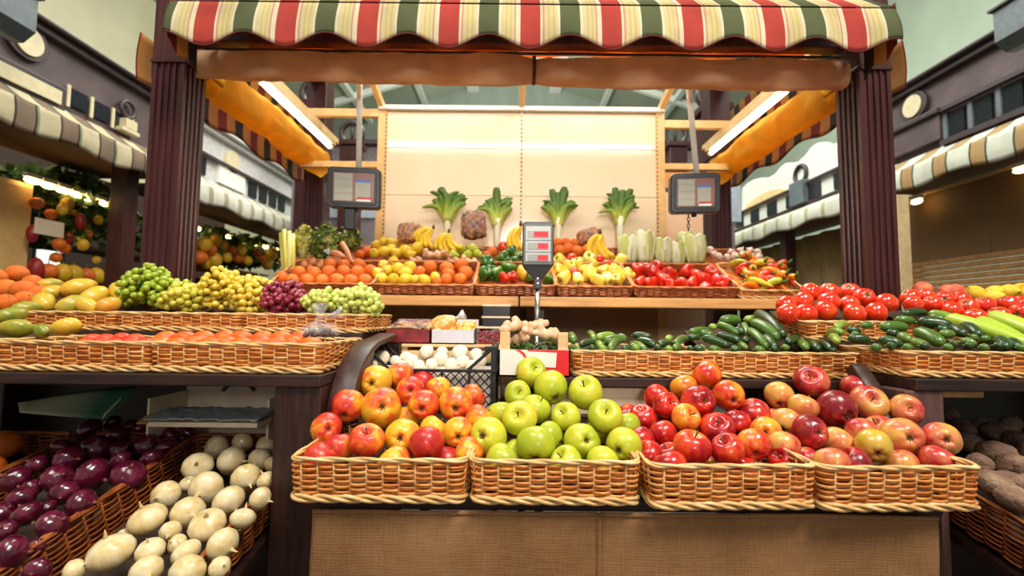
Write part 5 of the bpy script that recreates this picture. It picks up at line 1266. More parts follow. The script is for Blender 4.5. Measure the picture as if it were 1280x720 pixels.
heap(CD, P1, 'lemons and oranges in the mixed citrus basket', (345, 334.5), 'of the mixed citrus basket', 'lemon', 'lemon', {'l': (LEM, 'yellow', 'lemon', None), 'o': (ORA, 'bright', 'orange', None, 'orange', 'orange')}, (.020, .034), 61, parts={'o': [('stem_button', NAVEL)]})
CD = tr3(440, 270, 6, [(100, 272, 48, 'o'), (60, 290, 36, 'o'), (180, 225, 44, 'l', 1), (235, 200, 40, 'l', 2), (300, 205, 46, 'l', 1), (382, 198, 50, 'l', 1), (240, 265, 44, 'l'), (165, 280, 40, 'l'), (330, 278, 42, 'l'), (400, 258, 48, 'l'), (290, 250, 40, 'l', 1), (490, 242, 50, 'l'), (440, 290, 36, 'l')])
heap(CD, P2, 'lemons and oranges in the upper basket', (312,), 'of the upper lemon basket', 'lemon', 'lemon', {'l': (LEM, 'yellow', 'lemon', None), 'o': (ORA, 'bright', 'orange', None, 'orange', 'orange')}, (.024, .036), 62)
M_pear = multi('green pear skin', [(.1, (150, 170, 30)), (.5, (186, 196, 44)), (.9, (214, 212, 80))], .4, 10, .15, 0, amp=.9)
PEAR = [prof_mesh('pear', M_pear, [(0, -.9), (.5, -.86), (.88, -.5), (1.0, -.1), (.86, .35), (.58, .75), (.42, 1.1), (.3, 1.32), (.1, 1.4), (0, 1.38)], 16)]
PST = stalk_mesh('stem', [(0, 0, 1.35), (.04, 0, 1.65)], [.06, .05], M_stem, 5)
CD = tr3(440, 270, 6, [(680, 292, 36, 'p', 0, -.9, .1), (760, 290, 36, 'p', 0, .9, .2), (812, 245, 40, 'p', 1, -.9, .1), (900, 245, 42, 'p', 1, .9, 0), (868, 292, 38, 'p', 0, -.9, .3), (940, 282, 34, 'p', 0, .8, .3), (1050, 270, 40, 'o'), (1012, 292, 30, 'o')])
heap(CD, P2, 'pears and oranges in the upper basket', (314.5,), 'of the upper pear basket', 'pear', 'pear', {'p': (PEAR, 'green', 'pear', None), 'o': (ORA, 'orange', 'orange', None, 'orange', 'orange')}, (.020, .032), 63, parts={'p': [('stem', PST)]})
# bell peppers
M_bg = multi('green pepper skin', [(.1, (24, 66, 16)), (.5, (48, 104, 24)), (.9, (110, 150, 44))], .18, 8, .5, 0, amp=.9)
M_by = multi('yellow pepper skin', [(.1, (226, 190, 40)), (.5, (240, 214, 76)), (.9, (246, 228, 128))], .2, 8, .5, 0, amp=.9)
M_br = multi('red pepper skin', [(.1, (186, 18, 10)), (.5, (220, 36, 18)), (.9, (238, 80, 30))], .2, 8, .4, 0, amp=.9)
def bells(m): return [bell(i).mesh('bell_pepper', m, True) for i in range(3)]
BG, BY, BR = bells(M_bg), bells(M_by), bells(M_br)
KP = {'g': (BG, 'green', 'bell pepper', None, 'bell_pepper', 'bell pepper'), 'y': (BY, 'yellow', 'bell pepper', None, 'bell_pepper', 'bell pepper'), 'r': (BR, 'red', 'bell pepper', None, 'bell_pepper', 'bell pepper'), 't': (TOM, 'red', 'tomato', None, 'tomato', 'tomato'), 'o': (ORA, 'orange', 'orange', None, 'orange', 'orange'), 'm': (MAN, 'mottled green', 'mango', None, 'mango', 'mango')}
PP = {k: [('green_stem', BELL_STEM)] for k in 'gyr'}
GD = tr3(580, 260, 5.536, [(150, 385, 52, 'g', 0, .3, -.6), (138, 462, 46, 'g'), (222, 452, 50, 'g', 0, -.5, .5), (262, 352, 46, 'g', 1, .5, -.3), (302, 418, 48, 'g', 0, .6, .3), (345, 372, 44, 'g', 1), (382, 335, 42, 'g', 1, .3, .4), (330, 300, 34, 'g', 2), (282, 482, 32, 'r'), (335, 480, 34, 'r', 0, -.3, -.6), (405, 450, 48, 'm', 0, .2, .9), (572, 450, 40, 'm'), (580, 498, 32, 'g'), (460, 480, 40, 'g', 1), (520, 400, 46, 'g', 1), (470, 380, 40, 'g', 2), (175, 430, 40, 'g', 1)])
heap(GD, P1, 'peppers in the green pepper basket', (342, 330), 'of the green pepper basket', 'bell pepper', 'bell_pepper', KP, (.018, .032), 64, parts=PP)
YD = tr3(580, 260, 5.536, [(662, 430, 46, 'y'), (690, 480, 48, 'y', 0, -.5, .5), (670, 368, 44, 'y', 1), (715, 418, 44, 'y'), (795, 405, 46, 'y'), (785, 492, 42, 'y', 0, .2, .7), (865, 362, 48, 'y', 1, .1, -.7), (868, 455, 50, 'y', 0, 0, .8), (928, 498, 44, 'y'), (960, 432, 44, 'y'), (1002, 490, 46, 'y', 0, .3, .6), (1050, 440, 46, 'y'), (1082, 372, 44, 'y', 1), (1120, 472, 48, 'y'), (822, 432, 40, 'y', 1), (1060, 500, 38, 'y'), (745, 352, 42, 't', 1), (935, 360, 42, 't', 1), (985, 395, 40, 't'), (760, 442, 36, 't', 1), (900, 400, 40, 'y', 2)])
heap(YD, P1, 'yellow peppers and tomatoes', (345.5, 334), 'of the yellow pepper basket', 'bell pepper', 'bell_pepper', KP, (.018, .032), 65, parts=dict(PP, t=[('green_calyx', CALYX)]))
RD = tr3(780, 280, 5.565, [(100, 330, 48, 'r', 1, .1, -.9), (150, 330, 46, 'r', 1, 0, -.9), (170, 405, 44, 'r', 0, -.8, .3), (118, 400, 34, 'r'), (240, 308, 46, 'r', 1), (268, 385, 50, 'r', 0, .5, .5), (320, 345, 46, 'r', 1, -.6, -.2), (385, 418, 44, 'r'), (432, 335, 48, 'r', 1, .6, -.3), (500, 362, 52, 'r', 0, .5, .3), (470, 412, 48, 'r', 0, -.3, .6), (548, 392, 46, 'r'), (602, 345, 50, 'r', 1, .3, -.7), (640, 402, 46, 'r'), (692, 400, 48, 'r', 0, .7, .3), (680, 440, 36, 'r'), (320, 425, 36, 'r'), (560, 440, 34, 'r'), (215, 345, 42, 'r', 2)])
heap(RD, P1, 'red peppers on the back shelf', (349.5, 342), 'of the red pepper basket', 'bell pepper', 'bell_pepper', KP, (.018, .032), 66, parts=PP)
UD = [(630, 309, 8, 't', 0, .2, -.5), (641, 301, 7.5, 't', 1), (646, 312, 7, 't'), (640, 316, 6.5, 'g'), (634, 318, 6, 'g'), (684, 312, 7, 'o'), (700, 314, 8, 'o'), (712, 312, 8, 'o'), (706, 304, 7, 'o', 1), (722, 314, 8, 'o'), (733, 313, 8, 'o'), (718, 305, 7, 'o', 1), (729, 305, 7, 'o', 1), (698, 304, 7, 'o', 1)]
heap(UD[:5], P2, 'tomatoes behind the price scale', (), 'behind the price scale', 'tomato', 'tomato', KP, (.024, .034), 67, parts=dict(PP, t=[('green_calyx', CALYX)]))
heap(UD[5:], P2, 'oranges above the yellow peppers', (309,), 'above the yellow peppers', 'orange', 'orange', KP, (.024, .032), 68)
# bananas
M_ban = multi('banana peel', [(.08, (190, 140, 20)), (.4, (240, 196, 40)), (.9, (250, 214, 74))], .4, 9, .1, 0, amp=.8)
def banana_mesh(i):
    m = MB(); pts = []; rad = []
    for k in range(15):
        t = k / 14; a = R(-50 + 100 * t); pts.append((.085 * math.sin(a) * 1.25, 0, .085 * (1 - math.cos(a)) * 1.35))
        rad.append(.016 * min(1, (t / .22) ** .6 if t < .22 else 1) * min(1, ((1 - t) / .14) ** .7 if t > .86 else 1) + .0035)
    m.tube(pts, rad, 7, up=(0, 1, 0)); return m.mesh('banana_finger', M_ban, True)
BAN = banana_mesh(0)
_m = MB(); _m.tube([(0, 0, -.012), (0, 0, .018)], [.012, .009], 7); BSTUB = _m.mesh('crown_stub', M_stem, True)
def banana_bunch(label, px, py, Y, n, rot, s, spread=.9):
    t = thing('banana_bunch', label, 'bananas', at(px, py, Y), (R(-14), 0, 0), group='banana bunches')
    ob('crown_stub', BSTUB, t)
    for k in range(n):
        a = (k / max(1, n - 1) - .5) * spread * 2
        o = ob('banana_finger', BAN, t)
        # each finger hangs from the crown: its stalk end at the origin
        M = Matrix.Rotation(rot + a, 4, 'Y') @ Matrix.Translation((0, (-.012 * (k % 2)), 0)) @ Matrix.Rotation(R(92), 4, 'Y') @ Matrix.Translation((.106, 0, -.035))
        o.matrix_local = M
    t.scale = (s,) * 3; return t
banana_bunch('banana bunch leaning against the walnut bag, above the lemons', 542, 284, 2.27, 5, .45, .62, .5)
banana_bunch('banana bunch lying in front, nearest the green pears', 561, 289, 2.24, 5, -.1, .62, .6)
banana_bunch('small banana bunch tucked behind the price scale display', 651, 280, 2.27, 3, .05, .8, .22)
banana_bunch('banana bunch hanging over the yellow peppers beside the cabbages', 750, 290, 2.22, 4, -.1, .80, .4)
# bags of nuts
def nutbag(label, px, py, rx, ry, Y, mat, seed, tiltx=0):
    p = at(px, py, Y); f = proj(p)[2]; A, B = rx * f / F, ry * f / F
    t = thing('nut_bag', label, 'bag', p, group='bags of nuts')
    m = MB(); m.lathe([(0, -1), (.7, -1), (.98, -.8), (1.02, -.2), (.98, .4), (.86, .8), (.6, .95), (0, 1)], 40)
    me = m.mesh('packed_nuts', mat, True)
    for v in me.vertices:
        v.co = Vector((v.co.x * A, v.co.y * A * .7, v.co.z * B))
    bm = bmesh.new(); bm.from_mesh(me); bmesh.ops.subdivide_edges(bm, edges=bm.edges, cuts=3, use_grid_fill=True); bm.to_mesh(me); bm.free()
    me.polygons.foreach_set('use_smooth', [True] * len(me.polygons)); me.update()
    nr = [v.normal.copy() for v in me.vertices]
    for v, n in zip(me.vertices, nr):
        d = noise.voronoi(v.co * 58 + Vector((seed, 0, 0)))[0][0]; v.co += n * (.010 - .018 * d)
    ob('packed_nuts', me, t)
    m = MB(); m.lathe([(.9 * A, -.9 * B), (1.08 * A, -.3 * B), (1.06 * A, .4 * B), (.9 * A, .9 * B), (.5 * A, 1.1 * B), (.15 * A, 1.14 * B)], 28, lambda r, z, a: (r * (1 + .04 * math.sin(6 * a)), z))
    o = build('clear_film', m, clear_film('bag film', cover=.12), t, True); o.scale = (1, .75, 1)
    t.rotation_euler = (0, R(tiltx), 0); return t
M_nut = multi('brown nut shell', [(.15, (120, 66, 30)), (.5, (176, 108, 56)), (.85, (214, 154, 96))], .45, 30, .2, .2, amp=1.2)
M_nutd = multi('dark nut shell', [(.15, (76, 40, 24)), (.5, (134, 80, 48)), (.85, (196, 130, 80))], .45, 34, .2, .2, amp=1.4)
nutbag('lumpy clear bag of brown nuts standing behind the upper lemons', 513, 291, 15, 12.5, 2.30, M_nut, 1)
nutbag('tall clear bag of dark nuts between the two leftmost leeks', 592, 281, 15, 17, 2.33, M_nutd, 2)
nutbag('tilted clear bag of brown nuts behind the bananas, right of the third leek', 735, 295, 14, 9, 2.31, M_nut, 3, -20)
# leeks against the wall
M_lkw = multi('leek shank', [(.2, (226, 224, 180)), (.6, (240, 238, 212)), (.9, (206, 216, 140))], .4, 6, .1, 0, amp=.6)
def leek_leaf_mat():
    t = NT('leek leaf'); t.setb(Roughness=.45); tc = t.add('ShaderNodeTexCoord'); sx = t.add('ShaderNodeSeparateXYZ'); t.l.new(tc.outputs['Object'], sx.inputs[0])
    f = t.math('ADD', t.math('MULTIPLY', t.math('SUBTRACT', sx.outputs[2], .09), 5.2), t.math('MULTIPLY', t.math('SUBTRACT', t.noise(t.coord((90, 90, 6)), 1, 2), .5), .5), True)
    t.l.new(t.ramp(f, [(0, (222, 224, 120)), (.25, (166, 186, 60)), (.55, (92, 130, 44)), (1, (62, 98, 42))]), t.b.inputs['Base Color']); return t.m
M_lkg = leek_leaf_mat()
def leek(label, px, pt, pb, seed, s=1):
    Y = 2.44; a = at(px, pb, Y); b = at(px, pt, Y); Ht = (b - a).length
    t = thing('leek', label, 'leek', a, group='leeks standing along the back wall'); rng = random.Random(seed)
    m = MB(); zb_ = z2f - .004 - a.z; m.tube([(0, 0, zb_ + .012), (0, 0, 0), (0, 0, Ht * .26), (0, 0, Ht * .42)], [.018, .018, .019, .024], 14); build('white_shank', m, M_lkw, t, True)
    m = MB()
    for k in range(9):
        q = k * .7; m.tube([(.008 * math.cos(q), .008 * math.sin(q), zb_ + .014), (.016 * math.cos(q), .016 * math.sin(q), zb_)], [.002, .0008], 4)
    build('root_tuft', m, M_neck, t)
    n = 13
    for k in range(n):
        u = (k / (n - 1) - .5) * 2; lean = u * .58 + rng.uniform(-.08, .08); L = Ht * (.74 - .26 * abs(u)) * rng.uniform(.82, 1.08); yo = rng.uniform(-.012, .008)
        fold = rng.random() < .3
        def fn(a_, v, lean=lean, L=L, yo=yo, fold=fold):
            w = .026 * (1 - .25 * v) * (1 if v < .9 else .7); q = (a_ - .5) * 2
            x = math.sin(lean * (.35 + .75 * v)) * L * v + q * w * math.cos(lean); z = Ht * .30 + math.cos(lean * (.35 + .8 * v)) * L * v * .94 + q * w * -math.sin(lean)
            if fold and v > .72: x += (v - .72) * .12 * (1 if lean > 0 else -1); z -= (v - .72) ** 1 * .10
            return (x, yo - .010 + .010 * (abs(q)) - .02 * v * (1 - abs(u) * .5) + (k % 3) * .004, z)
        m = MB(); m.grid(fn, 4, 9); build('leek_leaf', m, M_lkg, t, True, solid=.003)
    return t
leek('leek with upright leaves standing between the two nut bags, first from the left', 559, 229, 297, 1)
leek('leek with ragged leaves right beside the tall dark nut bag, second from the left', 621, 238, 300, 2)
leek('leek just right of the price scale, with one drooping side leaf', 698, 233, 302, 3)
leek('broad-leaved leek above the cabbages, farthest from the celery', 775, 231, 300, 4)
# cabbages
M_cab = multi('pale cabbage rib', [(.1, (206, 214, 140)), (.5, (238, 238, 206)), (.9, (250, 248, 236))], .45, 8, .1, .2, (1.5, 1.5, .3), amp=1)
M_cabg = multi('cabbage leaf edge', [(.1, (150, 176, 66)), (.5, (196, 208, 112)), (.9, (232, 232, 176))], .45, 9, .1, .2, (1.5, 1.5, .4), amp=1)
def cabbage(label, px, py, rx, ry, seed, Y=2.17):
    p = at(px, py, Y); f = proj(p)[2]; A, B = rx * f / F, ry * f / F
    t = thing('chinese_cabbage', label, 'cabbage', p, (R(-6), 0, 0), 'cabbages above the red peppers')
    m = MB(); m.lathe([(0, -1.05), (.5, -1.03), (.8, -.8), (.92, -.3), (.95, .2), (.8, .65), (.5, .92), (.2, 1.0), (0, 1.0)], 26, lambda r, z, a: (r * (1 + .05 * math.sin(7 * a + z * 4 + seed)), z)); m.v = [(x * A * .92, y * A * .92, z * B) for x, y, z in m.v]
    build('head', m, M_cab, t, True)
    for k in range(6):
        a0 = k * 1.047 + seed
        def fn(u, v):
            q = a0 + (u - .5) * 1.5; rr = A * (.98 + .06 * math.sin(v * 2.2)) * (.82 + .30 * math.sin(min(1, v * 1.15) * 2.3)) ; wv = .05 * A * math.sin(u * 18 + k) * v
            return ((rr + wv) * math.cos(q), (rr + wv) * math.sin(q), B * (-1.0 + (2.0 - .5 * (2 * u - 1) ** 2) * v + .0))
        m = MB(); m.grid(fn, 10, 10); build('outer_leaf', m, M_cabg if k % 2 else M_cab, t, True, solid=.002)
cabbage('round pale cabbage farthest from the chilies, below the last leek', 785, 312, 10.5, 17, 1)
cabbage('tallest pale cabbage with a brownish tip, second in the cabbage row', 805, 309, 11, 20, 2)
cabbage('yellowish cabbage in the middle of the cabbage row', 828, 314, 10, 16, 3)
cabbage('slim short cabbage with green edges, fourth in the cabbage row', 846, 317, 9, 14, 4)
cabbage('green-edged big cabbage at the garlic end of the row', 868, 312, 12, 18, 5)
cabbage('yellow-green cabbage top peeping behind the row, near the garlic', 857, 300, 9, 9, 6, 2.25)
# celery, bags of greens, carrots and shallots at the left end
M_cel = multi('celery stalk', [(.1, (206, 200, 60)), (.5, (232, 224, 110)), (.9, (246, 240, 176))], .35, 5, .2, 0, (3, 3, .3), amp=.9)
cl = thing('celery', 'upright pale yellow celery bunch leaning at the end of the orange basket', 'celery', at(361, 344, 1.98))
top = at(359, 289, 2.02) - cl.location
for k in range(7):
    a = k * .9; o_ = Vector((.020 * math.cos(a), .016 * math.sin(a), 0)); m = MB()
    m.tube([o_ * .7, o_ * 1.0 + top * .5, o_ * 1.25 + top * rng.uniform(.92, 1.02)], [.013, .0125, .010], 9); build('celery_stalk', m, M_cel, cl, True)
def greens(label, px, py, rx, ry, Y, tilt, core, leafm, seed, neck=True, name='bag_of_greens'):
    p = at(px, py, Y); f = proj(p)[2]; A, B = rx * f / F, ry * f / F
    t = thing(name, label, 'bag', p, (0, R(tilt), 0)); rng = random.Random(seed); m = MB()
    for k in range(380):
        v = Vector((rng.gauss(0, 1), rng.gauss(0, 1), rng.gauss(0, 1))).normalized() * rng.uniform(.75, .98); c = Vector((v.x * A, v.y * A * .7, v.z * B)); s = rng.uniform(.012, .026)
        u = Vector((rng.gauss(0, 1), rng.gauss(0, 1), rng.gauss(0, 1))).normalized() * s; w = u.cross(v).normalized() * s * .6
        m.add([c - u, c + w, c + u, c - w], [(0, 1, 2, 3)])
    build('leaves', m, leafm, t)
    m = MB(); m.lathe([(0, -1), (.6, -.95), (.9, -.6), (1.0, 0), (.85, .5), (.5, .9), (.22, 1.1), (.12, 1.25)] + ([(.16, 1.5), (.3, 1.75)] if neck else []), 26, lambda r, z, a: (r * (1 + .06 * math.sin(5 * a + z * 3)), z)); m.v = [(x * A, y * A * .74, z * B) for x, y, z in m.v]
    build('clear_wrap', m, clear_film('wrap film', cover=-.02), t, True)
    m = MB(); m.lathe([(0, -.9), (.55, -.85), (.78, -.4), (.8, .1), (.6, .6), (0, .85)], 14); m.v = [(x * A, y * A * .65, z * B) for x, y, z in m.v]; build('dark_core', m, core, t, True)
M_parsley = multi('parsley leaf', [(.1, (30, 62, 14)), (.5, (96, 124, 34)), (.9, (226, 214, 110))], .4, 30, .2, 0, amp=1)
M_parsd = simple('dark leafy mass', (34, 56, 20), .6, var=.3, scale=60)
M_frisee = multi('frisee leaf', [(.1, (176, 180, 50)), (.5, (220, 214, 110)), (.9, (244, 238, 190))], .4, 30, .2, 0, amp=1)
greens('tall clear bag of dark parsley with a twisted neck below the hanging scale', 404, 302, 16, 24, 2.08, 8, M_parsd, M_parsley, 1)
greens('round bag of dark greens lying between the parsley bag and the lemons', 437, 298, 15, 14, 2.16, 50, M_parsd, M_parsley, 2, False)
greens('clear bag of pale frizzy lettuce right behind the celery', 379, 303, 10.5, 21, 2.10, 2, simple('pale lettuce heart', (196, 190, 96), .5), M_frisee, 3, False)
M_car = multi('carrot skin', [(.1, (206, 120, 70)), (.5, (228, 152, 104)), (.9, (240, 188, 148))], .45, 12, .1, .1, (.6, 3, 3), amp=.8)
for i, (x1, y1, x2, y2, rp, lab) in enumerate(((427, 303, 441, 328, 3.6, 'carrot leaning steeply against the greens bag'), (409, 323, 440, 333, 3.6, 'carrot lying lowest across the back of the orange basket'), (415, 316, 432, 321, 4.4, 'thick short carrot between the parsley bag and the oranges'), (428, 322, 446, 330, 3.4, 'small carrot end beside the lying carrot'))):
    a, b = at(x1, y1, 2.05), at(x2, y2, 2.0); L = (b - a).length; r = rp * 2.0 / F
    m = MB(); m.tube([(-L / 2, 0, 0), (-L / 2 + .006, 0, 0), (0, 0, .004), (L / 2 - .02, 0, 0), (L / 2, 0, 0)], [r * .5, r, r * .85, r * .5, r * .12], 10)
    o = ob('carrot', m.mesh('carrot', M_car, True)); tag(o, lab, 'carrot', 'carrots behind the oranges'); o.location = (a + b) / 2; o.rotation_mode = 'QUATERNION'; o.rotation_quaternion = (b - a).to_track_quat('X', 'Z')
    m = MB(); m.tube([(-L / 2, 0, 0), (-L / 2 - .008, 0, 0)], [r * .35, r * .2], 6); build('leaf_stub', m, M_green, o)
M_shal = multi('shallot skin', [(.1, (186, 104, 56)), (.5, (222, 150, 92)), (.9, (240, 196, 146))], .4, 10, .2, 0, (2, 2, .5), amp=.9)
SH = [prof_mesh('shallot', M_shal, [(0, -.9), (.4, -.82), (.85, -.4), (1, 0), (.85, .45), (.4, .9), (.12, 1.25), (0, 1.3)], 14)]
NKS = stalk_mesh('dry_tip', [(0, 0, 1.2), (.03, 0, 1.5)], [.12, .04], M_neck, 6)
heap([(381, 331, 5.5, 's'), (391, 328, 5.5, 's'), (401, 332, 6, 's'), (388, 336, 5, 's')], plane(340, 2.0, 322, 2.06), 'shallots behind the oranges', (), 'behind the oranges', 'shallot', 'shallot', {'s': (SH, 'pale brown', 'shallot', (.3, -.4, .8))}, (.015, .024), 70, parts={'s': [('dry_tip', NKS)]})
# ginger pieces along the edge between the two rows
for i, (x, y, lab, a) in enumerate(((541, 318, 'long ginger root lying across the rim above the citrus basket', 2.7), (519, 325, 'ginger piece above the lemons, touching the long root', .4), (557, 317, 'ginger knob at the upper end of the long root', 1.4), (588, 327, 'ginger root at the back corner of the citrus basket by the green peppers', 2.2), (566, 326, 'small ginger chip above the oranges', .2))):
    o = ob('ginger_root', GIN[i % 3]); tag(o, lab, 'ginger', 'ginger roots on the back display'); o.location = at(x, y, 2.07); o.rotation_euler = (.5, -.5 * math.cos(a), a); o.scale = (1.15 if i in (0, 3) else .8,) * 3
# chilies
M_chr = multi('red chili skin', [(.1, (196, 20, 14)), (.5, (228, 46, 20)), (.9, (240, 110, 26))], .2, 14, .5, 0, amp=1); M_cho = multi('orange chili skin', [(.1, (222, 84, 16)), (.5, (240, 130, 24)), (.9, (246, 180, 50))], .2, 14, .5, 0, amp=1)
M_chg = multi('green yellow chili skin', [(.1, (120, 150, 30)), (.5, (190, 190, 50)), (.9, (240, 204, 50))], .2, 14, .5, 0, amp=1)
def chili_mesh(m_, i):
    rng = random.Random(i); m = MB(); pts = [(-.045 + .09 * k / 9, 0, .012 * math.sin(k / 9 * 3 + i) - .004 * k / 9) for k in range(10)]; m.tube(pts, [.006, .0105, .0115, .011, .0105, .0095, .008, .006, .0035, .0008], 8); return m.mesh('chili', m_, True)
CH = {'r': [chili_mesh(M_chr, i) for i in range(3)], 'o': [chili_mesh(M_cho, i) for i in range(3)], 'g': [chili_mesh(M_chg, i) for i in range(2)]}
CST = stalk_mesh('green_stem', [(-.044, 0, .002), (-.054, .001, .004), (-.062, .004, .010)], [.0065, .003, .0022], M_green, 6)
rng = random.Random(14); PC = plane(362, 1.85, 327, 2.06); items = []
ys = [(334, 918, 962, 5), (341, 921, 968, 7), (348, 925, 974, 7), (355, 930, 980, 8), (362, 934, 985, 8)]
nm5 = ['back', 'fourth', 'third', 'second', 'front']
cw = {'r': 'red', 'o': 'orange', 'g': 'yellow-green'}
for ri, (y, x0, x1, n) in enumerate(ys):
    row = []
    for k in range(n): row.append((x0 + (x1 - x0) * (k + .5) / n + rng.uniform(-2, 2), y + rng.uniform(-2.5, 2.5), rng.choice('rrrroooog')))
    cnt = {}; tot = {}
    for x, yy, kd in row: tot[kd] = tot.get(kd, 0) + 1
    for k, (x, yy, kd) in enumerate(row):
        c = cnt.get(kd, 0); cnt[kd] = c + 1
        o = ob('chili', rng.choice(CH[kd])); pos = 'only one' if tot[kd] == 1 else ORD[c] + ' from left'
        tag(o, f'{cw[kd]} chili, {pos} in the {nm5[ri]} row of the chili basket', 'chili', 'chilies in the pale rimmed basket')
        p = on(x, yy, PC); o.location = p + Vector((0, -.012 * (k % 2), .012 * (k % 3) - .008)); o.location += Vector((0, -.014, .022)); o.scale = (1.25, 1.35, 1.35); o.rotation_euler = (rng.uniform(-.3, .3), rng.uniform(-.4, .4), rng.uniform(0, 6.28)); ob('green_stem', CST, o)
# garlic
M_gar = multi('garlic skin', [(.1, (216, 168, 150)), (.5, (240, 214, 196)), (.9, (250, 240, 228))], .5, 10, .1, .1, (3, 3, .4), amp=.9)
GA = [prof_mesh('garlic_bulb', M_gar, [(0, -.62), (.4, -.66), (.85, -.45), (1, -.05), (.88, .3), (.5, .62), (.22, .85), (.14, 1.2), (0, 1.22)], 24, lambda r, z, a: (r * (1 + .07 * abs(math.sin(4 * a)) * (z < .5)), z))]
GD = [(899, 321, 5.5, 'g'), (909, 322, 5.5, 'g'), (919, 320, 5.5, 'g'), (929, 319, 5.5, 'g'), (939, 320, 5.5, 'g'), (948, 321, 5, 'g'), (914, 315, 5, 'g', 1), (926, 313, 5, 'g', 1), (937, 313, 5, 'g', 1), (947, 315, 5, 'g', 1), (893, 318, 5, 'g'), (887, 312, 5, 'g')]
heap(GD, P2, 'garlic bulbs in the upper basket', (317,), 'of the garlic basket', 'garlic bulb', 'garlic_bulb', {'g': (GA, 'pinkish white', 'garlic bulb', None)}, (.016, .022), 72, parts={'g': [('root_tuft', RT)]})
# ---------------------------------------------------------------- back wall of the stall: pegged panels and frame
YW = 2.5
M_shadep = simple('shade-toned lower panel', (176, 136, 84), .35, var=.05, scale=3)  # the cream panels again, toned darker for the shade below the shelf
zt = zat(141, YW)
for x0, x1, lab in ((-.712, .040, 'glossy cream back wall panel behind the lemons and leeks, on the citrus side'), (.050, .800, 'glossy cream back wall panel behind the cabbages, on the pepper side')):
    t = thing('wall_panel', lab, 'panel', ((x0 + x1) / 2, YW, 0), group='back wall panels')
    zz = [zs + .0, 1.52, 1.83, zt] 
    zs_ = [.25, .62, 1.0, 1.40, 1.78, zat(186, YW), zt]
    for k in range(len(zs_) - 1):
        add(t, 'panel_board', M_cream if zs_[k] > 1.2 else M_shadep, lambda m: m.box(x0, x1, YW, YW + .012, zs_[k] + .0012, zs_[k + 1] - .0012), bevel=.0015)
def upright(x0, x1, label, slotx):
    t = thing('slotted_upright', label, 'upright', ((x0 + x1) / 2, YW - .004, 0), group='slotted uprights of the back wall')
    add(t, 'upright_strip', M_cream if x1 - x0 < .03 else M_beige, lambda m: m.box(x0, x1, YW - .006, YW + .02, .0, zt + .004))
    def sl(m):
        z = 1.15
        while z < zt - .02:
            m.box(slotx - .0028, slotx + .0028, YW - .0068, YW - .0058, z, z + .011); z += .024
    add(t, 'slot', M_black, sl)
upright(-.762, -.7125, 'slotted beige upright beside the hanging scale over the celery', -.7175)
upright(.0402, .0498, 'narrow slotted strip between the two cream panels', .045)
upright(.8003, .848, 'slotted beige upright beside the hanging scale over the cabbages', .8055)
t = thing('top_rail', 'long white rail along the top of the cream panels', 'rail', (0, YW, zt))
add(t, 'rail_body', M_white, lambda m: m.box(-.76, .846, YW - .025, YW + .03, zt + .005, zt + .030), bevel=.003)
def beam(name, label, p, q, w, h, mat, cat='beam', group=None):
    p, q = Vector(p), Vector(q); d = q - p; t = thing(name, label, cat, p, group=group)
    M = Matrix.Translation(p) @ d.to_track_quat('Y', 'Z').to_matrix().to_4x4()
    m = MB(); m.box(-w / 2, w / 2, 0, d.length, -h / 2, h / 2, M); loc_mb(m, t); build('beam_body', m, mat, t, bevel=.003); return t
zb1, zb2 = zat(142, YW), zat(201, YW)
PXL, PXR = -1.173, 1.227
# side bays of the back wall
beam('frame_rail', 'upper beige rail of the open bay beside the celery', (-1.20, YW + .01, zb1 - .004), (-.763, YW + .01, zb1 - .004), .03, .045, M_beige)
beam('frame_rail', 'lower beige rail of the open bay beside the celery', (-1.20, YW + .01, zb2 - .03), (-.763, YW + .01, zb2 - .03), .03, .035, M_beige)
beam('frame_rail', 'upper beige rail of the open bay beside the cabbages', (.849, YW + .01, zat(153, YW)), (1.25, YW + .01, zat(153, YW)), .03, .045, M_beige)
beam('frame_rail', 'lower beige rail of the open bay beside the cabbages', (.849, YW + .01, zat(206, YW)), (1.25, YW + .01, zat(206, YW)), .03, .035, M_beige)
t = thing('bay_panel', 'orange-beige panel under the lower rail behind the celery scale', 'panel', (-.98, YW, 0)); add(t, 'panel_board', simple('orange beige panel', (226, 160, 84), .4, var=.06, scale=4), lambda m: m.box(-1.0, -.764, YW + .004, YW + .014, zat(228, YW), zb2 - .049))
t = thing('bay_panel', 'pinkish cream panel behind the scale over the cabbages', 'panel', (.96, YW, 0)); add(t, 'panel_board', simple('pinkish cream panel', (240, 204, 172), .35, var=.03, scale=4), lambda m: m.box(.849, 1.06, YW + .004, YW + .014, .9, zat(238, YW)))
add(t, 'upper_board', simple('orange beige panel', (226, 160, 84), .4), lambda m: m.box(.849, 1.06, YW + .004, YW + .014, zat(232, YW), zat(213, YW)))
# roof struts of the stall seen above the back wall
beam('roof_strut', 'beige strut rising from the top of the upright over the celery', (-.745, YW, zt + .0305), (-.80, 1.75, 2.62), .03, .04, M_beige, group='stall roof struts')
beam('roof_strut', 'beige strut rising from the middle of the cream panels', (.045, YW, zt + .0305), (.045, 1.75, 2.62), .03, .035, M_beige, group='stall roof struts')
beam('roof_strut', 'beige strut rising from the top of the upright over the cabbages', (.83, YW, zt + .0305), (.90, 1.75, 2.62), .03, .04, M_beige, group='stall roof struts')

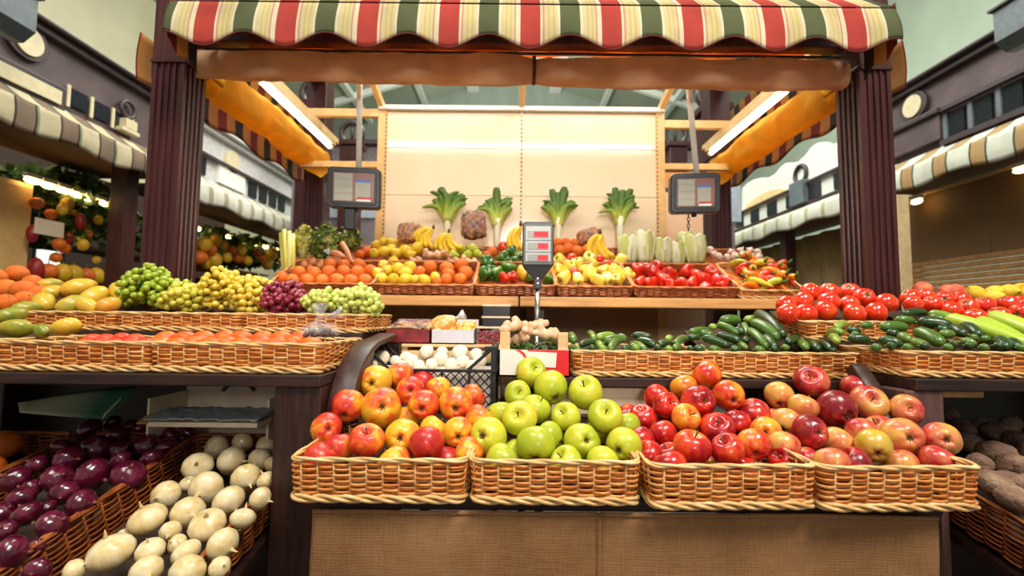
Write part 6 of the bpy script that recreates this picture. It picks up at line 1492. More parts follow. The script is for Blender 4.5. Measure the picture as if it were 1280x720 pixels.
# ---------------------------------------------------------------- posts
def post(label, x0, x1, y0, y1, ztop, mat, flute_top, group='stall corner posts'):
    t = thing('stall_post', label, 'post', ((x0 + x1) / 2, (y0 + y1) / 2, 0), group=group)
    g = .007; P = []; n = 4
    def side(ax, ay, bx, by, nx, ny):
        for k in range(n):
            for u, e in ((k / n + .12 / n, 0), (k / n + .25 / n, -g), (k / n + .75 / n, -g), (k / n + .88 / n, 0)):
                u = .1 + u * .8; P.append((ax + (bx - ax) * u + nx * e, ay + (by - ay) * u + ny * e))
    P.append((x0, y0)); side(x0, y0, x1, y0, 0, -1); P.append((x1, y0)); side(x1, y0, x1, y1, 1, 0); P.append((x1, y1)); side(x1, y1, x0, y1, 0, 1); P.append((x0, y1)); side(x0, y1, x0, y0, -1, 0)
    m = MB(); m.prism(P, .12, flute_top); loc_mb(m, t); build('fluted_shaft', m, mat, t)
    add(t, 'plinth', mat, lambda m: m.box(x0 - .012, x1 + .012, y0 - .012, y1 + .012, 0, .12), bevel=.004)
    add(t, 'capital', mat, lambda m: [m.box(x0 - .002, x1 + .002, y0 - .002, y1 + .002, flute_top + .016, ztop), m.box(x0 - .006, x1 + .006, y0 - .006, y1 + .006, flute_top, flute_top + .016)], bevel=.003)
    return t
post('maroon-brown fluted front post behind the mangoes and green grapes', -1.287, -1.173, 1.565, 1.68, 2.75, M_post, 1.995)
post('maroon-brown fluted front post behind the tomatoes', 1.227, 1.340, 1.565, 1.685, 2.75, M_post, 1.995)
post('maroon-brown rear post behind the celery', -1.295, -1.173, 2.76, 2.88, 2.75, M_post, 2.10, 'rear stall posts')
post('maroon-brown rear post behind the garlic and chilies', 1.222, 1.345, 2.76, 2.88, 2.75, M_post, 2.10, 'rear stall posts')
for x, s in ((-1.23, 'celery'), (1.283, 'garlic')):
    beam('side_beam', f'dark wooden top beam joining the front and rear posts on the {s} side', (x, 1.69, 2.62), (x, 2.755, 2.62), .09, .12, M_post)

# ---------------------------------------------------------------- awning
GRN, RED, CR, CR2, YL, PK = (92, 98, 64), (184, 68, 58), (212, 198, 154), (226, 214, 180), (208, 186, 106), (210, 150, 120)
ST_STOPS = [(0, GRN), (.246, CR2), (.275, CR), (.33, YL), (.35, CR), (.385, YL), (.405, CR), (.435, PK), (.455, CR2), (.508, RED), (.754, CR2), (.785, PK), (.805, CR), (.85, YL), (.875, CR), (.91, YL), (.935, CR), (.97, CR2)]
M_awn = stripes('red green cream awning cloth', 0, .26, -.895, ST_STOPS)
SHADE_STRIPES = [(0, (112, 36, 28)), (.25, (176, 122, 58)), (.5, (44, 38, 28)), (.75, (176, 122, 58))]  # same cloth as the front, darkened for its shaded inner side
M_awns = stripes('side awning cloth', 1, .26, 1.53, SHADE_STRIPES, transl=.06)
M_trim = simple('maroon binding tape', (92, 22, 26), .8)
AX0, AX1, AY = -1.118, 1.232, 1.40
aw = thing('striped_awning', 'red, green and cream striped canvas awning with scalloped edge across the stall front', 'awning', (.05, AY, 2.1))
def scallop_z(x): return zat(53, AY) + .021 * math.cos(2 * math.pi * (x + .863) / .26)
ztv = zat(3, AY)
def fnv(u, v):
    x = AX0 + (AX1 - AX0) * u; zb = scallop_z(x); z = ztv + (zb - ztv) * v
    return (x, AY - .022 * math.sin(min(1, v * 1.0) * 1.9) + .004 * math.sin(x * 24.2) * v + .012, z)
m = MB(); m.grid(fnv, 240, 10)
vo = build('scalloped_valance', m, M_awn, None, True, solid=.002); vo.parent = aw; vo.matrix_parent_inverse = Matrix.Translation(-aw.location)
m = MB(); m.tube([Vector(fnv(u / 240, 1)) + Vector((0, .001, -.001)) for u in range(241)], .0028, 6); loc_mb(m, aw); build('binding_tape', m, M_trim, aw, True)
def fns(u, v):
    x = AX0 + .01 + (AX1 - .01 - AX0 - .10 * v) * u; y = AY + .012 + .42 * v; z = ztv + .006 + .52 * v - .03 * math.sin(v * 3.1)
    return (x, y, z)
m = MB(); m.grid(fns, 60, 6); so = build('sloping_top', m, M_awn, None, True, solid=.002); so.parent = aw; so.matrix_parent_inverse = Matrix.Translation(-aw.location)
# short returns at the ends of the front awning
for x, s in ((AX0, -1), (AX1, 1)):
    def fr_(u, v):
        y = AY + .01 + .14 * u; zb = zat(95, 1.56) * u + (zat(52, AY)) * (1 - u) + .012 * math.cos(u * 9); z = ztv + .02 + (zb - ztv - .02) * v
        return (x + s * .004 * math.sin(v * 3), y, z)
    m = MB(); m.grid(fr_, 20, 8); q = build('side_return', m, stripes('shaded awning return cloth', 1, .16, 1.395, [(0, (120, 34, 34)), (.36, (196, 142, 70)), (.68, (52, 44, 34))], transl=.12), None, True, solid=.002); q.parent = aw; q.matrix_parent_inverse = Matrix.Translation(-aw.location)  # return stripes darkened for the shaded inside of the awning
add(aw, 'front_bar', M_steel, lambda m: m.tube([(AX0 + .01, AY + .03, ztv - .01), (AX1 - .01, AY + .03, ztv - .01)], .010, 10), smooth=True)
for x in (AX0 + .02, AX1 - .02):
    add(aw, 'bracket_arm', simple('dark steel', (44, 40, 38), .45), lambda m: m.tube([(x, AY + .03, ztv - .01), (x, 1.60, ztv - .03)], .008, 8))
# side awnings beyond the posts
def side_awning(label, X, s, phase):
    t = thing('side_awning', label, 'awning', (X, 2.2, 2.2))
    zb = zat(229, 2.83) 
    def f1(u, v):
        y = 1.59 + 1.41 * u; z0 = zb + .012 - .018 * math.cos(2 * math.pi * (y - 1.6) / .40); z = 2.125 + (z0 - 2.125) * v
        return (X + s * .010 * math.sin(v * 2.8), y, z)
    m = MB(); m.grid(f1, 110, 8); q = build('scalloped_valance', m, M_awns, None, True, solid=.002); q.parent = t; q.matrix_parent_inverse = Matrix.Translation(-t.location)
    m = MB(); m.tube([f1(k / 110, 1) for k in range(111)], .003, 5); loc_mb(m, t); build('binding_tape', m, M_trim, t, True)
    def f2(u, v): return (X - s * .035 * v, 1.72 + 1.28 * u, 2.127 + .30 * v)
    m = MB(); m.grid(f2, 40, 4); q = build('sloping_top', m, M_awns, None, True, solid=.002); q.parent = t; q.matrix_parent_inverse = Matrix.Translation(-t.location)
side_awning('striped side awning toned dark for shade beyond the yellow rolled canvas, celery side', -1.36, -1, 0)
side_awning('striped side awning toned dark for shade beyond the yellow rolled canvas, chili side', 1.41, 1, 0)

# ---------------------------------------------------------------- rolled canvas blinds
M_roll = canvas('salmon brown canvas', (242, 194, 152), .3); M_yel = canvas('amber canvas', (250, 192, 66), .62); M_org = canvas('orange canvas', (232, 104, 34), .6)
def roll(name, label, p, q, r, mat, seed, sag=0, group=None, ties=()):
    p, q = Vector(p), Vector(q); t = thing(name, label, 'canvas blind', (p + q) / 2, group=group); d = q - p; L = d.length; m = MB()
    N = 90; K = 22; ax = d.normalized(); a0 = Vector((0, 0, 1)); b0 = ax.cross(a0)
    def f(u, v):
        a = 2 * math.pi * v; s_ = u * L
        rr = r * (1 + .20 * noise.noise(Vector((s_ * 4, math.cos(a) * 1.3, math.sin(a) * 1.3 + seed))) + .16 * noise.noise(Vector((s_ * 13, math.cos(a) * 3, math.sin(a) * 3 + seed))) + .05 * math.sin(a * 5 + s_ * 11))
        for tt in ties: rr *= 1 - .22 * math.exp(-((u - tt) * L / .035) ** 2)
        return p + d * u + a0 * (math.cos(a) * rr * 1.06 - sag * math.sin(math.pi * u)) + b0 * math.sin(a) * rr * .9
    m.grid(f, N, K); o = build('rolled_canvas', m, mat, None, True); o.parent = t; o.matrix_parent_inverse = Matrix.Translation(-t.location)
    m = MB(); m.tube([p - ax * .01, q + ax * .01], .012, 8); loc_mb(m, t); build('core_rod', m, M_steel, t)
    for tt in ties:
        c = p + d * tt; mm = MB(); mm.tube([c + a0 * (math.cos(k * .5236) * r * .92) + b0 * math.sin(k * .5236) * r * .80 for k in range(12)], .007, 6, closed=True); loc_mb(mm, t); build('tie_strap', mm, simple('dark strap', (96, 52, 34), .8), t)
    return t
zr1 = zat(85, 1.63); zr1b = zat(91, 1.63)
roll('rolled_blind', 'long salmon-brown rolled canvas blind under the front awning', (-1.165, 1.63, zr1), (1.215, 1.63, zr1b), .050, M_roll, 1, .004, 'rolled canvas blinds', (.52,))
roll('rolled_blind', 'amber glowing rolled canvas blind along the celery side under the tube lamp', (-1.172, 1.705, 2.025), (-1.172, 2.72, 2.025), .074, M_yel, 2, .0, 'rolled canvas blinds')
roll('rolled_blind', 'amber glowing rolled canvas blind along the chili side under the tube lamp', (1.252, 1.705, 2.01), (1.252, 2.72, 2.01), .074, M_yel, 3, .0, 'rolled canvas blinds')
t = thing('canvas_strip', 'glowing orange canvas strip between the front awning and the rolled blind', 'canvas', (.05, 1.66, 2.15))
m = MB(); m.grid(lambda u, v: (-1.0 + 2.1 * u, 1.66 + .006 * math.sin(u * 40), zr1 + .062 + (zat(59, 1.66) - zr1 - .062) * v), 80, 4); loc_mb(m, t); build('canvas_sheet', m, M_org, t, True)
m = MB(); m.tube([(-1.16, 1.645, zat(66, 1.645)), (1.22, 1.645, zat(68, 1.645))], .006, 8); loc_mb(m, t); build('hanging_wire', m, simple('dark steel', (44, 40, 38), .45), t)
beam('shade_board', 'dark header board put in for the shade under the awning, above the orange strip', (-1.172, 1.64, zat(59, 1.62) + .11), (1.226, 1.64, zat(59, 1.62) + .11), .05, .20, M_post)  # dark board fills the shadowed gap under the awning

# ---------------------------------------------------------------- tube lamps
M_tube = glow('warm tube glow', (255, 234, 198), 11)
def tube_lamp(label, p, q, e, grp, down=(0, 0, -1), glowm=None):
    p, q = Vector(p), Vector(q); d = q - p; t = thing('tube_lamp', label, 'lamp', (p + q) / 2, group=grp); dn = Vector(down)
    M = Matrix.Translation(p) @ d.to_track_quat('Y', 'Z').to_matrix().to_4x4()
    m = MB(); m.box(-.022, .022, -.03, d.length + .03, .016, .05, M); loc_mb(m, t); build('lamp_batten', m, simple('warm batten enamel', (226, 196, 150), .4), t, bevel=.003)
    m = MB(); m.tube([p, q], .0125, 12); loc_mb(m, t); build('glowing_tube', m, glowm or M_tube, t, True)
    m = MB()
    for a in (p, q): m.tube([a - d.normalized() * .012, a + d.normalized() * .012], .015, 10)
    loc_mb(m, t); build('lamp_holder', m, M_white, t)
    return t
tube_lamp('glowing tube lamp along the celery side above the amber canvas', (-1.095, 1.88, 2.11), (-1.095, 2.66, 2.11), 1, 'tube lamps of the stall')
tube_lamp('glowing tube lamp along the chili side above the amber canvas', (1.178, 1.88, 2.095), (1.178, 2.66, 2.095), 1, 'tube lamps of the stall')
tube_lamp('tube lamp hidden behind the front canvas, celery half', (-.88, 1.74, 2.36), (-.34, 1.74, 2.36), 1, 'tube lamps of the stall', glowm=glow('soft tube glow', (255, 234, 198), 6))
tube_lamp('tube lamp hidden behind the front canvas, chili half', (.42, 1.74, 2.36), (1.0, 1.74, 2.36), 1, 'tube lamps of the stall', glowm=glow('soft tube glow', (255, 234, 198), 6))
for x in (-.61, .71):
    beam('lamp_hanger', f'thin rod carrying the hidden front tube lamp on the {"celery" if x < 0 else "chili"} half', (x, 1.74, 2.412), (x, 1.70, 2.66), .01, .01, M_steel, 'rod')
beam('lamp_rail', 'beige rail along the top of the celery side carrying the tube lamp', (-1.10, 1.70, 2.178), (-1.10, 2.757, 2.178), .035, .03, M_beige); beam('lamp_rail', 'beige rail along the top of the chili side carrying the tube lamp', (1.185, 1.70, 2.163), (1.185, 2.757, 2.163), .035, .03, M_beige)

# ---------------------------------------------------------------- hall
M_hall = simple('pale olive plaster', (214, 208, 178), .8, var=.03, scale=2); M_ceil = simple('grey green boarding', (158, 166, 146), .8, var=.06, scale=2, stretch=(1, .1, 1))
M_floor = simple('dark stone floor', (58, 50, 44), .5, var=.2, scale=4); M_beam = simple('white painted steel', (222, 226, 216), .5, var=.03)
HX, YB, YF = 6.0, 13.0, -3.2; ZE, ZR = 6.3, 8.3
m = MB(); m.box(-HX, HX, YF, YB, -.1, 0); struct('floor', m, M_floor)
m = MB(); m.box(-HX - .2, -HX, YF, YB, 0, ZE); struct('wall_left', m, M_hall)
m = MB(); m.box(HX, HX + .2, YF, YB, 0, ZE); struct('wall_right', m, simple('cool pale plaster', (190, 206, 188), .8, var=.03, scale=2))
m = MB(); m.prism([(-HX - .2, 0), (HX + .2, 0), (HX + .2, ZE), (0, ZR), (-HX - .2, ZE)], YB, YB + .2, 'y'); struct('wall_back', m, simple('grey gable boarding', (132, 142, 128), .8, var=.05, scale=3, stretch=(1, 1, .1)))
m = MB(); sl = (ZR - ZE) / HX
m.prism([(-HX - .3, ZE - .3 * sl), (0, ZR), (HX + .3, ZE - .3 * sl), (HX + .3, ZE - .3 * sl + .15), (0, ZR + .15), (-HX - .3, ZE - .3 * sl + .15)], YF, YB + .2, 'y'); struct('ceiling', m, M_ceil)
# roof members
k = 1
for y in (3.5, 5.5, 7.5, 9.5, 11.5):
    for s in (-1, 1):
        m = MB(); d = Vector((s * HX, 0, -(ZR - ZE))); M = Matrix.Translation((0, y, ZR - .09)) @ d.to_track_quat('Y', 'Z').to_matrix().to_4x4(); m.box(-.06, .06, 0, d.length, -.09, .07, M); struct(f'trim_{k}', m, M_beam); k += 1
for x in (-4.2, -2.6, -1.2, 1.2, 2.6, 4.2):
    m = MB(); z = ZR - abs(x) * sl; w = .17 if abs(x) == 1.2 else .07
    m.box(x - w, x + w, YF, YB, z - .16, z - .02); struct(f'trim_{k}', m, M_beam); k += 1

# ---------------------------------------------------------------- neighbouring stalls across the aisles
M_fas = simple('dark aubergine board', (82, 66, 68), .55, var=.12, scale=6); M_fasd = simple('dark aubergine moulding', (58, 46, 48), .5, var=.12)
M_med = simple('cream medallion', (206, 194, 158), .5, var=.04); M_glassd = simple('dark pane', (34, 38, 44), .15)
M_greyb = simple('blue grey metal', (96, 106, 110), .45, var=.08)
ST_L = [(0, (206, 194, 160)), (.40, (70, 60, 58)), (.45, (136, 116, 98)), (.83, (70, 60, 58)), (.88, (140, 150, 120)), (.93, (206, 194, 160))]
ST_R = [(0, (228, 230, 214)), (.46, (84, 96, 78)), (.51, (196, 160, 112)), (.84, (84, 96, 78)), (.89, (228, 230, 214))]
M_awl = stripes('beige brown awning cloth', 1, .26, 0, ST_L, transl=.1); M_awr = stripes('white tan awning cloth', 1, .27, .05, ST_R, transl=.15)
M_awl2 = stripes('white beige awning cloth', 1, .22, 0, [(0, (232, 230, 214)), (.5, (186, 176, 148)), (.8, (232, 230, 214))], transl=.2)
M_awr2 = stripes('white pale green awning cloth', 1, .26, .1, [(0, (238, 238, 222)), (.55, (196, 196, 150)), (.75, (238, 238, 222))], transl=.2)
def stall(label, s, X, y0, y1, mat, zv, ztop, fas, per=.52, post_ys=()):
    t = thing('market_stall', label, 'stall', (s * X, (y0 + y1) / 2, 0))
    def bx(nm, mat_, x0, x1, a, b, z0, z1, **kw):
        lo, hi = sorted((s * x0, s * x1)); return add(t, nm, mat_, lambda m: m.box(lo, hi, a, b, z0, z1), **kw)
    bx('fascia', fas, X, X + .06, y0, y1, zv + .30, ztop - .08)
    bx('cornice', M_fasd if fas is M_fas else fas, X - .05, X + .07, y0, y1, ztop - .08, ztop - .03, bevel=.01); bx('cornice_top', M_fasd if fas is M_fas else fas, X - .09, X + .07, y0, y1, ztop - .028, ztop, bevel=.01)
    n = int((y1 - y0) / .02)
    def f(u, v):
        y = y0 + (y1 - y0) * u
        if v < .5: q = v * 2; return (s * (X - .01 - .22 * q), y, zv + .31 - .145 * q - .02 * math.sin(q * 3.1))
        q = v * 2 - 1; zb = zv + .018 * math.cos(2 * math.pi * y / per); return (s * (X - .23 - .012 * math.sin(q * 3)), y, zv + .165 + (zb - zv - .165) * q)
    m = MB(); m.grid(f, n, 12); q = build('striped_awning', m, mat, None, True, solid=.003); q.parent = t; q.matrix_parent_inverse = Matrix.Translation(-t.location)
    bx('awning_soffit', simple('brown soffit', (98, 64, 34), .8), X - .20, X + .5, y0, y1, zv + .10, zv + .115)
    for y in post_ys: bx('stall_leg', M_post, X - .06, X + .06, y, y + .12, 0, zv + .10, bevel=.004)
    return t, bx
# -- left aisle
sl1, bx = stall('dark aubergine stall with beige-brown striped awning beyond the mangoes', -1, 3.0, 1.7, 3.78, M_awl, 2.14, 2.94, M_fas, .56, (3.40,))
def disc(t, nm, mat, X, s, y, z, ry, rz, th=.02):
    m = MB(); P = [(y + ry * math.cos(k * .2618), z + rz * math.sin(k * .2618)) for k in range(24)]; lo, hi = sorted((s * X, s * (X - th))); m.prism(P, lo, hi, 'x'); loc_mb(m, t); return build(nm, m, mat, t, bevel=.003)
def on_x(px, py, X):            # where the sight line meets the plane x = X
    d = ray(px, py); return CAM + d * (X / d.x)
p = on_x(34, 51, -2.98); disc(sl1, 'oval_rim', M_fasd, 3.0, -1, p.y, p.z, .125, .115, .03); disc(sl1, 'oval_medallion', M_med, 2.971, -1, p.y, p.z, .085, .09, .012)
a, b = on_x(-30, 78, -2.98), on_x(72, 131, -2.98); bx('name_board_frame', M_fasd, 2.97, 3.0, 1.9, b.y + .04, b.z - .03, on_x(72, 114, -2.98).z + .04, bevel=.006); bx('cream_name_board', M_med, 2.955, 2.969, 1.95, b.y, b.z, on_x(72, 114, -2.98).z)
w0 = b.y + .06
for k in range(3): bx('window_pane', M_glassd, 2.985, 2.999, w0 + .02 + k * .17, w0 + .15 + k * .17, 2.50, 2.62)
for k in range(4): bx('white_mullion', M_med, 2.975, 2.9845, w0 - .006 + k * .17, w0 + .016 + k * .17, 2.48, 2.63)
def ring_ornament(t, s, X, y, z, mat):
    m = MB(); m.tube([(s * (X - .03), y + .062 * math.cos(q), z + .062 * math.sin(q)) for q in [2 * math.pi * k / 20 for k in range(20)]], .014, 8, closed=True); loc_mb(m, t); build('ring_ornament', m, mat, t, True)
    lo, hi = sorted((s * X, s * (X - .07))); add(t, 'ring_pedestal', M_med, lambda m: [m.box(lo, hi, y - .05, y + .05, z - .16, z - .085), m.box(lo, hi, y - .08, y + .08, z - .19, z - .16)], bevel=.004)
p = on_x(160, 137, -2.97); ring_ornament(sl1, -1, 3.0, p.y, p.z, M_fasd)
# metal box fixed at the top corner
def lampbox(label, s, Y, z0, X=2.9):
    t = thing('metal_housing', label, 'metal box', (s * X, Y, z0)); m = MB()
    P = [(-.16, .0), (-.16, .34), (.16, .34), (.16, 0), (.05, -.10), (-.05, -.10)]
    m.prism(P, -.16, .16, 'y'); build('housing_body', m, M_greyb, t, bevel=.006)
    m = MB(); m.box(-.19, .19, -.19, .19, .34, .37); build('housing_lid', m, simple('dark steel', (44, 40, 38), .45), t, bevel=.004); 
    m = MB(); m.box(-.02, .02, -.02, .02, .37, .9); build('hanger', m, simple('dark steel', (44, 40, 38), .45), t); t.scale = (.55,) * 3; return t
p = on_x(2, 16, -2.60); lampbox('blue-grey metal housing at the upper corner above the oval medallion', -1, p.y, p.z - .05, 2.60)
p = on_x(1283, 32, 2.85); lampbox('blue-grey metal housing at the upper corner above the white-tan awning', 1, p.y, p.z - .05, 2.85)
# inside of that stall: cream cabinet, lamps, greenery, produce
q = on_x(14, 225, -3.45)
cab = thing('display_cabinet', 'cream cabinet at the edge of view inside the aubergine stall', 'cabinet', (-3.55, 2.9, 0))
add(cab, 'cabinet_body', simple('cream cabinet enamel', (236, 196, 128), .3, var=.03), lambda m: m.box(-3.75, -3.42, 2.45, q.y + .12, .0, q.z), bevel=.006)
add(cab, 'door', simple('cream cabinet enamel', (236, 196, 128), .3), lambda m: [m.box(-3.419, -3.410, 2.47, q.y + .10, .06, q.z * .62), m.box(-3.419, -3.410, 2.47, q.y + .10, q.z * .63, q.z - .03)], bevel=.003)
M_leaf = multi('hanging leaf green', [(.1, (28, 54, 18)), (.5, (66, 96, 32)), (.9, (140, 150, 60))], .5, 12, amp=1.1)
def foliage(label, lo, hi, n, seed, sz=(.04, .10)):
    rng = random.Random(seed); m = MB()
    for k in range(n):
        c = Vector([rng.uniform(lo[i], hi[i]) for i in range(3)])
        if noise.noise(c * 2.4 + Vector((seed, 0, 0))) < -.08: continue
        s_ = rng.uniform(*sz); u = Vector((rng.gauss(0, 1), rng.gauss(0, 1), rng.gauss(0, .7))).normalized() * s_; w = u.cross(Vector((rng.gauss(0, 1), rng.gauss(0, 1), rng.gauss(0, 1)))).normalized() * s_ * .5
        m.add([c - u, c + w, c + u, c - w], [(0, 1, 2, 3)])
    o = build('hanging_foliage', m, M_leaf, None); tag(o, label, 'foliage', None, 'stuff'); return o
foliage('green garlands hanging inside the aubergine stall', (-3.95, 3.34, 1.66), (-3.36, 3.8, 2.2), 2600, 1)
M_bulb = glow('warm bulb glow', (255, 214, 140), 9)
BULB = sphere_mesh('bulb', M_bulb, 1, 1, 10, 8)
def lamp_row(label, p, q, n, group, r=.022):
    for k in range(n):
        t = thing('shop_lamp', label, 'lamp', Vector(p).lerp(Vector(q), k / (n - 1)), group=group)
        o = ob('bulb', BULB, t); o.scale = (r * 1.2, r * 2.4, r); m = MB(); m.box(-.02, .02, -.05, .05, .02, .05); build('lamp_cap', m, M_white, t)
a, b = on_x(40, 226, -3.38), on_x(128, 254, -3.38)
lamp_row('small warm lamp in the bright row under the beige-brown awning', a, b, 6, 'lamps in the aubergine stall')
# fruit and goods there
M_yb = simple('bright yellow fruit', (236, 176, 40), .4, var=.15); M_ob = simple('bright orange fruit', (232, 112, 30), .4, var=.15); M_rb = simple('deep red fruit', (150, 30, 30), .4, var=.2)
BL = {'yellow': sphere_mesh('hanging_fruit', M_yb, 1, 1.2, 12, 8), 'orange': sphere_mesh('hanging_fruit', M_ob, 1, 1, 12, 8), 'red': sphere_mesh('hanging_fruit', M_rb, .8, 1.5, 12, 8)}
NB2 = stalk_mesh('stem', [(0, 0, .9), (0, 0, 1.6)], [.06, .05], M_green, 5)
rng = random.Random(77)
def blobs(where, group, pts, X, r):
    for px, py, kd in pts:
        o = ob('hanging_fruit', BL[kd]); o.location = on_x(px, py, X + rng.uniform(-.1, .1)); s_ = r * rng.uniform(.8, 1.25); o.scale = (s_,) * 3
        tag(o, f'blurred {kd} fruit hanging among the leaves {where}', 'fruit', f'{kd} {group}'); ob('stem', NB2, o)
blobs('in the aubergine stall', 'fruit in the aubergine stall', [(78, 262, 'yellow'), (84, 255, 'yellow'), (98, 300, 'yellow'), (104, 306, 'yellow'), (64, 268, 'orange'), (74, 305, 'orange'), (80, 310, 'orange'), (46, 254, 'orange'), (101, 277, 'red'), (86, 297, 'red'), (108, 292, 'orange'), (123, 275, 'yellow'), (121, 325, 'yellow'), (70, 322, 'orange'), (40, 292, 'red'), (92, 270, 'yellow')], -3.30, .036)
p = on_x(62, 285, -3.28); cd = thing('price_card', 'small cream card hanging among the garlands', 'card', p); m = MB(); m.box(-.004, .004, -.10, .10, -.055, .055); build('card_sheet', m, M_cream, cd); m = MB(); m.tube([(0, -.08, .05), (0, -.07, .3)], .003, 4); build('string', m, M_black, cd)
p = on_x(60, 330, -3.5); wl = thing('light_box', 'bright whitish display panel low in the garlands', 'light box', p); m = MB(); m.box(-.02, .02, -.07, .07, -.16, .10); build('lit_face', m, glow('cool lit panel', (224, 236, 220), 1.3), wl); m = MB(); m.box(-.04, -.021, -.08, .08, -.17, .11); build('box_frame', m, M_bezel, wl)
tb = thing('goods_table', 'dark goods table inside the aubergine stall below the garlands', 'table', (-3.6, 3.5, 0)); add(tb, 'table_top', M_darkh, lambda m: m.box(-4.3, -3.15, 3.2, 4.4, 1.28, 1.32)); add(tb, 'table_front', M_darkh, lambda m: m.box(-3.17, -3.15, 3.2, 4.4, .02, 1.279)); add(tb, 'upper_shelf', M_darkh, lambda m: m.box(-3.6, -3.3, 3.55, 4.05, 1.60, 1.625)); add(tb, 'shelf_post', M_darkh, lambda m: [m.box(-3.58, -3.55, 3.56, 3.59, 1.32, 1.6), m.box(-3.58, -3.55, 4.01, 4.04, 1.32, 1.6)])
for i, (px, py, kd) in enumerate(((60, 342, 'orange'), (92, 338, 'yellow'), (108, 336, 'orange'), (120, 341, 'yellow'), (44, 344, 'red'), (78, 341, 'yellow'))):
    o = ob('fruit_heap', None); bpy.data.objects.remove(o)
    o = ob('melon', BL[kd]); o.location = on_x(px, py, -3.3); o.location.z = 1.321 + .075; o.scale = (.06,) * 3; tag(o, f'blurred {kd} melon on the goods table, {ORD[sorted((60, 92, 108, 120, 44, 78)).index(px)]} from the left', 'melon', 'melons on the goods table'); ob('stem', NB2, o)
bk = MB(); bk.box(-4.62, -4.6, 1.7, 7.2, 0, 2.6); loc = thing('partition', 'dark back partition inside the stalls across the mango-side aisle', 'partition', (-4.61, 4.4, 0)); loc_mb(bk, loc); build('partition_board', bk, simple('dark brown board', (52, 36, 26), .8), loc)
# -- second stall on the left, seen between the posts
M_lgrey = simple('pale grey painted board', (196, 194, 192), .6, var=.05)
sl2, bx = stall('pale grey stall with white-beige awning seen between the celery-side posts', -1, 3.0, 3.84, 6.9, M_awl2, 2.11, 2.97, M_lgrey, .62, (6.6,))
p = on_x(291, 203, -2.98); disc(sl2, 'oval_medallion', M_med, 3.0, -1, p.y, p.z, .12, .12, .03)
a, b = on_x(273, 218, -2.98), on_x(305, 240, -2.98); bx('white_name_board', simple('white board', (240, 240, 226), .5), 2.97, 3.0, a.y, b.y, b.z - .02, b.z + .2)
for k in range(4): bx('window_pane', M_glassd, 2.985, 2.999, b.y + .1 + k * .22, b.y + .26 + k * .22, 2.45, 2.62)
for k in range(3): bx('window_pane', M_glassd, 2.985, 2.999, 3.9 + k * .16, 4.02 + k * .16, 2.45, 2.62)
bx('dark_rail', M_fasd, 2.95, 2.99, 3.84, 6.9, 2.63, 2.66)
foliage('green garlands hanging under the white-beige awning between the posts', (-3.95, 4.45, 1.76), (-3.3, 6.6, 2.10), 3000, 2)
a, b = on_x(246, 286, -3.4), on_x(345, 312, -3.4); lamp_row('small warm lamp in the row under the white-beige awning', a, b, 7, 'lamps in the pale grey stall', .024)
blobs('in the pale grey stall', 'fruit in the pale grey stall', [(256, 305, 'yellow'), (262, 312, 'orange'), (270, 300, 'yellow'), (278, 308, 'yellow'), (290, 312, 'orange'), (298, 322, 'orange'), (284, 322, 'yellow'), (310, 326, 'yellow'), (250, 322, 'orange'), (268, 325, 'yellow'), (322, 316, 'orange'), (334, 330, 'yellow'), (302, 312, 'yellow'), (328, 322, 'orange'), (258, 330, 'yellow'), (340, 318, 'yellow')], -3.25, .06)
tb = thing('goods_table', 'dark goods table inside the pale grey stall', 'table', (-3.6, 5.4, 0)); add(tb, 'table_top', M_darkh, lambda m: m.box(-4.3, -3.15, 4.5, 6.8, 1.36, 1.40)); add(tb, 'table_front', M_darkh, lambda m: m.box(-3.17, -3.15, 4.5, 6.8, .02, 1.359)); 
for z in (1.52, 1.68): add(tb, 'shelf_board', simple('warm shelf', (190, 120, 50), .6), lambda m: m.box(-4.2, -3.6, 4.6, 6.7, z, z + .02))
# -- right aisle
sr1, bx = stall('dark aubergine stall with white-tan striped awning beyond the tomatoes', 1, 3.3, 1.8, 4.02, M_awr, 2.14, 3.07, M_fas, .62, ())
p = on_x(1142, 133, 3.28); disc(sr1, 'oval_rim', M_fasd, 3.3, 1, p.y, p.z, .125, .115, .03); disc(sr1, 'oval_medallion', M_med, 3.271, 1, p.y, p.z, .085, .09, .012)
yy = on_x(1178, 150, 3.28).y
bx('stepped_board', M_fas, 3.25, 3.299, yy, 4.0, 2.50, 2.70, bevel=.006); bx('stepped_moulding', M_fasd, 3.22, 3.299, yy - .02, 4.0, 2.70, 2.74, bevel=.006)
for k in range(5): bx('window_pane', M_glassd, 3.285, 3.299, yy - .16 - k * .19, yy - .04 - k * .19, 2.50, 2.68)
for k in range(6): bx('grey_mullion', M_greyb, 3.27, 3.2845, yy - .04 - k * .19, yy - .01 - k * .19, 2.48, 2.70)
bx('dark_rail', M_fasd, 3.24, 3.284, 1.8, yy - .01, 2.44, 2.48); bx('dark_upper_rail', M_fasd, 3.24, 3.284, 1.8, yy - .01, 2.70, 2.73)
M_shut = simple('brown shutter cloth', (124, 94, 60), .7, var=.06, scale=2)
cz = thing('roller_shutter', 'brown cloth shutter with a slatted foot closing the stall beyond the lemons', 'shutter', (3.6, 3, 0))
add(cz, 'shutter_cloth', M_shut, lambda m: [m.box(3.58, 3.60, 1.9 + k * .74, 1.9 + k * .74 + .73, 1.62, 2.2) for k in range(3)])
add(cz, 'slatted_foot', simple('tan slat', (166, 122, 74), .6, var=.1), lambda m: [m.box(3.56, 3.60, 1.9, 4.1, 1.36 + k * .045, 1.36 + k * .045 + .038) for k in range(6)], bevel=.004)
add(cz, 'base_board', simple('dark grey brown board', (84, 70, 58), .8), lambda m: m.box(3.58, 3.62, 1.9, 4.1, 0, 1.355))
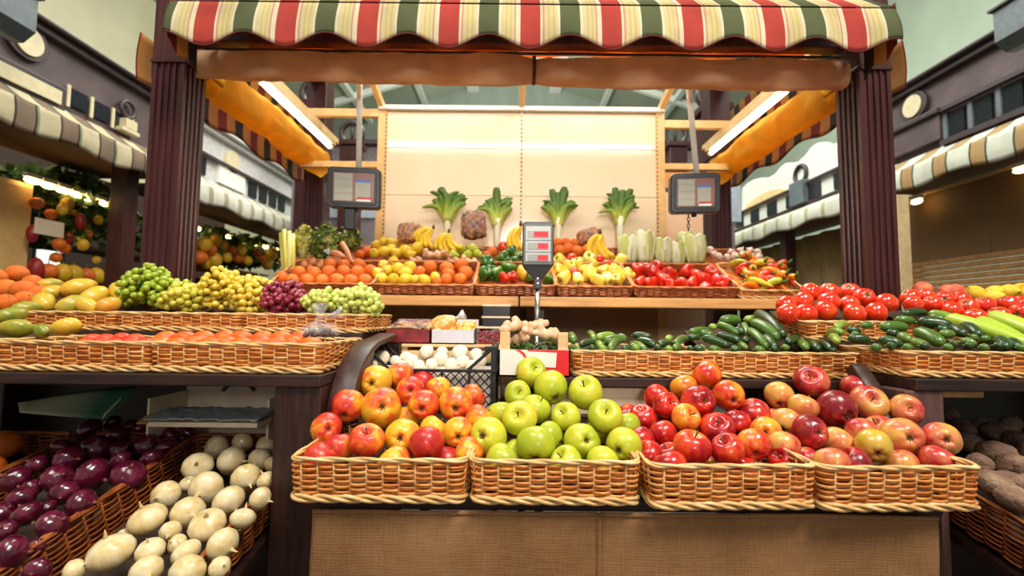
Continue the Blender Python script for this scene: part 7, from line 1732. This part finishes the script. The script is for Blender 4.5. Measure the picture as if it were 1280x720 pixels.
bx('soffit_trim', simple('pale tan edging', (206, 170, 120), .6), 3.50, 3.55, 1.9, 4.0, 2.195, 2.21)
a, b = on_x(1146, 252, 3.45), on_x(1277, 212, 3.45); lamp_row('small cool lamp under the white-tan awning beyond the tomatoes', a, b, 2, 'lamps in the right aisle stall', .022)
pp = thing('pale_post', 'pale beige post just beside the maroon post, behind the tomatoes', 'post', (2.2, 3.0, 0)); p0, p1 = on_x(1128, 300, 2.6), on_x(1142, 360, 2.6); add(pp, 'post_shaft', simple('pale beige paint', (214, 186, 140), .6), lambda m: m.box(2.56, 2.64, p0.y - .02, p0.y + .04, 0, 1.95), bevel=.004); pp.location = (2.6, p0.y, 0)
for o in pp.children: o.location = Vector((2.2, 3.0, 0)) - pp.location
sr2, bx = stall('white stall with curved gable and pale striped awning seen between the chili-side posts', 1, 3.3, 4.1, 7.3, M_awr2, 2.12, 2.64, M_lgrey, .66, (5.35,))
m = MB(); P = [(4.1, 2.40), (4.1, 2.80)]
for px, py in ((1066, 176), (1042, 185), (1034, 181), (1025, 182), (1017, 187), (1010, 197), (1000, 206), (985, 207), (978, 212), (972, 220), (963, 225), (955, 225), (945, 227), (937, 231), (930, 238)):
    q = on_x(px, py, 3.27); P.append((q.y, q.z + .03))
P.append((P[-1][0] + .05, 2.40)); m.prism(P, 3.24, 3.30, 'x'); loc_mb(m, sr2); build('curved_gable', m, simple('white painted gable', (222, 224, 216), .6, var=.03), sr2, bevel=.008)
p = on_x(1000, 218, 3.22); m = MB(); m.tube([(3.225, p.y + .10 * math.cos(q), p.z + .10 * math.sin(q)) for q in [2 * math.pi * k / 20 for k in range(20)]], .022, 8, closed=True); loc_mb(m, sr2); build('ring_ornament', m, M_fasd, sr2, True)
yA, yB = on_x(995, 250, 3.25).y, on_x(925, 280, 3.25).y
bx('grey_pilaster', M_greyb, 3.16, 3.30, p.y - .12, p.y + .12, 2.40, 2.66, bevel=.006)
for k in range(7): bx('window_pane', M_glassd, 3.225, 3.239, 4.3 + k * .40, 4.5 + k * .40, 2.42, 2.58)
bx('dark_rail', M_fasd, 3.20, 3.224, 4.1, 7.3, 2.60, 2.63); bx('dark_lower_rail', M_fasd, 3.20, 3.224, 4.1, 7.3, 2.37, 2.40)
m = MB(); P = [(5.75 + .50 * math.cos(R(a_)), 2.60 + .13 * math.sin(R(a_))) for a_ in range(0, 181, 12)]; m.prism(P, 3.21, 3.238, 'x'); loc_mb(m, sr2); build('arched_light', m, simple('warm cream arch', (240, 206, 150), .5), sr2)
cw_ = thing('tan_curtain', 'tan cloth closing the white stall below its awning', 'curtain', (3.75, 5.5, 0)); m = MB(); m.grid(lambda u, v: (3.72 + .03 * math.sin(u * 60), 4.1 + 3.2 * u, 0.02 + 2.15 * v), 160, 3); m.v = [(x - 3.75, y - 5.5, z) for x, y, z in m.v]; build('curtain_cloth', m, simple('tan cloth', (206, 176, 128), .8, var=.05), cw_, True, solid=.004)
# far stalls beyond the back wall, seen through the open bays
def far_stall(label, s, X, y0, y1, ztop, mat):
    t, bx = stall(label, s, X, y0, y1, M_awl2 if s < 0 else M_awr2, 2.1, ztop, mat, .6, ()); return t, bx
for s, X, lab in ((-1, 2.25, 'celery'), (1, 2.6, 'cabbage')):
    t = thing('ornate_pillar', f'dark maroon pillar topped by a ring seen through the open bay beside the {lab} scale', 'pillar', (s * X, 5.2, 0))
    yP = 4.9; x = on_x(409 if s < 0 else 848, 170, s * 1).x
    px = 436 if s < 0 else 848
    pt = at(px, 168 if s < 0 else 170, yP + (.0 if s < 0 else 0)); bt = at(px, 205, yP)
    add(t, 'pillar_shaft', M_post, lambda m: m.box(pt.x - .10, pt.x + .10, yP, yP + .2, 0, pt.z - .12), bevel=.01)
    add(t, 'pillar_cap', M_post, lambda m: m.box(pt.x - .13, pt.x + .13, yP - .03, yP + .23, pt.z - .12, pt.z - .06), bevel=.01)
    m = MB(); m.tube([(pt.x + .12 * math.cos(q), yP + .1, pt.z + .05 + .12 * math.sin(q)) for q in [2 * math.pi * k / 20 for k in range(20)]], .03, 8, closed=True); m.tube([(pt.x, yP + .1, pt.z - .06), (pt.x, yP + .1, pt.z + .16)], .02, 6); loc_mb(m, t); build('ring_finial', m, simple('dark bronze', (60, 44, 44), .4), t, True)
    pt2 = at(388 if s < 0 else 896, 118 if s < 0 else 122, 3.9)
    t = thing('ornate_pillar', f'taller nearer maroon pillar with ring top beside the {lab} tube lamp', 'pillar', (pt2.x, 3.9, 0))
    add(t, 'pillar_shaft', M_post, lambda m: m.box(pt2.x - .11, pt2.x + .11, 3.9, 4.1, 0, pt2.z - .12), bevel=.01)
    add(t, 'pillar_cap', M_post, lambda m: m.box(pt2.x - .14, pt2.x + .14, 3.87, 4.13, pt2.z - .12, pt2.z - .05), bevel=.01)
    m = MB(); m.tube([(pt2.x + .12 * math.cos(q), 4.0, pt2.z + .06 + .12 * math.sin(q)) for q in [2 * math.pi * k / 20 for k in range(20)]], .03, 8, closed=True); m.tube([(pt2.x, 4.0, pt2.z - .05), (pt2.x, 4.0, pt2.z + .18)], .02, 6); loc_mb(m, t); build('ring_finial', m, simple('dark bronze', (60, 44, 44), .4), t, True)
    t = thing('rear_stall_front', f'blue-grey and aubergine stall board seen through the bay beside the {lab} scale', 'stall', (s * 1.8, 5.4, 0))
    xa, xb = sorted((s * 1.35, s * 2.72))
    add(t, 'stall_board', simple('mauve grey board', (126, 116, 122), .6, var=.08), lambda m: m.box(xa, xb, 5.5, 5.56, 0, 3.25 if s < 0 else 3.2), bevel=.01)
    add(t, 'pale_panel', simple('pale blue panel', (176, 186, 200), .5), lambda m: [m.box(xa + .1 + k * .36, xa + .36 + k * .36, 5.48, 5.499, 2.3, 2.85) for k in range(4)], bevel=.004)
    add(t, 'cornice', M_fasd, lambda m: m.box(xa - .05, xb + .05, 5.42, 5.6, 3.2, 3.27), bevel=.01)

# ---------------------------------------------------------------- light: daylight of roof and open front from unseen lamps, added wall and front fills, and the stall's own tubes (emitting meshes above)
def area(name, loc, target, size, energy, col, sy=None):
    l = bpy.data.lights.new(name, 'AREA'); l.energy = energy; l.color = col; l.size = size
    if sy: l.shape = 'RECTANGLE'; l.size_y = sy
    o = bpy.data.objects.new(name, l); C.objects.link(o); o.location = loc; o.rotation_euler = (Vector(target) - Vector(loc)).to_track_quat('-Z', 'Y').to_euler(); return o
area('unseen_hall_light', (1.6, -1.2, 5.0), (.1, 1.2, 1.0), 1.8, 225, (1, .93, .82), 1.2)
area('unseen_hall_light', (-1.5, -.6, 5.2), (-.2, 1.2, 1.0), 2.2, 105, (1, .97, .92), 1.4)
area('unseen_hall_light', (0, 7.0, 6.0), (0, 8.0, 9), 3.0, 420, (.98, 1.0, .95), 6)
area('unseen_hall_light', (0, 5.5, 6.6), (0, 5.5, 0), 4.0, 420, (1, .97, .9), 4)
area('stall_tube_light', (.045, 1.80, 2.33), (.045, 2.35, 1.2), 1.9, 9, (1, .92, .80), .05)
l = bpy.data.lights.new('front_fill_spot', 'SPOT'); l.energy = 330; l.color = (1, .95, .86); l.spot_size = R(38); l.spot_blend = .6; l.shadow_soft_size = .5  # unseen spot added to brighten the rolled blind, awning and back display
o = bpy.data.objects.new('front_fill_spot', l); C.objects.link(o); o.location = (.2, -2.9, 2.2); o.rotation_euler = (Vector((.05, 1.7, 2.0)) - o.location).to_track_quat('-Z', 'Y').to_euler()
area('unseen_hall_light', (0, 3.2, 7.2), (-6, 4.6, 4.6), 3.0, 150, (1, .97, .88), 3)  # added fill that brightens the left hall wall
area('unseen_hall_light', (0, 3.2, 7.2), (6, 4.6, 4.6), 3.0, 180, (.95, 1, .95), 3)  # the same kind of added fill, for the right hall wall
w = bpy.data.worlds.new('World'); bpy.context.scene.world = w; w.use_nodes = True
bgn = w.node_tree.nodes['Background']; bgn.inputs[0].default_value = (.93, .96, 1, 1); bgn.inputs[1].default_value = .26

cam = bpy.data.cameras.new('Camera'); cam.sensor_width = 36; cam.lens = 36 * F / 1280
co = bpy.data.objects.new('Camera', cam); C.objects.link(co); co.location = CAM; co.rotation_euler = (Matrix.Rotation(math.pi / 2 + TH, 4, 'X') @ Matrix.Rotation(ROLL, 4, 'Z')).to_euler()
cam.dof.use_dof = True; cam.dof.focus_distance = .98; cam.dof.aperture_fstop = 3.2; cam.clip_start = .02
bpy.context.scene.camera = co
vs = bpy.context.scene.view_settings
vs.view_transform = 'Standard'; vs.look = 'None'; vs.gamma = 1; vs.use_curve_mapping = False; vs.exposure = .10
